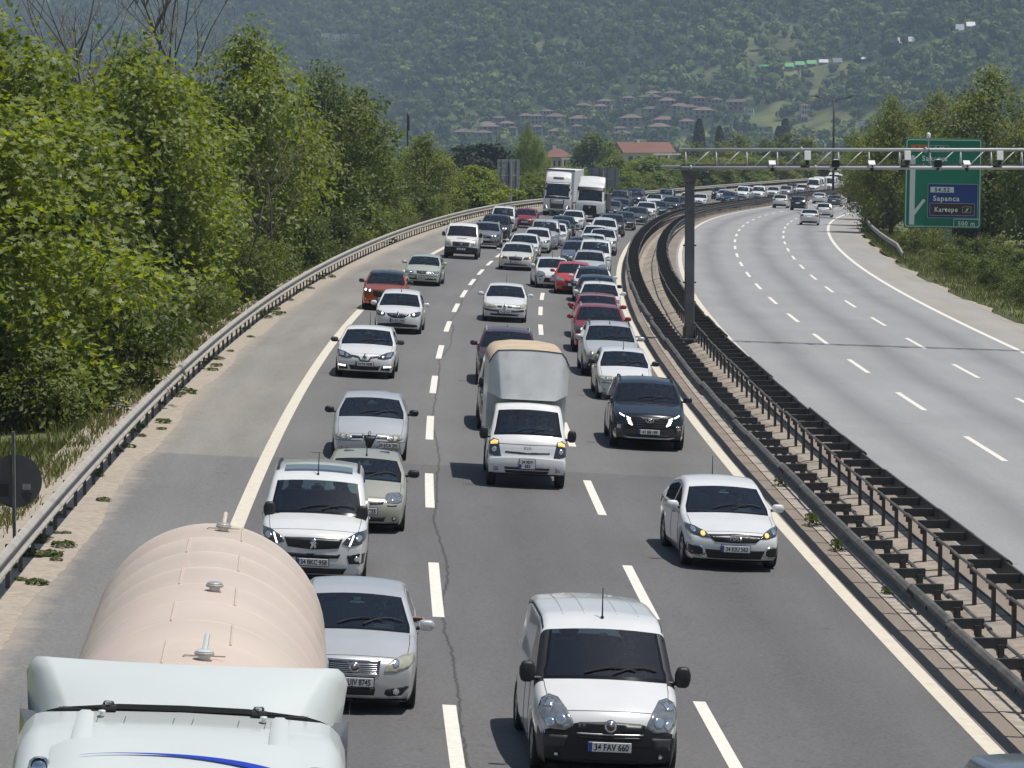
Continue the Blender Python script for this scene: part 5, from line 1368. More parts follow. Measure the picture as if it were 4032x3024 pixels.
def add_box_lorry():
    S = SPECS['small_lorry']; R = build_proto(S)
    b = MB(); y0, y1, zt = 1.18, 4.75, 2.93; hw = .885
    # body of the box with rounded upper edges
    up = [(-hw, 2.60)] + [(-hw + .30 - .30 * math.cos(rad(a)), 2.60 + .30 * math.sin(rad(a))) for a in (22, 45, 68)] + [(-hw + .30, zt - .03), (-.3, zt + .012), (.3, zt + .012)]
    up = up[:6] + [(-x, z) for x, z in up[5::-1]]
    m_ = len(up); zl = 1.86
    walls = MB(); top = MB()
    yf = [1.54 + .0 * x for x, z in up]
    F0 = [(x, y, z) for (x, z), y in zip(up, yf)]; F1 = [(x, y1, z) for x, z in up]
    top.add(F0 + F1, [(i + 1, i, m_ + i, m_ + i + 1) for i in range(m_ - 1)])
    for sx in (-1, 1):
        q = [(sx * hw, 1.54, 2.6), (sx * hw, 1.60, zl + .10), (sx * hw, 2.02, zl + .10), (sx * hw, 2.02, .78), (sx * hw, y1, .78), (sx * hw, y1, 2.6)]
        walls.add(q, [tuple(range(6))[::sx]])
    walls.add([(-hw, 2.02, .78), (hw, 2.02, .78), (hw, 2.02, zl + .1), (-hw, 2.02, zl + .1)], [(0, 1, 2, 3)])
    walls.add(F1 + [(hw, y1, .78), (-hw, y1, .78)], [tuple(range(m_ + 2))])
    # the nose over the cab: flat raked face with folded cheeks, one grid
    cols = [-1, -.86, -.70, -.66, -.35, 0, .35, .66, .70, .86, 1]
    rows = []
    for v in np.linspace(0, 1, 7):
        r = []
        for c in cols:
            a = abs(c); sg = 1 if c > 0 else -1
            k = min(1, max(0, (a - .68) / .32))
            xb = sg * (.60 * min(1, a / .68) + .29 * k); xt = sg * (.70 * min(1, a / .68) + .19 * k)
            ztop = zt + .004 - .035 * min(1, a / .68) ** 2 - .29 * k ** 1.6
            yb = 1.10 + .50 * k; yt = 1.46 + .08 * k
            zb_ = zl + .10 * k
            r.append((lerp(xb, xt, v), lerp(yb, yt, v ** 1.0), lerp(zb_, ztop, v)))
        rows.append(r)
    nose = MB(); nose.grid(rows[::-1])
    ft = rows[-1]
    walls.add([*rows[0], (-hw, 2.02, zl + .1), (hw, 2.02, zl + .1)], [tuple([11, *range(11), 12])])
    top.add([(x, y, z) for x, y, z in ft] + [(c[0], c[1] + .0, c[2]) for c in [F0[0], F0[1], F0[3], F0[4], F0[5], ((F0[5][0] + F0[6][0]) / 2, 1.54, F0[5][2]), F0[6], F0[7], F0[8], F0[10], F0[11]]], [(i, i + 1, 11 + i + 1, 11 + i) for i in range(10)])
    wm = walls.mesh('box_body', M_BOXW); tm = top.mesh('box_roof', M_BOXTOP, True)
    nm_ = nose.mesh('box_nose', M_BOXW, True)
    for me in (wm, tm, nm_):
        bm = bmesh.new(); bm.from_mesh(me); bmesh.ops.recalc_face_normals(bm, faces=bm.faces); bm.to_mesh(me); bm.free()
    ch = [('box_roof', tm, None, []), ('box_nose', nm_, None, [])]
    e = MB(); e.tube([(x * 1.002, y + .004, z + .004) for x, y, z in ft], .014, 5); ch.append(('edge_seal', e.mesh('edge_seal', M_TRIM), None, []))
    for sx in (-1, 1):
        e = MB(); e.box((sx * .80, 1.50, 2.12), (.06, .03, .08), Matrix.Rotation(rad(sx * 40), 3, 'Z')); ch.append(('marker_lamp', e.mesh('marker_lamp', M_AMBER), None, []))
    R.append(('box_body', wm, None, ch))
    b = MB(); b.box((0, 3.3, .58), (.8, 3.0, .22)); b.box((0, 3.3, .72), (1.70, 2.9, .06)); R.append(('chassis', b.mesh('chassis', M_CHASSIS)))
    ty, rim = wheel_meshes(.32, .30)
    for sx in (-1, 1): R.append(('wheel', ty, None, [('rim', rim, None, [])], Matrix.Translation((sx * .68, 3.55, .32))))
    S['L'] = 1.95; PROTO['small_lorry'] = R
add_box_lorry()

SPECS['flatbed'] = dict(L=2.25, W=1.97, H=2.02, zb=.30, zh=1.06, cowl=(.80, 1.30), wst=(1.38, 1.86), ry=1.7, ry2=1.9, rwt=(2.18, 1.97), rwb=(2.23, 1.3), tail=(2.24, .9), belt=1.26, tum=.12, r0=.10, pf=.93, pr=.99, bf=.20, axles=(.92,), wr=.35, yB=1.95, doorA=1.0, rear_door=False, rear_glass=False, van=True, mir=(.98, 1.38), van_mirror=True, mirror_mat=M_TRIM, black_handles=True,
    nose=[(.16, .30), (.04, .35), (.0, .50), (0, .72), (.03, .92), (.10, 1.04), (.22, 1.12)], bumper=.72, bumper_mat=M_TRIM, bonnet0=.16,
    front=[('headlamp', [(.58, .74), (.60, 1.0), (.72, 1.10), (.90, 1.12), (.92, .80)], M_HLY, .012, True, [('lamp_bowl', ngon(.74, .92, .07, 10, 1.0), M_BOWL, .018)]), ('grille', [(-.50, .98), (-.46, .74), (.46, .74), (.50, .98)], M_GRILLE, .010, False), ('grille_bar', [(-.48, .90), (-.47, .87), (.47, .87), (.48, .90)], M_TRIMG, .016, False), ('grille_bar', [(-.47, .82), (-.46, .79), (.46, .79), (.47, .82)], M_TRIMG, .016, False), ('air_intake', [(-.30, 1.19), (-.28, 1.165), (.28, 1.165), (.30, 1.19)], M_GRILLE, .008, False), plate_dark(.38, .46, .66, .60)],
    badge=('oval', .845, 1.1), plate=(0, .58))
def add_flatbed():
    R = build_proto(SPECS['flatbed'])
    b = MB(); b.box((0, 3.6, .80), (2.0, 2.6, .10)); R.append(('load_bed', b.mesh('load_bed', M_CHASSIS)))
    for sx in (-1, 1):
        b = MB(); b.box((sx * 1.0, 3.6, 1.05), (.04, 2.6, .40))
        for k in range(3): b.box((sx * 1.025, 3.6, .93 + .13 * k), (.02, 2.6, .03))
        R.append(('drop_side', b.mesh('drop_side', P_['white2'])))
    b = MB(); b.box((0, 2.32, 1.25), (2.0, .05, .85)); R.append(('headboard', b.mesh('headboard', P_['white2'])))
    ty, rim = wheel_meshes(.35, .32)
    for sx in (-1, 1): R.append(('wheel', ty, None, [('rim', rim, None, [])], Matrix.Translation((sx * .78, 4.0, .35))))
    PROTO['flatbed'] = R
add_flatbed()

def cab_spec(**k):
    S = dict(L=2.3, W=2.5, H=3.86, zb=.36, zh=1.70, cowl=(.10, 1.78), wst=(.34, 2.72), ry=1.25, ry2=1.7, rwt=(2.24, 3.80), rwb=(2.28, 2.6), tail=(2.29, 1.6), belt=1.72, tum=.07, r0=.16, crown=.05, pf=.95, pr=.99, bf=.16, axles=(1.35,), wr=.50, ww=.34, yB=1.75, doorA=.35, rear_door=False, rear_glass=False, van=True, mir=(.30, 2.35), van_mirror=True, mirror_mat=M_TRIM, black_handles=True, step=.13, sill=.98, bonnet0=5,
        nose=[(.16, .36), (.05, .42), (0, .62), (0, 1.0), (.01, 1.30), (.03, 1.55), (.06, 1.70)]); S.update(k); return S
SPECS['tall_cab'] = cab_spec(
    front=[('grille', [(-.50, 1.46), (-.46, .66), (.46, .66), (.50, 1.46)], M_GRILLE, .012, False)] + [('grille_bar', [(-.46, z + .05), (-.455, z), (.455, z), (.46, z + .05)], M_TRIMG, .02, False) for z in (.72, .86, 1.0, 1.14, 1.28)] + [('grille_mesh', [(-.42, 1.42), (-.42, 1.10), (.42, 1.10), (.42, 1.42)], M_SILV, .024, False),
        ('headlamp', [(.62, .60), (.72, .98), (.78, .98), (.94, .78), (.94, .58)], M_HL, .016, True, [('daylight_strip', [(.66, .66), (.74, .94), (.77, .94), (.71, .66)], M_DRL, .022)]), ('upper_band', [(-.88, 1.74), (-.86, 1.54), (.86, 1.54), (.88, 1.74)], M_GRILLE, .012, False), ('sun_visor', [(-.84, 2.92), (-.84, 2.72), (.84, 2.72), (.84, 2.92)], M_TRIM, .14, False), ('visor_strip', [(-.80, 2.86), (-.80, 2.78), (.80, 2.78), (.80, 2.86)], P_['white'], .16, False), ('roof_vent', [(-.36, 3.40), (-.36, 3.22), (.36, 3.22), (.36, 3.40)], M_TRIMG, .03, False), plate_dark(.40, .52, .6, .56)],
    badge=('bars', 1.64, 1.0), plate=(0, .50))
SPECS['low_cab'] = cab_spec(H=3.30, wst=(.36, 2.62), wr=.50,
    front=[('grille', [(-.42, 1.40), (-.50, .72), (.50, .72), (.42, 1.40)], M_GRILLE, .014, False), ('chrome_strip', [(-.42, 1.47), (-.42, 1.43), (.42, 1.43), (.42, 1.47)], M_SILV, .014, False), ('bumper_panel', [(-.70, .72), (-.66, .40), (.66, .40), (.70, .72)], M_TRIM, .014, False), ('headlamp', [(.70, .58), (.70, .76), (.94, .84), (.95, .62)], M_HLD, .014, True, [('lamp_bowl', ngon(.82, .69, .07, 10), M_BOWL, .02)]), ('sun_visor', [(-.86, 2.88), (-.88, 2.60), (.88, 2.60), (.86, 2.88)], M_GRILLE, .10, False)],
    badge=('diamond', 1.25, 1.6), plate=(0, .50))
SPECS['tipper_cab'] = cab_spec(H=2.95, wst=(.36, 2.58), front=[('grille', [(-.5, 1.4), (-.5, .8), (.5, .8), (.5, 1.4)], M_GRILLE, .014, False), ('headlamp', [(.60, .60), (.60, .8), (.92, .8), (.92, .6)], M_HL, .014, True)], badge=None, plate=(0, .5))
def lorry_tail(R, y0, y1, z0, z1, hw, m, nm='cargo_body', ribs=0):
    b = MB(); b.box((0, (y0 + y1) / 2, (z0 + z1) / 2), (2 * hw, y1 - y0, z1 - z0), bev=.04); ch = []
    b2 = MB(); b2.box((0, y0 - .012, z1 - .05), (2 * hw + .02, .05, .12)); ch.append(('top_rail', b2.mesh('top_rail', M_TRIMG), None, []))
    for sx in (-1, 1):
        b3 = MB(); b3.box((sx * hw, (y0 + y1) / 2, z0 + .02), (.03, y1 - y0, .14)); ch.append(('side_rail', b3.mesh('side_rail', M_TRIMG), None, []))
    R.append((nm, b.mesh(nm, m), None, ch))
    b = MB(); b.box((0, (1.6 + y1) / 2, .95), (1.0, y1 - 1.6, .30)); R.append(('chassis', b.mesh('chassis', M_CHASSIS)))
    ty, rim = wheel_meshes(.5, .34)
    for y in (3.9, y1 - 3.6, y1 - 2.3):
        for sx in (-1, 1): R.append(('wheel', ty, None, [('rim', rim, None, [])], Matrix.Translation((sx * 1.05, y, .5))))
R = build_proto(SPECS['tall_cab']); lorry_tail(R, 2.9, 16.2, 1.15, 4.05, 1.27, M_TRAILER, 'semi_trailer'); PROTO['tall_cab'] = R
R = build_proto(SPECS['low_cab']); lorry_tail(R, 2.7, 9.0, 1.1, 2.35, 1.24, M_TRIMG, 'load_bed'); PROTO['low_cab'] = R
R = build_proto(SPECS['tipper_cab'])
b_ = MB(); b_.box((0, 5.0, 2.35), (2.0, 4.6, 1.9), taper=(1.28, 1.12)); b_.box((0, 1.9, 3.28), (2.5, 1.3, .08)); R.append(('tipper_body', b_.mesh('tipper_body', P_['sand'])))
b_ = MB(); b_.box((0, 4.6, .95), (1.0, 5.6, .3)); R.append(('chassis', b_.mesh('chassis', M_CHASSIS)))
ty_, rim_ = wheel_meshes(.5, .34)
for y_ in (5.2, 6.5):
    for sx_ in (-1, 1): R.append(('wheel', ty_, None, [('rim', rim_, None, [])], Matrix.Translation((sx_ * 1.0, y_, .5))))
PROTO['tipper_cab'] = R

# ------------------------------------------------------------------ the tanker lorry in front
def tanker():
    t0, l0 = -9.98, 23.75                                       # road position of the cab's nose
    M = road_frame(t0, l0, yaw=.012)
    T = thing('tanker_lorry', 'white cabbed lorry with a big pinkish cream tank, cut off by the bottom edge', 'lorry', M, 'vehicles in the traffic jam')
    def add(nm, b, m, par=None, sm=False): return obj(nm, b.mesh(nm, m, sm), par or T)
    W = 1.25
    # cab: rows of cross-sections from the windscreen head back over the roof
    def sec(y, z, hw, r, dz=0.0):
        z += .18
        out = [(-hw, y, .9), (-hw, y, z - r * 1.5)]
        for a in (20, 45, 70): out.append((-hw + r * (1 - math.cos(rad(a))), y, z - r * 1.5 + 1.5 * r * math.sin(rad(a))))
        out += [(-hw + r, y, z), (-hw * .45, y, z + .025 + dz), (0, y, z + .035 + dz)]
        return out + [(-x, yy, zz) for x, yy, zz in out[-2::-1]]
    rows = [sec(.02, 1.75, 1.16, .05), sec(.04, 2.3, 1.16, .08), sec(.18, 2.62, 1.17, .12), sec(.40, 2.80, 1.18, .16), sec(.75, 2.99, 1.20, .20), sec(1.15, 3.12, 1.215, .20), sec(1.55, 3.22, 1.225, .20), sec(1.98, 3.295, 1.23, .20), sec(2.02, 3.27, 1.21, .2), sec(2.04, 3.0, 1.2, .2)]
    b = MB(); b.grid([r for r in rows]); cab = add('cab', b, M_CABW, None, True)
    b = MB(); b.box((0, 1.05, 1.2), (2.3, 2.0, 1.0)); b.box((0, 1.0, 2.1), (2.2, 1.9, .9)); add('cab_lower', b, M_CABW)
    # pressed ribs on the roof and the panel joint
    for x in (-.72, .72):
        b = MB(); b.grid([[(x + dx * .085 * (1.2 - .12 * k), y, z + h) for dx, h in ((-1, .012), (-.5, .034), (.5, .034), (1, .012))] for k, (y, z) in enumerate(((.45, 3.025), (.75, 3.185), (1.15, 3.32), (1.55, 3.42), (1.92, 3.48)))]); add('roof_rib', b, M_CABW, cab, True)
    for x in (-.62, -.42, .42, .62, -.06, .08):
        b = MB(); b.box((x, 1.83, 3.492), (.005, .20, .003), Matrix.Rotation(rad(-9), 3, 'X')); add('panel_joint', b, M_CABG, cab)
    # raised front brow with its blue stripe
    brow = []
    for y, z in ((.36, 2.98), (.55, 3.105), (.80, 3.225), (1.0, 3.295), (1.25, 3.365)):
        brow.append([(x, y + .02 * abs(x), z + .055 * (1 - (abs(x) / .95) ** 4) + (.02 if abs(x) < .9 else -.02)) for x in np.linspace(-.93, .93, 15)])
    b = MB(); b.grid(brow); add('roof_brow', b, M_CABW, cab, True)
    def brow_z(x, y): return float(np.interp(y, [.36, .55, .80, 1.0, 1.25], [2.98, 3.105, 3.225, 3.295, 3.365])) + .055 * (1 - (abs(x) / .95) ** 4) + .026
    st = []
    for i in range(22):
        q = i / 21; x = -.70 + 1.66 * q; yc = 1.0 - .10 * (q - .35) ** 2 * 2.2 if q < .35 else 1.0 - .42 * (q - .35) ** 2 * 1.2; w_ = .004 + .10 * q ** 1.6 if q < .93 else .10 * max(.12, (1 - q) / .07)
        st.append([(min(x, .90), yc - w_, 0), (min(x, .90), yc, 0)])
    b = MB(); b.grid([[(x, y, brow_z(x, y) + .008) for x, y, _ in r] for r in st]); add('blue_stripe', b, M_SWOOSH, cab, True)
    # wind deflector: wide panel with swept-back cheeks
    zt, zb_ = 3.76, 3.53
    half_t = [(0, 2.54, zt), (.55, 2.56, zt), (1.02, 2.60, zt + .005), (1.08, 2.62, zt + .005), (1.16, 2.70, zt - .01), (1.21, 2.80, zt - .06), (1.24, 2.92, zt - .14)]
    half_b = [(0, 2.0, zb_ + .03), (.48, 2.02, zb_ + .02), (.86, 2.10, zb_ - .03), (.90, 2.13, zb_ - .035), (1.03, 2.30, zb_ - .10), (1.13, 2.46, zb_ - .17), (1.19, 2.62, zb_ - .24)]
    rows = []
    for v in np.linspace(0, 1, 6):
        r = [tuple(lerp(p[i], q[i], v) for i in range(3)) for p, q in zip(half_b, half_t)]
        rows.append([(-x, y, z) for x, y, z in r[:0:-1]] + r)
    tp = rows[-1]; rows.append([(x * .995, y + .05, z + .012) for x, y, z in tp]); rows.append([(x * .99, y + .14, z - .05) for x, y, z in tp]); rows.append([(x * .97, y + .2, z - .5) for x, y, z in tp])
    b = MB(); b.grid(rows[::-1]); d = add('wind_deflector', b, M_CABW, None, True)
    es = d.modifiers.new('split', 'EDGE_SPLIT'); es.split_angle = rad(38)
    for sx in (-1, 1):
        b = MB(); b.add([(sx * 1.13, 2.10, 3.22), (sx * 1.25, 2.50, 3.40), (sx * 1.27, 3.0, 3.50), (sx * 1.27, 3.05, 1.2), (sx * 1.25, 2.1, 1.2)], [(0, 1, 2, 3, 4)[::sx]]); b.add([(sx * 1.13, 2.10, 3.22), (sx * 1.25, 2.50, 3.40), (sx * 1.10, 2.5, 3.38), (sx * 1.0, 2.12, 3.26)], [(0, 3, 2, 1)[::sx]]); add('side_fairing', b, M_CABG)
        b = MB(); b.box((sx * .56, 2.05, 3.52), (.085, .08, .08), bev=.01); b.cyl((sx * .56 - .05, 1.97, 3.525), (sx * .56 + .06, 1.97, 3.525), .025, 8); h = add('hinge', b, M_CHASSIS); b = MB(); b.cyl((sx * .56, 1.97, 3.55), (sx * .56, 1.97, 3.57), .022, 8); add('bolt', b, M_CHROME, h)
        b = MB(); b.lathe([(.0, .03), (.026, .026), (.03, .01), (.014, .006), (.014, -.02)], 10, 'z', (sx * .60, 1.86, 3.50)); add('roof_stud', b, P_['white'], cab, True)
        b = MB(); b.lathe([(.0, .10), (.045, .10), (.075, .075), (.085, .03), (.085, 0), (0, 0)], 14, 'z', (sx * .99, 1.02, 3.215)); lm = add('marker_lamp', b, M_CHROME, None, True); b = MB(); b.lathe([(0, .04), (.055, .04), (.06, .0)], 12, 'y', (sx * .99, .955, 3.265)); add('lens', b, M_HLD, lm)
    b = MB(); b.box((0, 2.08, 3.47), (1.86, .06, .05)); add('deflector_gap', b, M_CHASSIS)
    # the tank
    R, yc0, yc1, zc = 1.235, 3.5, 13.6, 2.33
    prof_ = [(0, yc0), (.55, yc0 + .03), (.95, yc0 + .12), (1.15, yc0 + .24), (R, yc0 + .42), (R, yc1 - .42), (1.15, yc1 - .24), (.95, yc1 - .12), (.55, yc1 - .03), (0, yc1)]
    b = MB(); b.lathe(prof_, 72, 'y', (0, 0, zc)); tank = add('tank', b, M_TANK, None, True)
    ax = M
    for i, y in enumerate(np.linspace(yc0 + .45, yc1 - .45, 9)):
        b = MB(); b.lathe([(R - .004, y - .022), (R + .002, y - .012), (R + .004, y), (R + .002, y + .012), (R - .004, y + .022)], 72, 'y', (0, 0, zc)); add('weld_seam', b, M_TANKW, tank, True)
        if i < 8:
            a = rad(90 + (11 if i % 2 == 0 else -14)); y2 = y + (yc1 - yc0 - .9) / 8
            b = MB(); q = [(R + .006) * math.cos(a), zc + (R + .006) * math.sin(a)]; b.tube([(q[0], y, q[1]), (q[0], y2, q[1])], .010, 6); add('weld_seam', b, M_TANKW, tank)
    for y, col, k in ((4.15, M_CABW, 1), (8.1, M_SILV, 0), (12.6, M_SILV, 1)):
        b = MB(); b.lathe([(0, .085), (.055, .08), (.072, .07), (.072, .045), (.05, .04), (.05, -.03)], 16, 'z', (.10, y, zc + R)); v = add('filler_cap', b, col, tank, False)
        b = MB(); b.lathe([(.075, .062), (.082, .055), (.082, .042), (.075, .035)], 16, 'z', (.10, y, zc + R), closed=True); add('clamp_ring', b, M_GALV, v)
        if k:
            b = MB(); b.cyl((.10, y + .05, zc + R + .05), (.11, y + .42, zc + R + .13), .024, 8); add('vent_pipe', b, M_CABW if y < 6 else M_TANKW, tank)
            b = MB(); b.box((.10, y + .1, zc + R + .012), (.34, .015, .012)); b.box((-.07, y + .16, zc + R + .0), (.015, .12, .012)); add('drip_tray', b, M_TANKW, tank)
    b = MB(); b.box((0, 7.5, 1.0), (1.0, 12.2, .30)); add('chassis', b, M_CHASSIS)
    ty, rim = wheel_meshes(.5, .34)
    for y in (1.3, 4.6, 9.9, 11.2, 12.5):
        for sx in (-1, 1):
            w = obj('wheel', ty, T, mtx=Matrix.Translation((sx * 1.05, y, .5))); obj('rim', rim, w)
    for sx in (-1, 1):
        b = MB(); b.box((sx * 1.42, .35, 2.2), (.2, .16, .55), bev=.05); b.cyl((sx * 1.2, .3, 2.35), (sx * 1.4, .35, 2.35), .02, 6); add('mirror', b, M_TRIM)
tanker()
# ------------------------------------------------------------------ the traffic, lane by lane, nearest first
V = vehicle
# left lane
V('saloon_car', 'slat_saloon', 'silver', 'silver saloon with yellowed headlamp beside the pink tank, driver resting an arm on the sill', 'car', -8.56, 45.5, plate='34 UJV 8745')
V('people_carrier', 'family_van', 'white', 'white high-roofed people carrier with roof rails and a dark sunroof', 'car', -9.34, 57.2, plate='34 BKC 958')
V('hatchback_car', 'small_hatch', 'champagne', 'small champagne-gold hatchback half hidden by the people carrier with the sunroof', 'car', -8.56, 65.0, plate='34 VH 2925')
V('saloon_car', 'shield_saloon', 'silver', 'silver saloon with a triangular shield grille and off-centre number plate', 'car', -8.63, 78.2, plate='34 ECA 291')
V('hatchback_car', 'band_hatch', 'white', 'white hatchback with two lit daytime strips low in its bumper', 'car', -9.35, 102.3, plate='34 PG 0008', yaw=-.015)
V('saloon_car', 'wing_saloon', 'white', 'white saloon partly covering the orange crossover', 'car', -8.96, 123.7, plate='34 KZ 7420', yaw=-.02)
V('crossover_car', 'two_tone_suv', 'orange', 'orange crossover with a black roof and lit headlamps', 'car', -10.07, 137.8, yaw=-.02, plate='34 CMN 208')
V('saloon_car', 'old_saloon', 'sage', 'pale sage-green older saloon behind the orange crossover', 'car', -9.42, 160.2, plate='34 FK 739', yaw=-.03)
V('flatbed_lorry', 'flatbed', 'white', 'white flatbed lorry with a black lower face by the left guard rail', 'lorry', -9.05, 193.8, plate='34 ETR 07')
V('crossover_car', 'crossover', 'steel', 'steel-grey crossover just right of the white flatbed lorry', 'car', -8.56, 211.6)
V('big_suv', 'big_suv', 'black', 'large black off-road car behind the white flatbed lorry', 'car', -8.73, 224.3)
V('people_carrier', 'rail_van', 'white', 'white car peeping out behind the large black off-road car', 'car', -9.53, 245.2)
V('hatchback_car', 'round_hatch', 'red', 'dark red hatchback in front of the taller white lorry', 'car', -8.65, 256.7, plate='41 RD 532')
V('articulated_lorry', 'tall_cab', 'white', 'tall white articulated lorry, the left one of the two big lorries', 'lorry', -9.07, 297.5, yaw=.015, plate='34 TH 6601')
# middle lane
V('panel_van', 'panel_van', 'white', 'white panel van with a black lower face in the foreground', 'van', -5.42, 41.5, plate='34 FAV 660', yaw=.025)
V('box_lorry', 'small_lorry', 'white', 'small white box lorry with a dusty tan roof in the middle lane', 'lorry', -5.13, 74.2, plate='34 FDY|852', yaw=.01)
V('van', 'mini_van', 'graphite', 'dark grey van almost wholly hidden behind the white box lorry', 'van', -5.10, 87.1)
V('crossover_car', 'crossover', 'maroon', 'maroon car with roof rails hidden behind the box lorry', 'car', -5.08, 102.0)
V('saloon_car', 'clouded_saloon', 'white', 'white saloon with clouded lamps and a grey bumper strip, alone in the middle lane', 'car', -5.12, 134.4, plate='76 AF 814')
V('saloon_car', 'arch_saloon', 'cream', 'cream-white saloon with an amber lamp lit, leading the middle lane behind the gap', 'car', -5.56, 182.6, plate='34 MF 19', yaw=-.02)
V('saloon_car', 'grille_saloon', 'white', 'white saloon close behind the cream-white saloon with the amber lamp', 'car', -5.70, 198.0, yaw=-.03)
V('saloon_car', 'wing_saloon', 'white2', 'white saloon in front of the silver people carrier in the middle lane', 'car', -5.29, 209.1)
V('people_carrier', 'mini_van', 'silver2', 'silver people carrier in the middle lane', 'van', -5.10, 216.0)
V('hatchback_car', 'round_hatch', 'white', 'white car of which only a sliver shows right of the silver people carrier', 'car', -4.75, 222.5)
V('hatchback_car', 'round_hatch', 'teal', 'dark teal car between the silver people carrier and the black saloon', 'car', -4.85, 230.5)
V('saloon_car', 'grille_saloon', 'black', 'black saloon in front of the white hatchback before the shorter lorry', 'car', -5.07, 241.4)
V('hatchback_car', 'round_hatch', 'white', 'white hatchback in front of the shorter white lorry', 'car', -5.16, 258.8)
V('lorry', 'low_cab', 'white', 'shorter white lorry with a black grille, the right one of the two big lorries', 'lorry', -5.27, 283.4)
# right lane
V('saloon_car', 'wide_grille_saloon', 'white', 'white saloon with a wide black grille beside the median', 'car', -1.73, 62.0, plate='34 KIU 562', yaw=.055)
V('crossover_car', 'strip_light_suv', 'navy', 'dark navy crossover with white wing-shaped light strips', 'car', -1.82, 84.2, plate='41 BB 189')
V('saloon_car', 'plain_saloon', 'white', 'plain older white saloon behind the navy crossover', 'car', -1.65, 98.9, plate='34 BVD 61', yaw=.02)
V('crossover_car', 'rugged_suv', 'silver', 'silver off-road car with grey roof rails and grey bumper', 'car', -1.72, 107.8, plate='34 AF 305', yaw=.02)
V('crossover_car', 'crossover', 'red', 'dark red crossover with silver roof rails in the right lane', 'car', -1.76, 118.8)
V('crossover_car', 'red_crossover', 'red2', 'red crossover without rails behind the one with silver roof rails', 'car', -1.64, 126.7)
V('hatchback_car', 'round_hatch', 'white', 'white car between the red crossovers and the dark blue saloon', 'car', -1.28, 140.0)
V('saloon_car', 'grille_saloon', 'darkblue', 'dark blue saloon between two white cars in the right lane', 'car', -1.32, 146.4)
V('crossover_car', 'black_roof_suv', 'white', 'white crossover with a black roof and white rails in the right lane', 'car', -1.42, 153.0)
V('hatchback_car', 'round_hatch', 'brightred', 'bright red hatchback squeezed beside the white hatchback changing lane', 'car', -2.30, 159.6)
V('hatchback_car', 'chevron_hatch', 'white', 'white hatchback turning out across the lane line', 'car', -3.17, 164.4, plate='34 JAD 901', yaw=.10)
V('hatchback_car', 'round_hatch', 'silver', 'silver hatchback behind the bright red one', 'car', -1.57, 176.3)
V('van', 'rail_van', 'white', 'white high-roofed van with silver roof rails in the right lane', 'van', -1.33, 183.6)
V('hatchback_car', 'spoiler_hatch', 'bluegrey', 'grey-blue car showing left of the white van with rails', 'car', -2.45, 190.6)
V('saloon_car', 'grille_saloon', 'graphite', 'dark car behind the white van with rails', 'car', -2.25, 197.6)
V('saloon_car', 'grille_saloon', 'white', 'white saloon behind the dark car in the right lane', 'car', -1.80, 204.4)
V('crossover_car', 'red_crossover', 'white', 'white crossover nearest the median, beyond the white van with rails', 'car', -1.30, 211.1)
V('hatchback_car', 'round_hatch', 'white2', 'white car with a dark windscreen, two behind the dark car in the right lane', 'car', -2.05, 222.0)
V('crossover_car', 'crossover', 'white', 'white crossover in the right lane level with the red hatchback', 'car', -1.80, 233.6)
V('saloon_car', 'wing_saloon', 'white', 'white saloon of which little but the roof shows in the right lane', 'car', -2.15, 240.6)
V('crossover_car', 'crossover', 'graphite', 'dark crossover in front of the black saloon by the far bend of the median', 'car', -1.76, 247.5)
V('saloon_car', 'old_saloon', 'black', 'black saloon with a shiny bonnet by the far bend of the median', 'car', -1.55, 265.4)
V('saloon_car', 'grille_saloon', 'grey', 'dark grey saloon right of the shorter white lorry', 'car', -1.35, 283.5)
V('crossover_car', 'crossover', 'white', 'white crossover between the dark cars left of the gantry post', 'car', -1.45, 299.4)
V('saloon_car', 'grille_saloon', 'black', 'black saloon, second car left of the gantry post', 'car', -1.51, 317.7)
V('crossover_car', 'red_crossover', 'graphite', 'dark car, nearest left of the gantry post', 'car', -1.76, 341.5)
V('saloon_car', 'arch_saloon', 'graphite', 'dark saloon half behind the gantry post', 'car', -2.45, 361.5)
V('hatchback_car', 'round_hatch', 'white', 'white car right beside the gantry post', 'car', -2.85, 393.3)
V('saloon_car', 'grille_saloon', 'grey', 'grey saloon right of the shorter white lorry, under the wide sign back', 'car', -4.95, 306.0)
V('hatchback_car', 'round_hatch', 'black', 'black hatchback peeping past the mirror of the shorter white lorry', 'car', -5.0, 318.0)
V('crossover_car', 'crossover', 'grey', 'dark grey crossover under the wide sign back', 'car', -8.8, 366.0)
V('van', 'mini_van', 'purple', 'purplish grey van under the wide sign back', 'van', -7.9, 352.0)
V('van', 'mini_van', 'darkblue', 'dark blue van behind the purplish grey van', 'van', -8.2, 372.0)
V('crossover_car', 'red_crossover', 'white', 'white car in the middle lane right of the purplish van', 'car', -4.76, 357.4)
V('van', 'rail_van', 'bluegrey', 'blue-grey van in front of the far guard rail', 'van', -6.68, 392.5)
V('saloon_car', 'wing_saloon', 'white', 'white saloon behind the gantry post, in the middle lane', 'car', -4.61, 396.0)
V('crossover_car', 'crossover', 'graphite', 'dark crossover alone in front of the far hedge, right of the gantry post', 'car', -6.0, 446.7)
V('saloon_car', 'grille_saloon', 'white2', 'white car behind the dark hatchback right of the gantry post', 'car', -4.64, 440.0)
V('hatchback_car', 'round_hatch', 'darkblue', 'dark hatchback low behind the median barrier, right of the gantry post', 'car', -2.35, 424.1)
V('people_carrier', 'rail_van', 'white', 'first white van from the left in the far queue right of the gantry post', 'van', -3.66, 454.2)
V('saloon_car', 'wing_saloon', 'white', 'white car between the two white vans in the far queue', 'car', -3.95, 463.7)
V('people_carrier', 'mini_van', 'white', 'second white van from the left in the far queue', 'van', -2.30, 460.5)
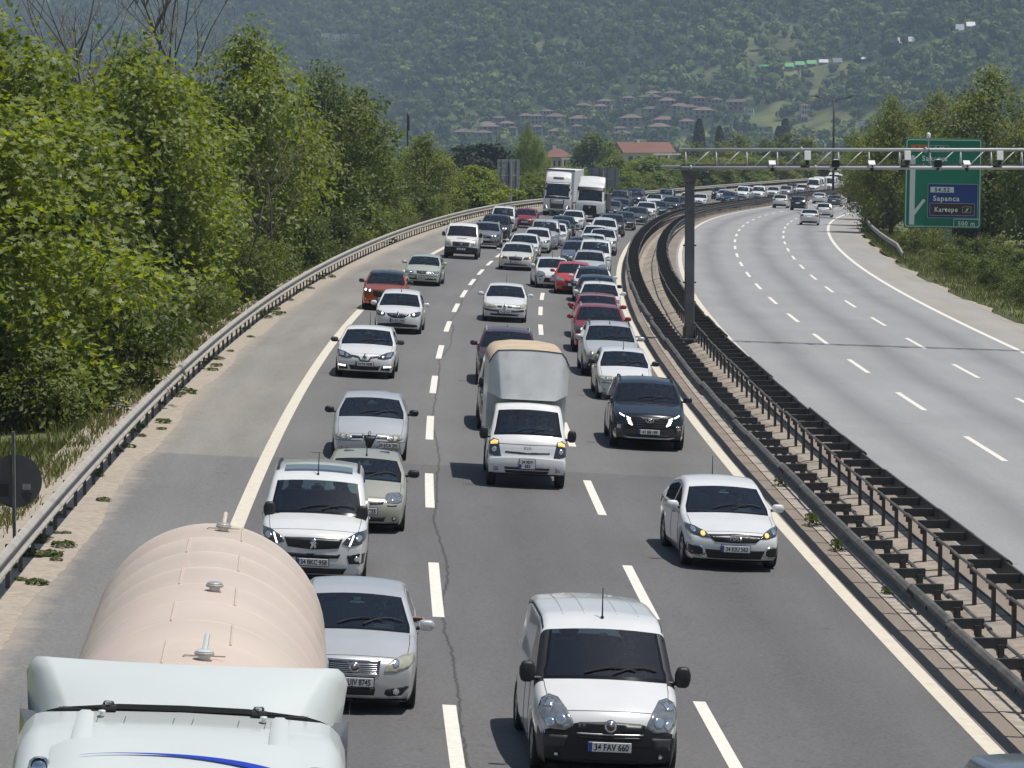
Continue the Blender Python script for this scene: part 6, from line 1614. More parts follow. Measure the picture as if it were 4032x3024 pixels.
V('crossover_car', 'crossover', 'white', 'white crossover behind the triangular warning sign', 'car', -2.0, 475.7)
V('crossover_car', 'crossover', 'silver2', 'grey car carrying a pinkish load on its roof in the far queue', 'car', -1.75, 489.0)
V('crossover_car', 'red_crossover', 'graphite', 'dark car left of the tall lamp post in the far queue', 'car', -3.2, 508.0)
V('crossover_car', 'crossover', 'white', 'white crossover left of the tall lamp post in the far queue', 'car', -1.6, 507.0)
V('van', 'minibus', 'white', 'white van just right of the tall lamp post', 'van', -1.6, 521.0)
V('minibus', 'minibus', 'white2', 'left one of the two white minibuses at the far right of the queue', 'minibus', -2.4, 533.0)
V('minibus', 'minibus', 'white', 'right one of the two white minibuses at the far right of the queue', 'minibus', -1.7, 541.0)
V('tipper_lorry', 'tipper_cab', 'white', 'sandy-bodied tipper lorry at the far right end of the queue', 'lorry', -2.2, 552.0)
V('hatchback_car', 'round_hatch', 'bluegrey', 'pale blue-grey car of which only the roof and mast show at the bottom right corner', 'car', -1.12, 33.45)
# free carriageway: seen from behind
G2 = 'cars on the free carriageway'
V('saloon_car', 'clouded_saloon', 'white', 'white saloon driving away, nearest car on the free carriageway', 'car', 12.83, 308.1, True, group=G2)
V('hatchback_car', 'round_hatch', 'white', 'white hatchback driving away with dark lower bumper, second nearest on the free carriageway', 'car', 13.2, 353.4, True, group=G2)
V('crossover_car', 'crossover', 'white', 'white crossover driving away beside the median', 'car', 5.33, 409.1, True, group=G2)
V('crossover_car', 'crossover', 'navy', 'dark crossover driving away beside the white one', 'car', 8.31, 396.6, True, group=G2)
V('saloon_car', 'grille_saloon', 'white', 'white saloon driving away in front of the tall lamp post', 'car', 6.64, 452.9, True, group=G2)
V('saloon_car', 'grille_saloon', 'grey', 'grey saloon driving away right of the tall lamp post', 'car', 9.92, 436.9, True, group=G2)
V('crossover_car', 'crossover', 'graphite', 'dark crossover driving away, farthest right on the free carriageway', 'car', 10.24, 464.9, True, group=G2)
# ------------------------------------------------------------------ foliage
M_LEAF1 = leaf_mat('plane_leaf', (0.098, 0.140, 0.010), (0.320, 0.365, 0.045), .42, .50, (.25, .30, .10))
M_LEAF2 = leaf_mat('dark_leaf', (0.046, 0.078, 0.014), (0.205, 0.245, 0.036), .45, .46, (.16, .195, .07))
M_LEAF3 = leaf_mat('olive_leaf', (0.082, 0.110, 0.014), (0.265, 0.295, 0.044), .45, .48, (.20, .23, .085))
M_LEAF4 = leaf_mat('shrub_leaf', (0.050, 0.076, 0.018), (0.130, 0.155, 0.038), .5, .32)
M_LEAF5 = leaf_mat('forest_leaf', (0.042, 0.074, 0.018), (0.270, 0.320, 0.095), .8, .22)
M_NEEDLE = leaf_mat('needle', (0.016, 0.030, 0.012), (0.036, 0.055, 0.018), .6, .1)
M_GRASS = leaf_mat('grass', (0.075, 0.115, 0.022), (0.180, 0.190, 0.060), .6, .3)
M_DRY = leaf_mat('dry_grass', (0.22, 0.17, 0.095), (0.40, 0.36, 0.27), .8, .2)
M_BARK = mat('bark', (0.115, 0.095, 0.075), .9, noise=(4, .35, 8), bump=(14, .6))
M_BARKP = mat('grey_twig', (0.25, 0.215, 0.18), .9, noise=(6, .3, 8))

# leaf outlines in the XY plane, stalk at the origin, length 1 along +Y; two halves folded on the midrib
def leaf_shape(kind):
    if kind == 'lobed':
        half = [(0, 0), (.10, .10), (.42, .02), (.30, .24), (.60, .42), (.28, .46), (.26, .74), (.10, .62), (0, 1.0)]
        V = half + [(-x, y) for x, y in half[1:-1]]
        n = len(half); F = [[0, 1, 2, 3], [0, 3, 4, 5], [0, 5, 6, 7], [0, 7, 8]]
        mir = {0: 0, n - 1: n - 1}
        for i in range(1, n - 1): mir[i] = n + i - 1
        F += [[mir[i] for i in f][::-1] for f in F[:4]]
        P = [(x, y, .28 * abs(x) - .12 * y * y) for x, y in V]
    elif kind == 'oval':
        P = [(0, 0, 0), (.27, .35, .08), (.20, .72, .05), (0, 1, -.05), (-.20, .72, .05), (-.27, .35, .08)]; F = [[0, 1, 2, 3], [0, 3, 4, 5]]
    else:   # clump: two crossing ragged blades standing for a spray of small leaves
        P = [(0, 0, 0), (.5, .3, .1), (.2, 1, 0), (-.45, .6, -.1)]; F = [[0, 1, 2, 3]]
    return np.array(P), F
def leaf_cloud(name, C, N, size, kind, m, tone, spread_size=.35, facing=None):
    """one mesh of many leaves: centres C, facing directions N"""
    P, F = leaf_shape(kind); k = len(C); nv = len(P)
    N = N / np.linalg.norm(N, axis=1, keepdims=True)
    T = rng.normal(size=(k, 3)); T -= N * (T * N).sum(1, keepdims=True); T /= np.linalg.norm(T, axis=1, keepdims=True)
    B = np.cross(N, T); s = (size * (1 + spread_size * rng.uniform(-1, 1, k)))[:, None, None]
    V = (P[None, :, 0, None] * B[:, None, :] + (P[None, :, 1, None] - .5) * T[:, None, :] + P[None, :, 2, None] * N[:, None, :]) * s + C[:, None, :]
    V = V.reshape(-1, 3)
    lens = [len(f) for f in F]; idx = np.concatenate([np.array(f) for f in F])
    loops = (np.arange(k)[:, None] * nv + idx[None, :]).ravel()
    tot = np.tile(lens, k); start = np.concatenate([[0], np.cumsum(tot)[:-1]])
    me = bpy.data.meshes.new(name)
    me.vertices.add(len(V)); me.vertices.foreach_set('co', V.ravel())
    me.loops.add(len(loops)); me.loops.foreach_set('vertex_index', loops.astype(np.int32))
    me.polygons.add(len(tot)); me.polygons.foreach_set('loop_start', start.astype(np.int32)); me.polygons.foreach_set('loop_total', tot.astype(np.int32))
    me.update(calc_edges=True)
    a = me.attributes.new('tone', 'FLOAT', 'FACE'); a.data.foreach_set('value', np.repeat(tone, len(F)).astype(np.float32))
    me.materials.append(m)
    return me
def crown_points(boughs, n, jitter=.45, inner=.55, clump=26):
    """leaf centres gathered in sprays over the shells of overlapping boughs (centre, radii)"""
    vol = np.array([(b[1][0] * b[1][1] * b[1][2]) ** (2 / 3) for b in boughs]); pr = vol / vol.sum()
    nc = max(1, n // clump)
    w = rng.choice(len(boughs), nc, p=pr)
    ctr = np.array([b[0] for b in boughs])[w]; rd = np.array([b[1] for b in boughs])[w]
    d = rng.normal(size=(nc, 3)); d /= np.linalg.norm(d, axis=1, keepdims=True)
    r = (inner + (1 - inner) * rng.random(nc) ** .45)[:, None]
    cc = ctr + d * rd * r
    ct = rng.normal(0, .20, nc)
    C = np.repeat(cc, clump, 0) + rng.normal(size=(nc * clump, 3)) * jitter * np.array([1, 1, .62])
    D = np.repeat(d, clump, 0)
    N = D * .55 + np.array([0, 0, .75]) + rng.normal(size=C.shape) * .55
    tone = np.clip(np.repeat(.42 + ct, clump) + rng.normal(0, .24, len(C)), 0, 1)
    return C, N, tone
def make_boughs(h, r, base, n, seed, lean=.2):
    """overlapping ellipsoids filling a crown of height h, radius r, foliage starting at `base`"""
    g = np.random.default_rng(seed); out = []
    for i in range(n):
        f = (i + .5) / n; z = base + (h - base) * (f ** .9) * .93; prof_ = math.sin(min(1, f * .92 + .18) * math.pi) ** .6
        a = i * 2.4 + g.uniform(-.5, .5); q = r * prof_ * g.uniform(.35, .98) * (0.3 if f > .88 else 1)
        rr = r * g.uniform(.22, .44) * (.75 + .4 * prof_) * (.72 if f > .85 else 1)
        out.append((np.array([q * math.cos(a), q * math.sin(a), z]), np.array([rr, rr, rr * g.uniform(.62, .95)])))
    return out
def trunk_mesh(h, r, boughs, base, seed, m, twigs=0):
    g = random.Random(seed); b = MB()
    pts = []; x = y = 0
    for i in range(8):
        f = i / 7; pts.append((x, y, -.6 + (h * .86 + .6) * f)); x += g.uniform(-.14, .14) * h * .05; y += g.uniform(-.14, .14) * h * .05
    b.tube(pts, r, 8, rs=[r * (1.25 if i == 0 else 1) * (1 - .86 * (i / 7)) + .012 for i in range(8)])
    for (c, rr) in boughs:
        z0 = max(base * .45, c[2] - abs(c[0]) * .7 - abs(c[1]) * .7 - .6); f = min(.95, (z0 + .6) / (h * .86 + .6)); k = min(6, int(f * 7)); p0 = Vector(pts[k]).lerp(Vector(pts[k + 1]), f * 7 - k)
        e = Vector(c); mid = p0.lerp(e, .5) + Vector((g.uniform(-.2, .2), g.uniform(-.2, .2), .25)); r0 = r * (1 - .8 * f) * .55 + .015
        b.tube([p0, mid, e], r0, 6, rs=[r0, r0 * .6, r0 * .22])
        for q in range(3):
            d = Vector((g.uniform(-1, 1), g.uniform(-1, 1), g.uniform(-.1, .9))) * float(rr[0]) * .9
            b.tube([mid.lerp(e, .3 + .3 * q), e + d * .6, e + d], r0 * .3, 4, rs=[r0 * .32, r0 * .18, .008])
    return b.mesh('trunk', m, True)
CROWNS = {}
def crown_kind(key, h, r, base, nb, n, size, kind, m, seed, jitter=.45, clump=26, inner=.55):
    bo = make_boughs(h, r, base, nb, seed)
    C, N, t = crown_points(bo, n, jitter, inner, clump)
    CROWNS[key] = (leaf_cloud('crown', C, N, size, kind, m, t), trunk_mesh(h, .035 * h * .55, bo, base, seed, M_BARK), h, r)
for i in range(2):
    crown_kind('plane%d' % i, 11.0, 4.4, .9, 26, 15500, .235, 'lobed', M_LEAF1, 11 + i, .50, 20)
for i in range(3):
    crown_kind('mid%d' % i, 11.0, 4.2, .8, 24, 12000, .27, 'oval', (M_LEAF1, M_LEAF2, M_LEAF3)[i], 31 + i, .44, 20)
for i in range(3):
    crown_kind('right%d' % i, 12.0, 4.6, 1.4, 27, 14000, .28, 'oval', (M_LEAF3, M_LEAF3, M_LEAF2)[i], 51 + i, .48, 18)
for i in range(4):
    crown_kind('far%d' % i, 8.0, 3.6, .3, 11, 3400, .50, 'oval', (M_LEAF2, M_LEAF3, M_LEAF2, M_LEAF1)[i], 71 + i, .5, 14)
for i in range(4):
    crown_kind('bush%d' % i, 2.2, 1.5, .05, 9, 1900, .16, 'oval', (M_LEAF4, M_LEAF2, M_LEAF3, M_LEAF4)[i], 91 + i, .22, 16, .3)
crown_kind('pine', 8.0, 3.4, .6, 12, 3600, .5, 'clump', M_NEEDLE, 97, .5, 16)
def cypress():
    k = 1500; z = rng.random(k) ** .8 * 9.0 + .2; r = .95 * np.sin(np.clip(z / 9.4, 0, 1) ** .75 * math.pi) ** .6; a = rng.random(k) * 6.283
    C = np.stack([r * np.cos(a), r * np.sin(a), z], 1); N = np.stack([np.cos(a), np.sin(a), .2 + 0 * a], 1) + rng.normal(size=(k, 3)) * .4
    b = MB(); b.cyl((0, 0, -.5), (0, 0, 8.5), .14, 6, .03)
    CROWNS['cypress'] = (leaf_cloud('crown', C, N, .5, 'clump', M_NEEDLE, rng.random(k)), b.mesh('trunk', M_BARK), 9.4, 1.0)
cypress()
def tree(kind, X, Y, h, r, label, group=None, name='tree', rot=None, cat='tree', z=None, dz=0.0):
    cm, tm, h0, r0 = CROWNS[kind]
    zg = float(terrain_h(X, Y)) if z is None else z
    M = Matrix.Translation((X, Y, zg + dz)) @ Matrix.Rotation(random.uniform(0, 6.28) if rot is None else rot, 4, 'Z') @ Matrix.Diagonal((r / r0, r / r0, h / h0, 1))
    t = thing(name, label, cat, M, group)
    obj('trunk', tm, t); obj('crown', cm, t)
    return t
def tl(t, l): p = road(t, l); return p[0], p[1]

# left edge of the road: the big leafy trees, nearest first
GL = 'leafy trees along the left guard rail'
x, y = tl(-19.0, 88); near_tree = tree('plane0', x, y, 9.2, 4.2, 'nearest broad-leaved tree at the left edge, leaves hanging over the guard rail', GL, rot=.4)
x, y = tl(-22.0, 112); tree('plane1', x, y, 12.2, 5.2, 'tall broad-leaved tree at the top left corner, behind the nearest one', GL, rot=2.0)
x, y = tl(-19.2, 131); tree('plane0', x, y, 11.3, 4.3, 'broad-leaved tree in the middle of the left-hand row, under the bare trees', GL, rot=1.1)
x, y = tl(-18.6, 171); tree('mid0', x, y, 13.3, 4.0, 'tall narrow tree fourth in the left-hand row', GL, rot=.2)
x, y = tl(-18.6, 214); tree('mid1', x, y, 12.0, 3.9, 'dark tree with a ragged top at the right end of the tall left-hand row', GL, rot=3.0)
GB = 'smaller trees filling the left-hand row'
for (t, l, h, r, k, lab) in ((-21.5, 150, 11.0, 4.4, 'mid0', 'leafy tree filling the gap between the third and fourth tall trees on the left'), (-20.5, 192, 11.0, 4.2, 'mid2', 'olive-green tree between the two tallest trees on the left'), (-24, 140, 11.5, 4.5, 'plane1', 'leafy tree in the second row on the left, below the bare trees'),
                             (-18.6, 236, 8.4, 3.2, 'mid1', 'low dark tree where the tall left-hand row steps down'), (-19.5, 245, 9.0, 3.0, 'mid2', 'rounded tree just right of the ragged dark tree'), (-18.2, 276, 7.2, 3.0, 'mid2', 'sunlit rounded tree left of the tall grey sign back'), (-20.5, 292, 7.0, 3.4, 'mid0', 'bushy tree behind the sunlit rounded one'),
                             (-17.2, 306, 4.4, 2.4, 'far3', 'low leafy tree in front of the tall grey sign back'), (-17.5, 322, 4.0, 2.0, 'far2', 'small dark tree at the foot of the tall grey sign back'), (-27, 100, 10.5, 5.0, 'plane0', 'leafy tree at the left edge behind the nearest tree'), (-21.5, 72, 5.0, 2.6, 'mid0', 'low tree at the left edge above the round sign'),
                             (-19.4, 112, 6.2, 2.6, 'mid1', 'dark low tree under the third tall tree on the left'), (-18.8, 152, 5.4, 2.2, 'mid1', 'dark low tree behind the guard rail left of the orange crossover')):
    x, y = tl(t, l); tree(k, x, y, h, r, lab, GB)

# bare trees
def bare_tree(X, Y, h, seed, label, spread=.5):
    g = random.Random(seed); b = MB(); zg = float(terrain_h(X, Y))
    def grow(p, d, L, r, dep):
        pts = [p]; q = p.copy(); dd = d.copy(); n = 4
        for i in range(n):
            dd = (dd + Vector((g.uniform(-.15, .15), g.uniform(-.15, .15), g.uniform(-.04, .12)))).normalized(); q = q + dd * L / n; pts.append(q.copy())
        b.tube(pts, r, 6 if dep < 1 else 4, rs=[r * (1 - .55 * i / n) for i in range(n + 1)])
        if dep >= 3: return
        for i in range(g.randint(3, 5) if dep else 7):
            k = g.randint(1 if dep else 2, n); a = g.uniform(0, 6.28); out = Vector((math.cos(a), math.sin(a), 0))
            grow(pts[k], (dd * (1 - spread) + out * spread * .9 + Vector((0, 0, .25))).normalized(), L * g.uniform(.38, .62), r * .42, dep + 1)
    grow(Vector((0, 0, -.5)), Vector((0, 0, 1)), h * .8, h * .011, 0)
    t = thing('bare_tree', label, 'tree', Matrix.Translation((X, Y, zg)), 'bare trees'); obj('trunk', b.mesh('trunk', M_BARK, True), t)
for (px, Z, h, sd, lab) in ((232, 178, 15.4, 3, 'bare dead tree at the top left, leftmost of the bare trees'), (292, 170, 16.8, 5, 'tallest bare tree, with a dark forked trunk, at the top left'), (355, 182, 15.0, 8, 'slender bare tree right of the tallest bare one'), (408, 190, 14.2, 12, 'small bare tree, rightmost at the top left'), (178, 190, 15.0, 14, 'thin bare tree near the top left corner')):
    X = (px - 1106) * Z / 7373; bare_tree(X, Z, h, sd, lab)
x, y = tl(-16.2, 160); bare_tree(x, y, 6.5, 21, 'leafless grey tangle of branches among the left-hand trees', .75)
x, y = tl(-16.6, 146); bare_tree(x, y, 6.0, 22, 'lower leafless tangle of branches above the orange crossover', .75)

# right-hand trees
GR = 'trees behind the green sign'
for (X, Y, h, r, k, lab) in ((36.5, 262, 14.6, 4.6, 'right0', 'tallest sunlit tree right of and behind the green sign'), (31.6, 285, 11.8, 3.4, 'right1', 'tree with drooping foliage left of the green sign'), (43.5, 275, 13.8, 4.6, 'right1', 'tall tree at the right edge above the green sign'), (34.0, 312, 9.2, 3.0, 'right2', 'dark tree at the left end of the right-hand trees'),
                             (39.0, 248, 11.5, 3.6, 'right2', 'dark tree right of the green sign with its trunk showing'), (37.0, 298, 13.0, 3.8, 'right0', 'tree behind the green sign, second row'), (32.6, 300, 6.5, 2.4, 'mid2', 'bushy tree overhanging the right guard rail'), (34.8, 262, 8.5, 3.0, 'right2', 'dark tree directly behind the green sign'), (44.0, 246, 9.0, 3.4, 'right2', 'dark tree at the right edge beside the green sign'), (47.0, 300, 13.0, 4.8, 'right0', 'tree at the right edge in the second row'), (36.0, 345, 8.5, 3.0, 'right1', 'sunlit tree by the bend of the free carriageway')):
    tree(k, X, Y, h, r, lab, GR)

# hedge of trees behind the traffic, along the outside of the bend
GH = 'trees and bushes behind the traffic jam'
hg = random.Random(4)
for l in range(335, 640, 7):
    for row in range(3):
        t = -19.5 - row * 5.5 - hg.uniform(0, 3.5); x, y = tl(t, l + hg.uniform(-3, 3)); h = hg.uniform(2.7, 4.0) + row * .35 + (1.5 if l > 520 else 0)
        tree('far%d' % hg.choice((0, 1, 1, 2, 3)), x, y, h, h * hg.uniform(.5, .68), 'leafy tree or bush of the hedge behind the far traffic', GH)
for (px, Z, h, r, k, lab) in ((1140, 452, 10.5, 2.1, 'mid0', 'slender tall tree standing out of the hedge left of the white lorries'), (1168, 458, 7.6, 1.7, 'mid0', 'shorter tree joined to the slender tall one'), (1275, 700, 11.0, 4.8, 'far2', 'big dark round tree in front of the hillside villas'), (1318, 705, 9.0, 3.2, 'far3', 'pale flowering tree beside the big dark round one'),
                              (1050, 560, 8.2, 4.4, 'pine', 'dark flat-topped pine left of the slender tall tree'), (1010, 565, 7.8, 3.6, 'pine', 'dark pine at the left of the pine group'), (1085, 570, 7.2, 3.0, 'pine', 'dark pine at the right of the pine group'),
                              (1590, 660, 10.2, 4.6, 'far0', 'large dark tree behind the gantry, left of its middle'), (1650, 690, 9.6, 4.2, 'far2', 'dark tree behind the gantry, under the first white camera'), (1700, 680, 10.4, 4.2, 'far0', 'large tree behind the triangular warning sign'), (1745, 720, 10.0, 4.4, 'far2', 'dark tree just left of the tall lamp post'), (1560, 640, 8.6, 3.8, 'far1', 'rounded tree above the dark crossover by the far hedge'),
                              (1800, 640, 6.0, 3.8, 'far1', 'pale olive bush right of the tall lamp post'), (1850, 650, 6.2, 3.6, 'far1', 'pale olive bush beside the tipper lorry'), (1500, 660, 8.2, 4.0, 'far0', 'tree behind the top of the gantry post'), (1840, 760, 11.0, 4.2, 'far2', 'dark tree between the two lamp posts')):
    tree(k, (px - 1106) * Z / 7373, Z, h, r, lab)
for (px, Z, h, lab) in ((1509, 1100, 17, 'dark cypress spire right of the long red roof'), (1680, 1300, 16, 'left cypress of the pair above the gantry'), (1694, 1310, 19, 'right cypress of the pair above the gantry'), (1553, 1150, 15, 'cypress behind the left end of the gantry'), (1751, 1350, 11, 'small lone cypress above the gantry')):
    t = tree('cypress', (px - 1106) * Z / 7373, Z, h, h * .12, lab, 'cypresses')

# bushes behind the guard rail and on the right verge
GS = 'bushes beside the road'
bg = random.Random(9)
for i in range(165):
    l = 50 + 280 * (i / 165) ** 1.25 + bg.uniform(-1.5, 1.5); t = -15.9 - bg.random() ** 1.2 * 4.5
    if l < 84: t -= .5 + bg.random() * 2.5
    x, y = tl(t, l); s = bg.uniform(.5, 1.25) * (1 if l > 84 else .62)
    tree('bush%d' % bg.randrange(4), x, y, 2.2 * s * bg.uniform(.8, 1.2), 1.5 * s, 'bush in the undergrowth behind the left guard rail', GS, 'bush', cat='bush')
for i in range(60):
    l = 120 + 150 * (i / 60) + bg.uniform(-2, 2); t = 19.6 + bg.random() * 7; x, y = tl(t, l); s = bg.uniform(.35, .95)
    tree('bush%d' % bg.randrange(4), x, y, 2.2 * s, 1.5 * s, 'bush on the grassy verge of the free carriageway', 'bushes on the right verge', 'bush', cat='bush')
# low weeds on the sand strip
b = MB()
k = 70; a = rng.random(k) * 6.283; r_ = rng.random(k) ** .6 * .26
C = np.stack([r_ * np.cos(a), r_ * np.sin(a), .05 + rng.random(k) * .11 * (1 - r_ * 2)], 1); N = np.stack([np.cos(a) * .4, np.sin(a) * .4, np.ones(k)], 1) + rng.normal(size=(k, 3)) * .3
weed_m = leaf_cloud('weed', C, N, .12, 'oval', M_LEAF4, rng.random(k))
for i in range(85):
    l = 46 + 130 * bg.random() ** 1.5; t = -13.72 - bg.random() ** .8 * .85; M = road_frame(t, l); s = bg.uniform(.3, 1.0)
    thing('weed', 'low green weed sprouting from the sand strip by the left guard rail', 'weed', M @ Matrix.Diagonal((s, s, s * .9, 1)) @ Matrix.Rotation(bg.uniform(0, 6), 4, 'Z'), 'weeds on the sand strip', weed_m)
for (t, l, s) in ((.70, 70, .9), (.72, 66, .8), (.85, 77.5, .9), (.8, 60, .5)):
    thing('weed', 'green weed growing at the foot of the near median barrier', 'weed', road_frame(t, l) @ Matrix.Diagonal((s, s * 1.6, s * 2.2, 1)), 'weeds in the median', weed_m)
# grass
def grass(name, regions, m, h):
    Cs = []
    for (t0, t1, l0, l1, n) in regions:
        t = rng.uniform(t0, t1, n); l = rng.uniform(l0, l1, n)
        ph = (l - RZ0) / RR_; X = RX0 + RR_ - (RR_ - t) * np.cos(ph); Y = RZ0 + (RR_ - t) * np.sin(ph); keep = np.sin(X * 1.3 + np.sin(Y * .7) * 2) + np.sin(Y * .9) * .8 + rng.normal(0, .7, n) > -.35
        X, Y = X[keep], Y[keep]; Cs.append(np.stack([X, Y, terrain_h(X, Y)], 1))
    P = np.concatenate(Cs); k = len(P); hh = h * rng.uniform(.4, 1.3, k); a = rng.random(k) * 6.283; w = .006 + .008 * rng.random(k); bend = rng.normal(0, .35, (k, 2)) * hh[:, None]
    dx = np.stack([np.cos(a) * w, np.sin(a) * w, 0 * a], 1); mid = P + np.stack([bend[:, 0] * .3, bend[:, 1] * .3, hh * .6], 1); tip = P + np.stack([bend[:, 0], bend[:, 1], hh], 1)
    V = np.stack([P - dx * 1.6, P + dx * 1.6, mid + dx, tip, mid - dx], 1).reshape(-1, 3); loops = (np.arange(k)[:, None] * 5 + np.arange(5)).ravel()
    me = bpy.data.meshes.new(name); me.vertices.add(len(V)); me.vertices.foreach_set('co', V.ravel()); me.loops.add(len(loops)); me.loops.foreach_set('vertex_index', loops.astype(np.int32)); me.polygons.add(k)
    me.polygons.foreach_set('loop_start', (np.arange(k) * 5).astype(np.int32)); me.polygons.foreach_set('loop_total', np.full(k, 5, np.int32)); me.update(calc_edges=True)
    a_ = me.attributes.new('tone', 'FLOAT', 'FACE'); a_.data.foreach_set('value', rng.random(k).astype(np.float32)); me.materials.append(m)
    o = struct(name, me, 'stuff'); o['label'] = 'grass and weeds growing beside the motorway'; return o
grass('verge_grass', [(-19.5, -15.0, 48, 130, 46000), (-17.5, -15.0, 130, 330, 26000), (17.4, 23, 110, 300, 30000), (17.6, 19, 230, 420, 6000)], M_GRASS, .27)
grass('dry_grass', [(-19.5, -14.9, 46, 120, 4500), (18.2, 23, 110, 240, 3000)], M_DRY, .34)
# the leaves that can be told apart on the nearest tree
def near_leaves(t, kind, n):
    P, F = leaf_shape('lobed'); me = bpy.data.meshes.new('leaf'); me.from_pydata((P - np.array([0, .5, 0])).tolist(), [], F); me.materials.append(M_LEAF1)
    a = me.attributes.new('tone', 'FLOAT', 'FACE'); a.data.foreach_set('value', [.75] * len(F))
    cm = CROWNS[kind][0]; k = len(cm.vertices); co = np.empty(k * 3); cm.vertices.foreach_get('co', co); co = co.reshape(-1, 3)
    loc = t.matrix_world.inverted() @ Vector((t.matrix_world.translation.x + 60, -200, 60)); d = np.array(loc); d /= np.linalg.norm(d)
    c = co - np.array([0, 0, 4.5]); pr = c @ d; idx = np.argsort(-(pr + rng.normal(0, 1.0, k)))[:n * 25:25]
    nrm = t.matrix_world.to_3x3().inverted()
    for i in idx:
        q = Vector(co[i]) + Vector(d) * .12; s = random.uniform(.20, .30)
        up = (Vector((.25, -.55, .75)) + Vector(rng.normal(size=3) * .32)).normalized(); z = (nrm @ up).normalized(); x = z.orthogonal().normalized(); x.rotate(Matrix.Rotation(random.uniform(0, 6.28), 3, z)); y = z.cross(x)
        M = Matrix((x * s, y * s, z * s)).transposed().to_4x4(); M.translation = q
        obj('leaf', me, t, mtx=M)
near_leaves(near_tree, 'plane0', 280)
# ------------------------------------------------------------------ the far hillside: bearings are given as photograph columns/rows on a 2212-wide survey sheet
def site(px, py):
    """point of the terrain seen at a bearing"""
    th = 0.07965; u = (px - 1106) / 7373; v = (py - 829.5) / 7373; ct, st = math.cos(th), math.sin(th)
    d = np.array([u, ct - v * st, -(st + v * ct)]); ks = np.arange(650, 5200, 4.0)
    X = d[0] * ks; Y = d[1] * ks; Z = CAM_H + d[2] * ks; H = terrain_h(X, Y); i = np.argmax(Z < H)
    if not (Z < H).any(): i = len(ks) - 1
    return float(X[i]), float(Y[i]), float(H[i]), 7373 / float(Y[i])
def sheet_px(X, Y, H):
    th = 0.07965; dz = H - CAM_H; z = Y * math.cos(th) - dz * math.sin(th)
    return 1106 + 7373 * X / z, 829.5 + 7373 * (-dz * math.cos(th) - Y * math.sin(th)) / z
MEADOWS = [([(1440, 308), (1580, 262), (1640, 240), (1720, 205), (1850, 150), (1990, 96), (2060, 82), (2075, 100), (1950, 130), (1830, 175), (1740, 225), (1640, 280), (1520, 322)], .10), ([(1620, 300), (1660, 262), (1760, 240), (1900, 240), (1920, 300), (1700, 305)], .12), ([(1720, 205), (1790, 150), (1830, 168), (1780, 215)], .1),
           ([(1560, 75), (1650, 45), (1760, 60), (1740, 120), (1600, 135)], .35), ([(1460, 160), (1640, 120), (1640, 175), (1500, 190)], .45), ([(940, 240), (1060, 232), (1050, 285), (900, 300)], .5), ([(1080, 90), (1250, 80), (1250, 115), (1080, 125)], .5), ([(1500, 225), (1700, 190), (1700, 205), (1520, 250)], .35), ([(1680, 140), (1860, 125), (1860, 160), (1690, 175)], .25)]
def in_poly(x, y, p):
    c = np.zeros(np.shape(x), bool); n = len(p)
    for i in range(n):
        (x1, y1), (x2, y2) = p[i], p[i - 1]
        if y1 == y2: continue
        c ^= ((y1 > y) != (y2 > y)) & (x < (x2 - x1) * (y - y1) / (y2 - y1) + x1)
    return c
def keep_prob(px, py):
    k = np.ones(np.shape(px))
    for p, q in MEADOWS: k = np.where(in_poly(px, py, p), np.minimum(k, q), k)
    return k
M_HILL = leaf_mat('hill_ground', (0.030, 0.048, 0.016), (0.165, 0.180, 0.062), .95, 0.0)
_n = M_HILL.node_tree.nodes; _b = _n['Principled BSDF']; M_HILL.node_tree.links.new(_b.outputs[0], _n['Material Output'].inputs[0])
_tn = _n.new('ShaderNodeTexNoise'); _tn.inputs['Scale'].default_value = .05; _tn.inputs['Detail'].default_value = 8
_tc = _n.new('ShaderNodeTexCoord'); M_HILL.node_tree.links.new(_tc.outputs['Object'], _tn.inputs['Vector'])
_mx = [q for q in _n if q.bl_idname == 'ShaderNodeMix' and q.inputs[7].default_value[0] < .9][0]
_m2 = _n.new('ShaderNodeMix'); _m2.data_type = 'RGBA'; _m2.blend_type = 'MULTIPLY'; _m2.inputs[0].default_value = 1
_r = _n.new('ShaderNodeMapRange'); _r.inputs[1].default_value = .3; _r.inputs[2].default_value = .7; _r.inputs[3].default_value = .55; _r.inputs[4].default_value = 1.45
M_HILL.node_tree.links.new(_tn.outputs[0], _r.inputs[0]); M_HILL.node_tree.links.new(_mx.outputs[2], _m2.inputs[6]); M_HILL.node_tree.links.new(_r.outputs[0], _m2.inputs[7]); M_HILL.node_tree.links.new(_m2.outputs[2], _b.inputs['Base Color'])
def hillside():
    zs = np.concatenate([np.arange(1700, 3800, 14.0), np.arange(3800, 5400, 60.0)]); us = np.linspace(-.24, .24, 150)
    X = zs[:, None] * us[None, :]; Z = np.repeat(zs[:, None], len(us), 1); H = terrain_h(X, Z) + .6 + 1.5 * np.sin(X * .09) * np.sin(Z * .07)
    n = len(us); V = np.stack([X, Z, H], 2).reshape(-1, 3); F = [(i * n + j, i * n + j + 1, (i + 1) * n + j + 1, (i + 1) * n + j) for i in range(len(zs) - 1) for j in range(n - 1)]
    me = bpy.data.meshes.new('hillside'); me.from_pydata(V.tolist(), [], F); me.materials.append(M_HILL)
    px, py = sheet_px(X, Z, H); kp = keep_prob(px, py).ravel()
    a = me.attributes.new('tone', 'FLOAT', 'POINT'); a.data.foreach_set('value', np.where(kp < .3, .95, np.where(kp < .6, .7, .15)).astype(np.float32))
    me.polygons.foreach_set('use_smooth', [True] * len(F)); me.update(); struct('hillside', me)
hillside()
HOUSE_PX = []
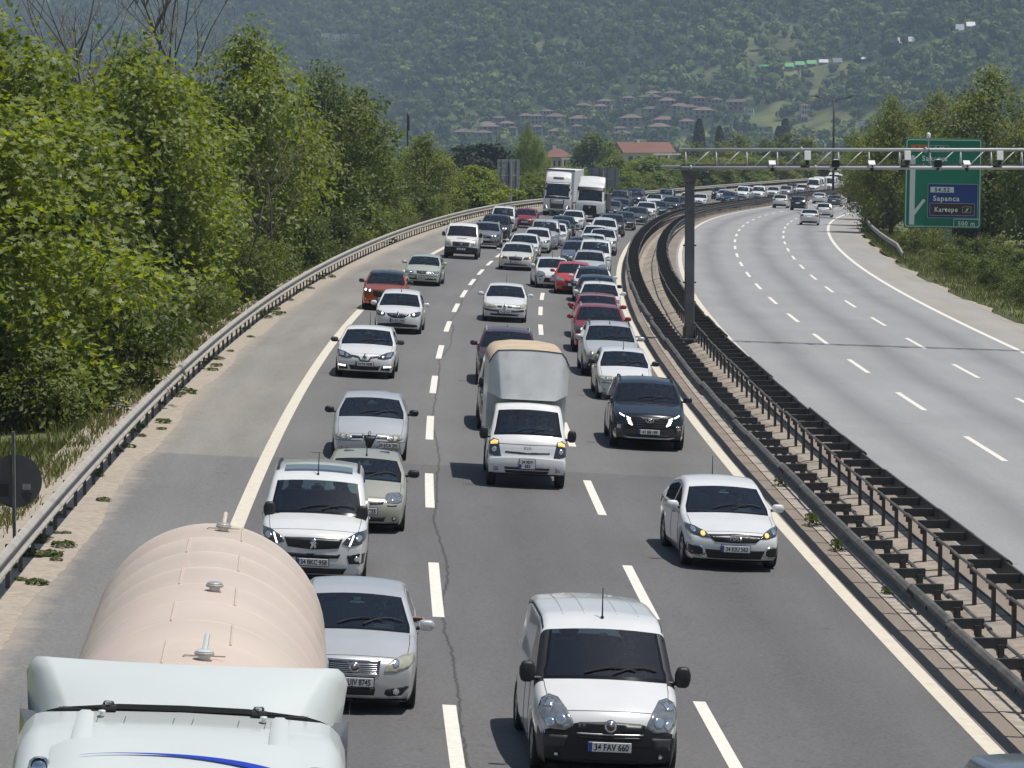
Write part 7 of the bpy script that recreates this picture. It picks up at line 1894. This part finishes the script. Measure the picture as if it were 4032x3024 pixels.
def forest():
    g = np.random.default_rng(3)
    # templates: ragged crowns of leaf clumps round a small solid heart, added inside to block light
    T = []
    for k in range(6):
        ico = bmesh.new(); bmesh.ops.create_icosphere(ico, subdivisions=1, radius=.60)
        v0 = np.array([v.co[:] for v in ico.verts]); v0 = v0 * g.uniform(.8, 1.15, (len(v0), 1)); f0 = [[v.index for v in f.verts] for f in ico.faces]; ico.free()
        nq = 46; nb_ = 7; bl = g.normal(size=(nb_, 3)); bl[:, 2] = np.abs(bl[:, 2]) * .9 - .2; bl /= np.linalg.norm(bl, axis=1, keepdims=True); bl *= g.uniform(.35, .62, (nb_, 1)); w_ = g.integers(nb_, size=nq); d = g.normal(size=(nq, 3)) + bl[w_] * 1.2 + np.array([0, 0, .3]); d /= np.linalg.norm(d, axis=1, keepdims=True); c = bl[w_] + d * g.uniform(.34, .46, (nq, 1))
        nn = d + np.array([0, 0, .35]) + g.normal(size=d.shape) * .4; nn /= np.linalg.norm(nn, axis=1, keepdims=True); tt = np.cross(nn, g.normal(size=d.shape)); tt /= np.linalg.norm(tt, axis=1, keepdims=True); bb = np.cross(nn, tt)
        s = g.uniform(.17, .30, (nq, 1)); q = np.stack([c - tt * s, c + bb * s * .8, c + tt * s, c - bb * s * .9], 1).reshape(-1, 3)
        T.append((np.concatenate([v0, q]), f0, nq))
    N = 40000; zz = 1780 + g.random(N) ** 1.0 * 2250; uu = g.uniform(-.178, .178, N); X = uu * zz; H = terrain_h(X, zz); px, py = sheet_px(X, zz, H)
    ok = (py < 345) & (py > -40) & (g.random(N) < keep_prob(px, py)) & (px > -60) & (px < 2270)
    for (hx, hy, hw) in HOUSE_PX: ok &= ~((np.abs(px - hx) < hw * .58) & (py > hy - 4) & (py < hy + 31) & (g.random(N) < .78))
    X, zz, H, px = X[ok], zz[ok], H[ok], px[ok]
    # thin to an even spacing
    order = g.permutation(len(X)); cell = {}; sel = []
    for i in order:
        kx, kz = int(X[i] // 7.5), int(zz[i] // 9.5)
        if (kx, kz) in cell: continue
        cell[(kx, kz)] = 1; sel.append(i)
    sel = np.array(sel[:14500]); VV = []; loops = []; tot = []; tone = []; off = 0
    for i in sel:
        v, f0, nq = T[g.integers(6)]; r = g.uniform(2.8, 5.4) * (1.5 if g.random() < .16 else 1); hz = r * g.uniform(.85, 1.35); a = g.random() * 6.283; ca, sa = math.cos(a), math.sin(a)
        w = np.stack([(v[:, 0] * ca - v[:, 1] * sa) * r, (v[:, 0] * sa + v[:, 1] * ca) * r, v[:, 2] * hz], 1) + np.array([X[i], zz[i], H[i] + hz * .75])
        VV.append(w); ti = float(np.clip(g.normal(.36, .30) + .20 * math.sin(X[i] * .012 + zz[i] * .009) * math.sin(X[i] * .021 - zz[i] * .005 + 1) + .10 * math.sin(X[i] * .05 + zz[i] * .03), 0, 1.0))
        for f in f0: loops += [q + off for q in f]; tot.append(3); tone.append(ti * .6)  # heart toned darker than its leaves: inner crown shade put into the colour
        n0 = 12
        for q in range(nq): loops += [off + n0 + q * 4 + j for j in range(4)]; tot.append(4); tone.append(min(1, max(0, ti + g.normal(0, .17))))
        off += len(v)
    V = np.concatenate(VV); me = bpy.data.meshes.new('hillside_forest'); me.vertices.add(len(V)); me.vertices.foreach_set('co', V.ravel()); me.loops.add(len(loops)); me.loops.foreach_set('vertex_index', np.array(loops, np.int32))
    tot = np.array(tot, np.int32); st = np.concatenate([[0], np.cumsum(tot)[:-1]]).astype(np.int32); me.polygons.add(len(tot)); me.polygons.foreach_set('loop_start', st); me.polygons.foreach_set('loop_total', tot); me.update(calc_edges=True)
    a = me.attributes.new('tone', 'FLOAT', 'FACE'); a.data.foreach_set('value', np.array(tone, np.float32)); me.materials.append(M_LEAF5)
    o = struct('hillside_forest', me, 'stuff'); o['label'] = 'forest covering the hazy far hillside'
# houses
M_WALL = mat('villa_wall', (0.34, 0.31, 0.26), .9, obj_rand=.18); M_ROOF = mat('clay_roof', (0.165, 0.122, 0.100), .85, noise=(.8, .15), obj_rand=.2); M_ROOFR = mat('red_tile_roof', (0.20, 0.096, 0.072), .85, noise=(1.5, .15, 8))
M_WIN = mat('dark_window', (0.03, 0.034, 0.04), .2); M_CREAMW = mat('cream_wall', (0.66, 0.60, 0.50), .85); M_GREENR = mat('green_roof', (0.06, 0.36, 0.10), .5); M_TINR = mat('pale_metal_roof', (0.62, 0.65, 0.68), .4); M_GREYR = mat('grey_roof', (.16, .18, .21), .6); M_GREYW = mat('bare_concrete_wall', (.22, .23, .25), .9); M_WHITEW = mat('white_wall', (.75, .74, .70), .8); M_YEL = mat('yellow_wall', (.62, .50, .22), .8)
def unit_box(m, n='wall'): b = MB(); b.box((0, 0, .5), (1, 1, 1)); return b.mesh(n, m)
def hip_roof(m): b = MB(); b.add([(-.58, -.60, 0), (.58, -.60, 0), (.58, .60, 0), (-.58, .60, 0), (-.14, 0, 1), (.14, 0, 1), (-.58, -.60, -.10), (.58, -.60, -.10), (.58, .60, -.10), (-.58, .60, -.10)], [(0, 1, 5, 4), (1, 2, 5), (2, 3, 4, 5), (3, 0, 4), (6, 7, 1, 0), (7, 8, 2, 1), (8, 9, 3, 2), (9, 6, 0, 3), (9, 8, 7, 6)]); return b.mesh('roof', m)
def gable_roof(m): b = MB(); b.add([(-.55, -.58, 0), (.55, -.58, 0), (.55, .58, 0), (-.55, .58, 0), (-.55, 0, 1), (.55, 0, 1)], [(0, 1, 5, 4), (2, 3, 4, 5), (1, 2, 5), (3, 0, 4), (3, 2, 1, 0)]); return b.mesh('roof', m)
HW = unit_box(M_WALL); HR = hip_roof(M_ROOF); HWIN = unit_box(M_WIN, 'window'); HCH = unit_box(M_CREAMW, 'chimney')
def house(px, py, wpx, label, group=None, name='villa', wall=None, roof=None, floors=2, yaw=None, depth=.85, rh=None, sink=.0, cat='house', site_px=None):
    """py: row of the eaves; wpx: roof width on the sheet"""
    x, y, z, s = site(*(site_px or (px, py + 13)))
    w = wpx / s * .88; h = 3.0 * floors; M = Matrix.Translation((x, y, z - 1.0)) @ Matrix.Rotation(random.uniform(-.25, .25) if yaw is None else yaw, 4, 'Z')
    HOUSE_PX.append((px, py, wpx))
    t = thing(name, label, cat, M, group)
    obj('wall', wall or HW, t, mtx=Matrix.Diagonal((w, w * depth, h + 1, 1)))
    rr = rh if rh is not None else w * .17
    r = obj('roof', roof or HR, t, mtx=Matrix.Translation((0, 0, h + 1)) @ Matrix.Diagonal((w, w * depth, rr, 1)))
    for i in range(3):
        for f in range(floors):
            obj('window', HWIN, t, mtx=Matrix.Translation(((i - 1) * w * .29, -w * depth / 2 - .03, 1.9 + f * 3.0)) @ Matrix.Diagonal((w * (.13 if (i + f) % 2 else .17), .18, 1.7, 1)))
    return t
GV = 'tan villas with hipped roofs on the hillside'
A = [(350, 510, 240), (560, 515, 190), (600, 420, 190), (615, 455, 235), (735, 360, 150), (820, 415, 190), (880, 465, 110), (1025, 335, 160), (1140, 345, 160), (1150, 450, 120), (1255, 280, 140), (1350, 345, 230), (1370, 500, 220), (1325, 575, 200), (1610, 360, 240), (1580, 445, 150), (1650, 215, 190), (1885, 170, 170), (1835, 230, 170), (2050, 475, 170), (2080, 530, 230)]
B = [(205, 105, 170), (475, 60, 190), (445, 100, 230), (700, 55, 220), (630, 140, 220), (770, 195, 210), (870, 215, 210), (1020, 245, 240), (960, 110, 170), (1170, 140, 150), (1385, 165, 210), (440, 230, 190), (235, 330, 260), (600, 350, 270), (830, 365, 200), (290, 440, 120), (540, 425, 260)]
for (u, v, w) in A: house(932.6 + u / 5.04, 186.5 + v / 5.04 + 5, w / 5.04, 'tan villa with a hipped clay roof in the hillside estate', GV)
for (u, v, w) in B: house(1316.7 + u / 5.04, 192 + v / 5.04 + 5, w / 5.04, 'tan villa with a hipped clay roof in the hillside estate', GV)
WG = gable_roof(M_GREENR); WGY = gable_roof(M_GREYR); WT = gable_roof(M_TINR); WW = unit_box(M_WHITEW); WGW = unit_box(M_GREYW); WC = unit_box(M_CREAMW); RR2 = gable_roof(M_ROOFR); RH2 = hip_roof(M_ROOFR); WY = unit_box(M_YEL); FLAT = unit_box(M_GREYW, 'roof'); FLATW = unit_box(M_WHITEW, 'roof')
def shed(x0, x1, y0, y1, lab, roof, wall=None, floors=1, name='shed'):
    X, Y, Z, s = site((x0 + x1) / 2, y1 + 4); w = (x1 - x0) / s / 1.2; hh = (y1 - y0) / s * .8
    t = thing(name, lab, 'building', Matrix.Translation((X, Y, Z - 1)), None); HOUSE_PX.append(((x0 + x1) / 2, (y0 + y1) / 2, x1 - x0))
    obj('wall', wall or WGW, t, mtx=Matrix.Diagonal((w * .96, w * .78, 1 + 2.2, 1))); obj('roof', roof, t, mtx=Matrix.Translation((0, 0, 3.2)) @ Matrix.Diagonal((w, w * .8, max(hh, 1.2), 1)))
    for i in (-1, 1): obj('window', HWIN, t, mtx=Matrix.Translation((i * w * .25, -w * .4 - .03, 1.6)) @ Matrix.Diagonal((w * .2, .15, 1.2, 1)))
shed(1693, 1715, 137, 147, 'hillside shed with a bright green roof, left of the three', WG); shed(1716, 1739, 134.5, 145, 'hillside shed with a bright green roof, middle of the three', WG); shed(1741, 1764, 132.5, 143, 'hillside shed with a bright green roof, right of the three', WG)
shed(1768, 1790, 130, 139, 'hillside shed with a pale grey roof beside the green ones', WT); shed(1798, 1820, 128, 140, 'hillside shed with a dark grey roof, rightmost of the row', WGY); shed(1635, 1667, 146, 149, 'long low green roof left of the three green sheds', WG)
shed(1938, 1957, 82, 97, 'left of the two steep pale roofs high on the right', WT, WW); shed(1961, 1978, 80, 93, 'right of the two steep pale roofs high on the right', WT, WW); shed(2063, 2083, 52, 74, 'tall pale-roofed house near the top right', WT, WW); shed(2086, 2107, 50, 62, 'smaller pale-roofed house near the top right', WT, WW)
shed(1858, 1884, 125, 131, 'low pale roof right of the green sheds', WT)
shed(692, 712, 73, 84, 'cream and yellow block on the hill left of centre', FLATW, WY); shed(716, 734, 74, 84, 'white block on the hill beside the yellow one', FLATW, WW); shed(738, 752, 75, 80, 'small white roof left of the middle of the upper hillside', FLATW, WW); shed(762, 777, 76, 80, 'second small white roof on the upper hillside', FLATW, WW); shed(860, 874, 66, 71, 'small grey-white roof alone on the upper hillside', FLATW, WW)
house(1738, 236, 22, 'small house with an orange-red roof on the right-hand meadow', None, 'house', WC, RH2, 2); house(1733, 252, 26, 'grey concrete house below the orange-red roof', None, 'house', WGW, FLAT, 1, rh=.5); house(1652, 283, 36, 'grey concrete shell of a building on the meadow', None, 'house', WGW, FLAT, 2, rh=.5); house(1875, 270, 40, 'white-framed modern house above the second lamp post foot', None, 'house', WW, FLAT, 2, rh=.5); house(1837, 193, 30, 'house with a clay roof among trees right of the tall lamp post', None, 'house', WC, RH2, 1)
house(1622, 234, 14, 'small white house at the right end of the villas', None, 'house', WW, FLATW, 1, rh=.4); house(1254, 130, 26, 'pale ruin-like house on the middle hillside', None, 'house', WW, FLATW, 1, rh=.4); house(1770, 290, 40, 'long clay roof behind the gantry', None, 'house', WC, RH2, 1)
forest()
# the two red-roofed houses nearer the road
def near_house(px, Z, w, d, h, rh, zg, lab, hip=False, yaw=.15):
    X = (px - 1106) * Z / 7373; t = thing('house', lab, 'house', Matrix.Translation((X, Z, zg)) @ Matrix.Rotation(yaw, 4, 'Z'))
    obj('wall', WC, t, mtx=Matrix.Diagonal((w, d, h, 1))); r = obj('roof', RH2 if hip else RR2, t, mtx=Matrix.Translation((0, 0, h)) @ Matrix.Diagonal((w, d, rh, 1)))
    obj('chimney', HCH, r, mtx=Matrix.Diagonal((1 / w, 1 / d, 1 / rh, 1)) @ Matrix.Translation((-w * .1, 0, rh * .7)) @ Matrix.Diagonal((1, .8, 1.6, 1)))
    for i in range(5):
        obj('window', HWIN, t, mtx=Matrix.Translation(((i - 2) * w * .19, -d / 2 - .03, h - 2.6)) @ Matrix.Diagonal((w * .08, .15, 1.6, 1)))
    b = MB(); b.box((w * .32, -d / 2 - 1.5, h - .5), (w * .6, 3.0, .35)); obj('porch_roof', b.mesh('porch_roof', M_WHITEW), t)
    for i in range(3):
        b = MB(); b.box((w * (.08 + .25 * i), -d / 2 - 2.8, (h - .6) / 2), (.4, .4, h - .6)); obj('column', b.mesh('column', M_WHITEW), t)
    return t
near_house(1388, 960, 14.5, 9, 8.0, 2.9, -10.9, 'large house with a long red tile roof in the middle distance', yaw=.35)
near_house(1203, 980, 7.5, 8, 8.0, 2.4, -12.4, 'smaller house with an orange-red roof left of the big dark tree', True)
# small things standing above the hedge at the left of the bend
def t_pole(px, Z, zt, label):
    X = (px - 1106) * Z / 7373; zg = float(terrain_h(X, Z)); t = thing('utility_pole', label, 'pole', Matrix.Translation((X, Z, zg)))
    b = MB(); b.cyl((0, 0, -.5), (0, 0, zt - zg), .22, 8, .18); obj('pole', b.mesh('pole', M_LPOLE), t)
    b = MB(); b.box((1.3, 0, zt - zg), (3.6, .3, .25)); obj('cross_arm', b.mesh('cross_arm', M_LPOLE), t)
t_pole(1014, 470, 3.4, 'dark pole with a one-sided arm left of the tall grey sign back')
def flag(px, Z, zt, label):
    X = (px - 1106) * Z / 7373; zg = float(terrain_h(X, Z)); t = thing('flagpole', label, 'flagpole', Matrix.Translation((X, Z, zg)))
    b = MB(); b.cyl((0, 0, -.5), (0, 0, zt - zg), .10, 6); obj('pole', b.mesh('pole', M_LPOLE), t)
    b = MB(); b.grid([[(.05 + .1 * i, .12 * math.sin(i * .9 + z), zt - zg - .2 - z) for i in range(3)] for z in np.linspace(0, 1.8, 5)]); obj('flag', b.mesh('flag', mat('flag_cloth', (.16, .02, .025), .8), True), t)
flag(881, 420, 8.2, 'hanging dark red flag on a pole at the right end of the tall left-hand trees')
def hoarding():
    Z = 400; X = (866 - 1106) * Z / 7373; zg = float(terrain_h(X, Z)); t = thing('billboard', 'pale and red hoarding half hidden by the left-hand trees', 'billboard', Matrix.Translation((X, Z, zg)))
    b = MB(); b.box((0, 0, 4.2), (2.4, .2, 2.6)); p = obj('panel', b.mesh('panel', M_GREYR), t)
    b = MB(); b.box((.75, -.13, 4.2), (.55, .05, 2.5)); obj('red_stripe', b.mesh('red_stripe', M_RED), p)
    b = MB(); b.box((0, .2, 1.5), (.3, .3, 4)); obj('post', b.mesh('post', M_LPOLE), t)
hoarding()
# ------------------------------------------------------------------ the people one can make out behind the windscreens
M_SKIN = mat('skin', (0.40, 0.24, 0.17), .6); M_HAIR = mat('hair', (0.018, 0.014, 0.012), .7)
SHIRTS = {k: mat('shirt_' + k, c, .9) for k, c in dict(white=(.55, .56, .58), blue=(.10, .16, .28), grey=(.16, .17, .18), black=(.02, .02, .022), red=(.30, .03, .03), pale=(.36, .42, .50)).items()}
def person_mesh(pose):
    J = {'hip': (0, 0, 0, .145), 'belly': (0, .03, .16, .14), 'chest': (0, .05, .33, .155), 'neck': (0, .06, .47, .058), 'jaw': (0, .035, .545, .066), 'head': (0, .045, .63, .088), 'crown': (0, .05, .70, .066), 'nose': (0, -.058, .60, .016)}
    E = [('hip', 'belly'), ('belly', 'chest'), ('chest', 'neck'), ('neck', 'jaw'), ('jaw', 'head'), ('head', 'crown'), ('head', 'nose')]
    for sx, s in (('l', 1), ('r', -1)):
        J['sh' + sx] = (s * .165, .06, .41, .068)
        if pose == 'arm_out' and s > 0: J['el' + sx] = (.43, .0, .475, .046); J['wr' + sx] = (.53, -.22, .515, .031); h = Vector((.56, -.30, .52)); fd = Vector((.30, -.85, -.30))
        elif pose == 'passenger': J['el' + sx] = (s * .22, -.04, .17, .046); J['wr' + sx] = (s * .12, -.26, .10, .031); h = Vector((s * .10, -.33, .09)); fd = Vector((0, -1, -.2))
        else: J['el' + sx] = (s * .24, -.16, .20, .046); J['wr' + sx] = (s * .17, -.38, .30, .031); h = Vector((s * .155, -.44, .33)); fd = Vector((-s * .5, -.5, .3))
        J['ha' + sx] = (*h, .033); J['kn' + sx] = (s * .13, -.42, .10, .075); J['an' + sx] = (s * .13, -.58, -.28, .045); J['hp' + sx] = (s * .09, -.06, -.01, .10)
        E += [('chest', 'sh' + sx), ('sh' + sx, 'el' + sx), ('el' + sx, 'wr' + sx), ('wr' + sx, 'ha' + sx), ('hip', 'hp' + sx), ('hp' + sx, 'kn' + sx), ('kn' + sx, 'an' + sx)]
        fd.normalize(); side = Vector((0, 0, 1)) if abs(fd.z) < .5 else Vector((1, 0, 0))
        for i, ln in enumerate((.070, .080, .076, .060)):
            b = h + side * (.030 - .02 * i); m1 = b + fd * ln * .6; m2 = m1 + (fd + Vector((0, .2, -.7))).normalized() * ln * .5
            J['f%s%da' % (sx, i)] = (*m1, .0095); J['f%s%db' % (sx, i)] = (*m2, .0085); E += [('ha' + sx, 'f%s%da' % (sx, i)), ('f%s%da' % (sx, i), 'f%s%db' % (sx, i))]
        t1 = h + side * .045 + fd * .02 + Vector((-s * .02, 0, 0)); J['t' + sx] = (*t1, .011); E.append(('ha' + sx, 't' + sx))
    K = list(J); me = bpy.data.meshes.new('person'); me.from_pydata([J[k][:3] for k in K], [(K.index(a), K.index(b)) for a, b in E], [])
    o = bpy.data.objects.new('person', me); COL.objects.link(o)
    m = o.modifiers.new('skin', 'SKIN'); sk = me.skin_vertices[0].data
    for i, k in enumerate(K): r = J[k][3]; sk[i].radius = (r, r * (.72 if k in ('chest', 'belly', 'hip') else 1)); sk[i].use_root = k == 'hip'
    s = o.modifiers.new('sub', 'SUBSURF'); s.levels = s.render_levels = 1
    ev = o.evaluated_get(bpy.context.evaluated_depsgraph_get()); out = bpy.data.meshes.new_from_object(ev)
    bpy.data.objects.remove(o); out.materials.clear(); out.materials.append(SHIRTS['grey']); out.materials.append(M_SKIN)
    hands = [Vector(J['ha' + q][:3]) for q in 'lr']; wr = [Vector(J['wr' + q][:3]) for q in 'lr']; el = [Vector(J['el' + q][:3]) for q in 'lr']
    for p in out.polygons:
        c = p.center; sk_ = c.z > .485 and abs(c.x) < .13
        for h, w, e in zip(hands, wr, el):
            if (c - h).length < .13 or (c - w).length < .09 or (c - (w + e) / 2).length < .09: sk_ = True
        p.material_index = 1 if sk_ else 0; p.use_smooth = True
    out.name = 'person'; return out
def hair_mesh():
    b = MB(); rows = []
    for i in range(6):
        ph = rad(90 - i * 21); rows.append([(.102 * math.cos(ph) * math.cos(a), .055 + .112 * math.cos(ph) * math.sin(a) + (.012 if i > 3 else 0), .638 + .105 * math.sin(ph)) for a in np.linspace(0, 2 * math.pi, 15)])
    b.grid([[p for p in r] for r in rows[:4]]); b.grid([r[:8] for r in rows[3:]])
    return b.mesh('hair', M_HAIR, True)
def eyes_mesh():
    b = MB()
    for s in (-1, 1): b.lathe([(0, -.008), (.012, -.004), (.012, .006)], 8, 'y', (s * .032, -.040, .625)); b.box((s * .088, .05, .61), (.018, .035, .055), bev=.006)
    b.box((0, -.045, .560), (.045, .008, .008)); return b.mesh('face_features', M_HAIR)
PM = {k: person_mesh(k) for k in ('driver', 'arm_out', 'passenger')}; HM = hair_mesh(); EM = eyes_mesh()
def person(car, kind, seat, shirt, label, pose='driver'):
    """seat: +1 driver's side, -1 passenger's side, 0 middle"""
    S = SPECS[kind]; sh = S['_sh']; w = S['W'] / 2; kt = sh.marks['wst']; ys = min(sh.pts[kt][0] + .42, S['L'] - .5)
    M = car.matrix_world @ Matrix.Translation((seat * w * .42, ys - .12, max(sh.belt - .46, sh.pts[kt][1] - .85)))
    p = thing('person', label, 'person', M, 'people in the vehicles', PM[pose])
    p.material_slots[0].link = 'OBJECT'; p.material_slots[0].material = SHIRTS[shirt]
    obj('hair', HM, p); obj('face_features', EM, p)
bpy.context.view_layer.update()
def car_by(words): return next(o for o in COL.objects if o.get('label', '').startswith(words))
for words, kind, seat, shirt, lab, pose in (
    ('silver saloon with yellowed', 'slat_saloon', 1, 'white', 'driver of the silver saloon beside the tank, bare forearm out of the window', 'arm_out'),
    ('small white box lorry', 'small_lorry', 1, 'white', 'driver in a white shirt at the wheel of the box lorry', 'driver'),
    ('small white box lorry', 'small_lorry', 0, 'pale', 'passenger in pale clothes in the middle seat of the box lorry', 'passenger'),
    ('small white box lorry', 'small_lorry', -1, 'blue', 'passenger in blue on the left side of the box lorry cab', 'passenger'),
    ('silver saloon with a triangular', 'shield_saloon', 1, 'grey', 'driver in grey in the silver saloon with the shield grille', 'driver'),
    ('silver saloon with a triangular', 'shield_saloon', -1, 'black', 'front passenger in dark clothes in the silver saloon with the shield grille', 'passenger'),
    ('small champagne', 'small_hatch', 1, 'pale', 'driver in pale blue in the champagne-gold hatchback', 'driver'),
    ('white hatchback with two lit', 'band_hatch', 1, 'grey', 'driver of the white hatchback with lit daytime strips', 'driver'),
    ('white saloon with clouded', 'clouded_saloon', 1, 'black', 'driver of the white saloon with clouded lamps', 'driver'),
    ('white saloon with clouded', 'clouded_saloon', -1, 'grey', 'front passenger of the white saloon with clouded lamps', 'passenger'),
    ('silver off-road', 'rugged_suv', 1, 'black', 'driver of the silver off-road car', 'driver'),
    ('silver off-road', 'rugged_suv', -1, 'blue', 'front passenger of the silver off-road car', 'passenger'),
    ('plain older white', 'plain_saloon', 1, 'white', 'driver of the plain older white saloon', 'driver'),
    ('dark navy crossover', 'strip_light_suv', 1, 'grey', 'driver of the dark navy crossover', 'driver'),
    ('white saloon with a wide', 'wide_grille_saloon', 1, 'black', 'driver of the white saloon with the wide black grille', 'driver'),
    ('white panel van', 'panel_van', 1, 'black', 'driver of the white panel van in the foreground', 'driver'),
    ('white high-roofed people', 'family_van', 1, 'grey', 'driver of the white people carrier with the sunroof', 'driver'),
    ('white flatbed', 'flatbed', 1, 'red', 'driver of the white flatbed lorry', 'driver')):
    person(car_by(words), kind, seat, shirt, lab, pose)
# ------------------------------------------------------------------ air
def haze():
    b = MB(); b.box((0, 2600, 330), (3000, 5800, 900))
    m = bpy.data.materials.new('haze_air'); m.use_nodes = True; n, l = m.node_tree.nodes, m.node_tree.links; n.clear()
    o = n.new('ShaderNodeOutputMaterial'); v = n.new('ShaderNodeVolumePrincipled'); v.inputs['Color'].default_value = (0.62, 0.79, 1.0, 1); v.inputs['Density'].default_value = HAZE; v.inputs['Anisotropy'].default_value = .25
    l.new(v.outputs[0], o.inputs['Volume'])
    h = struct('haze', b.mesh('haze', m), 'stuff'); h['label'] = 'thin blue summer haze over the valley'
HAZE = 0.00020
haze()
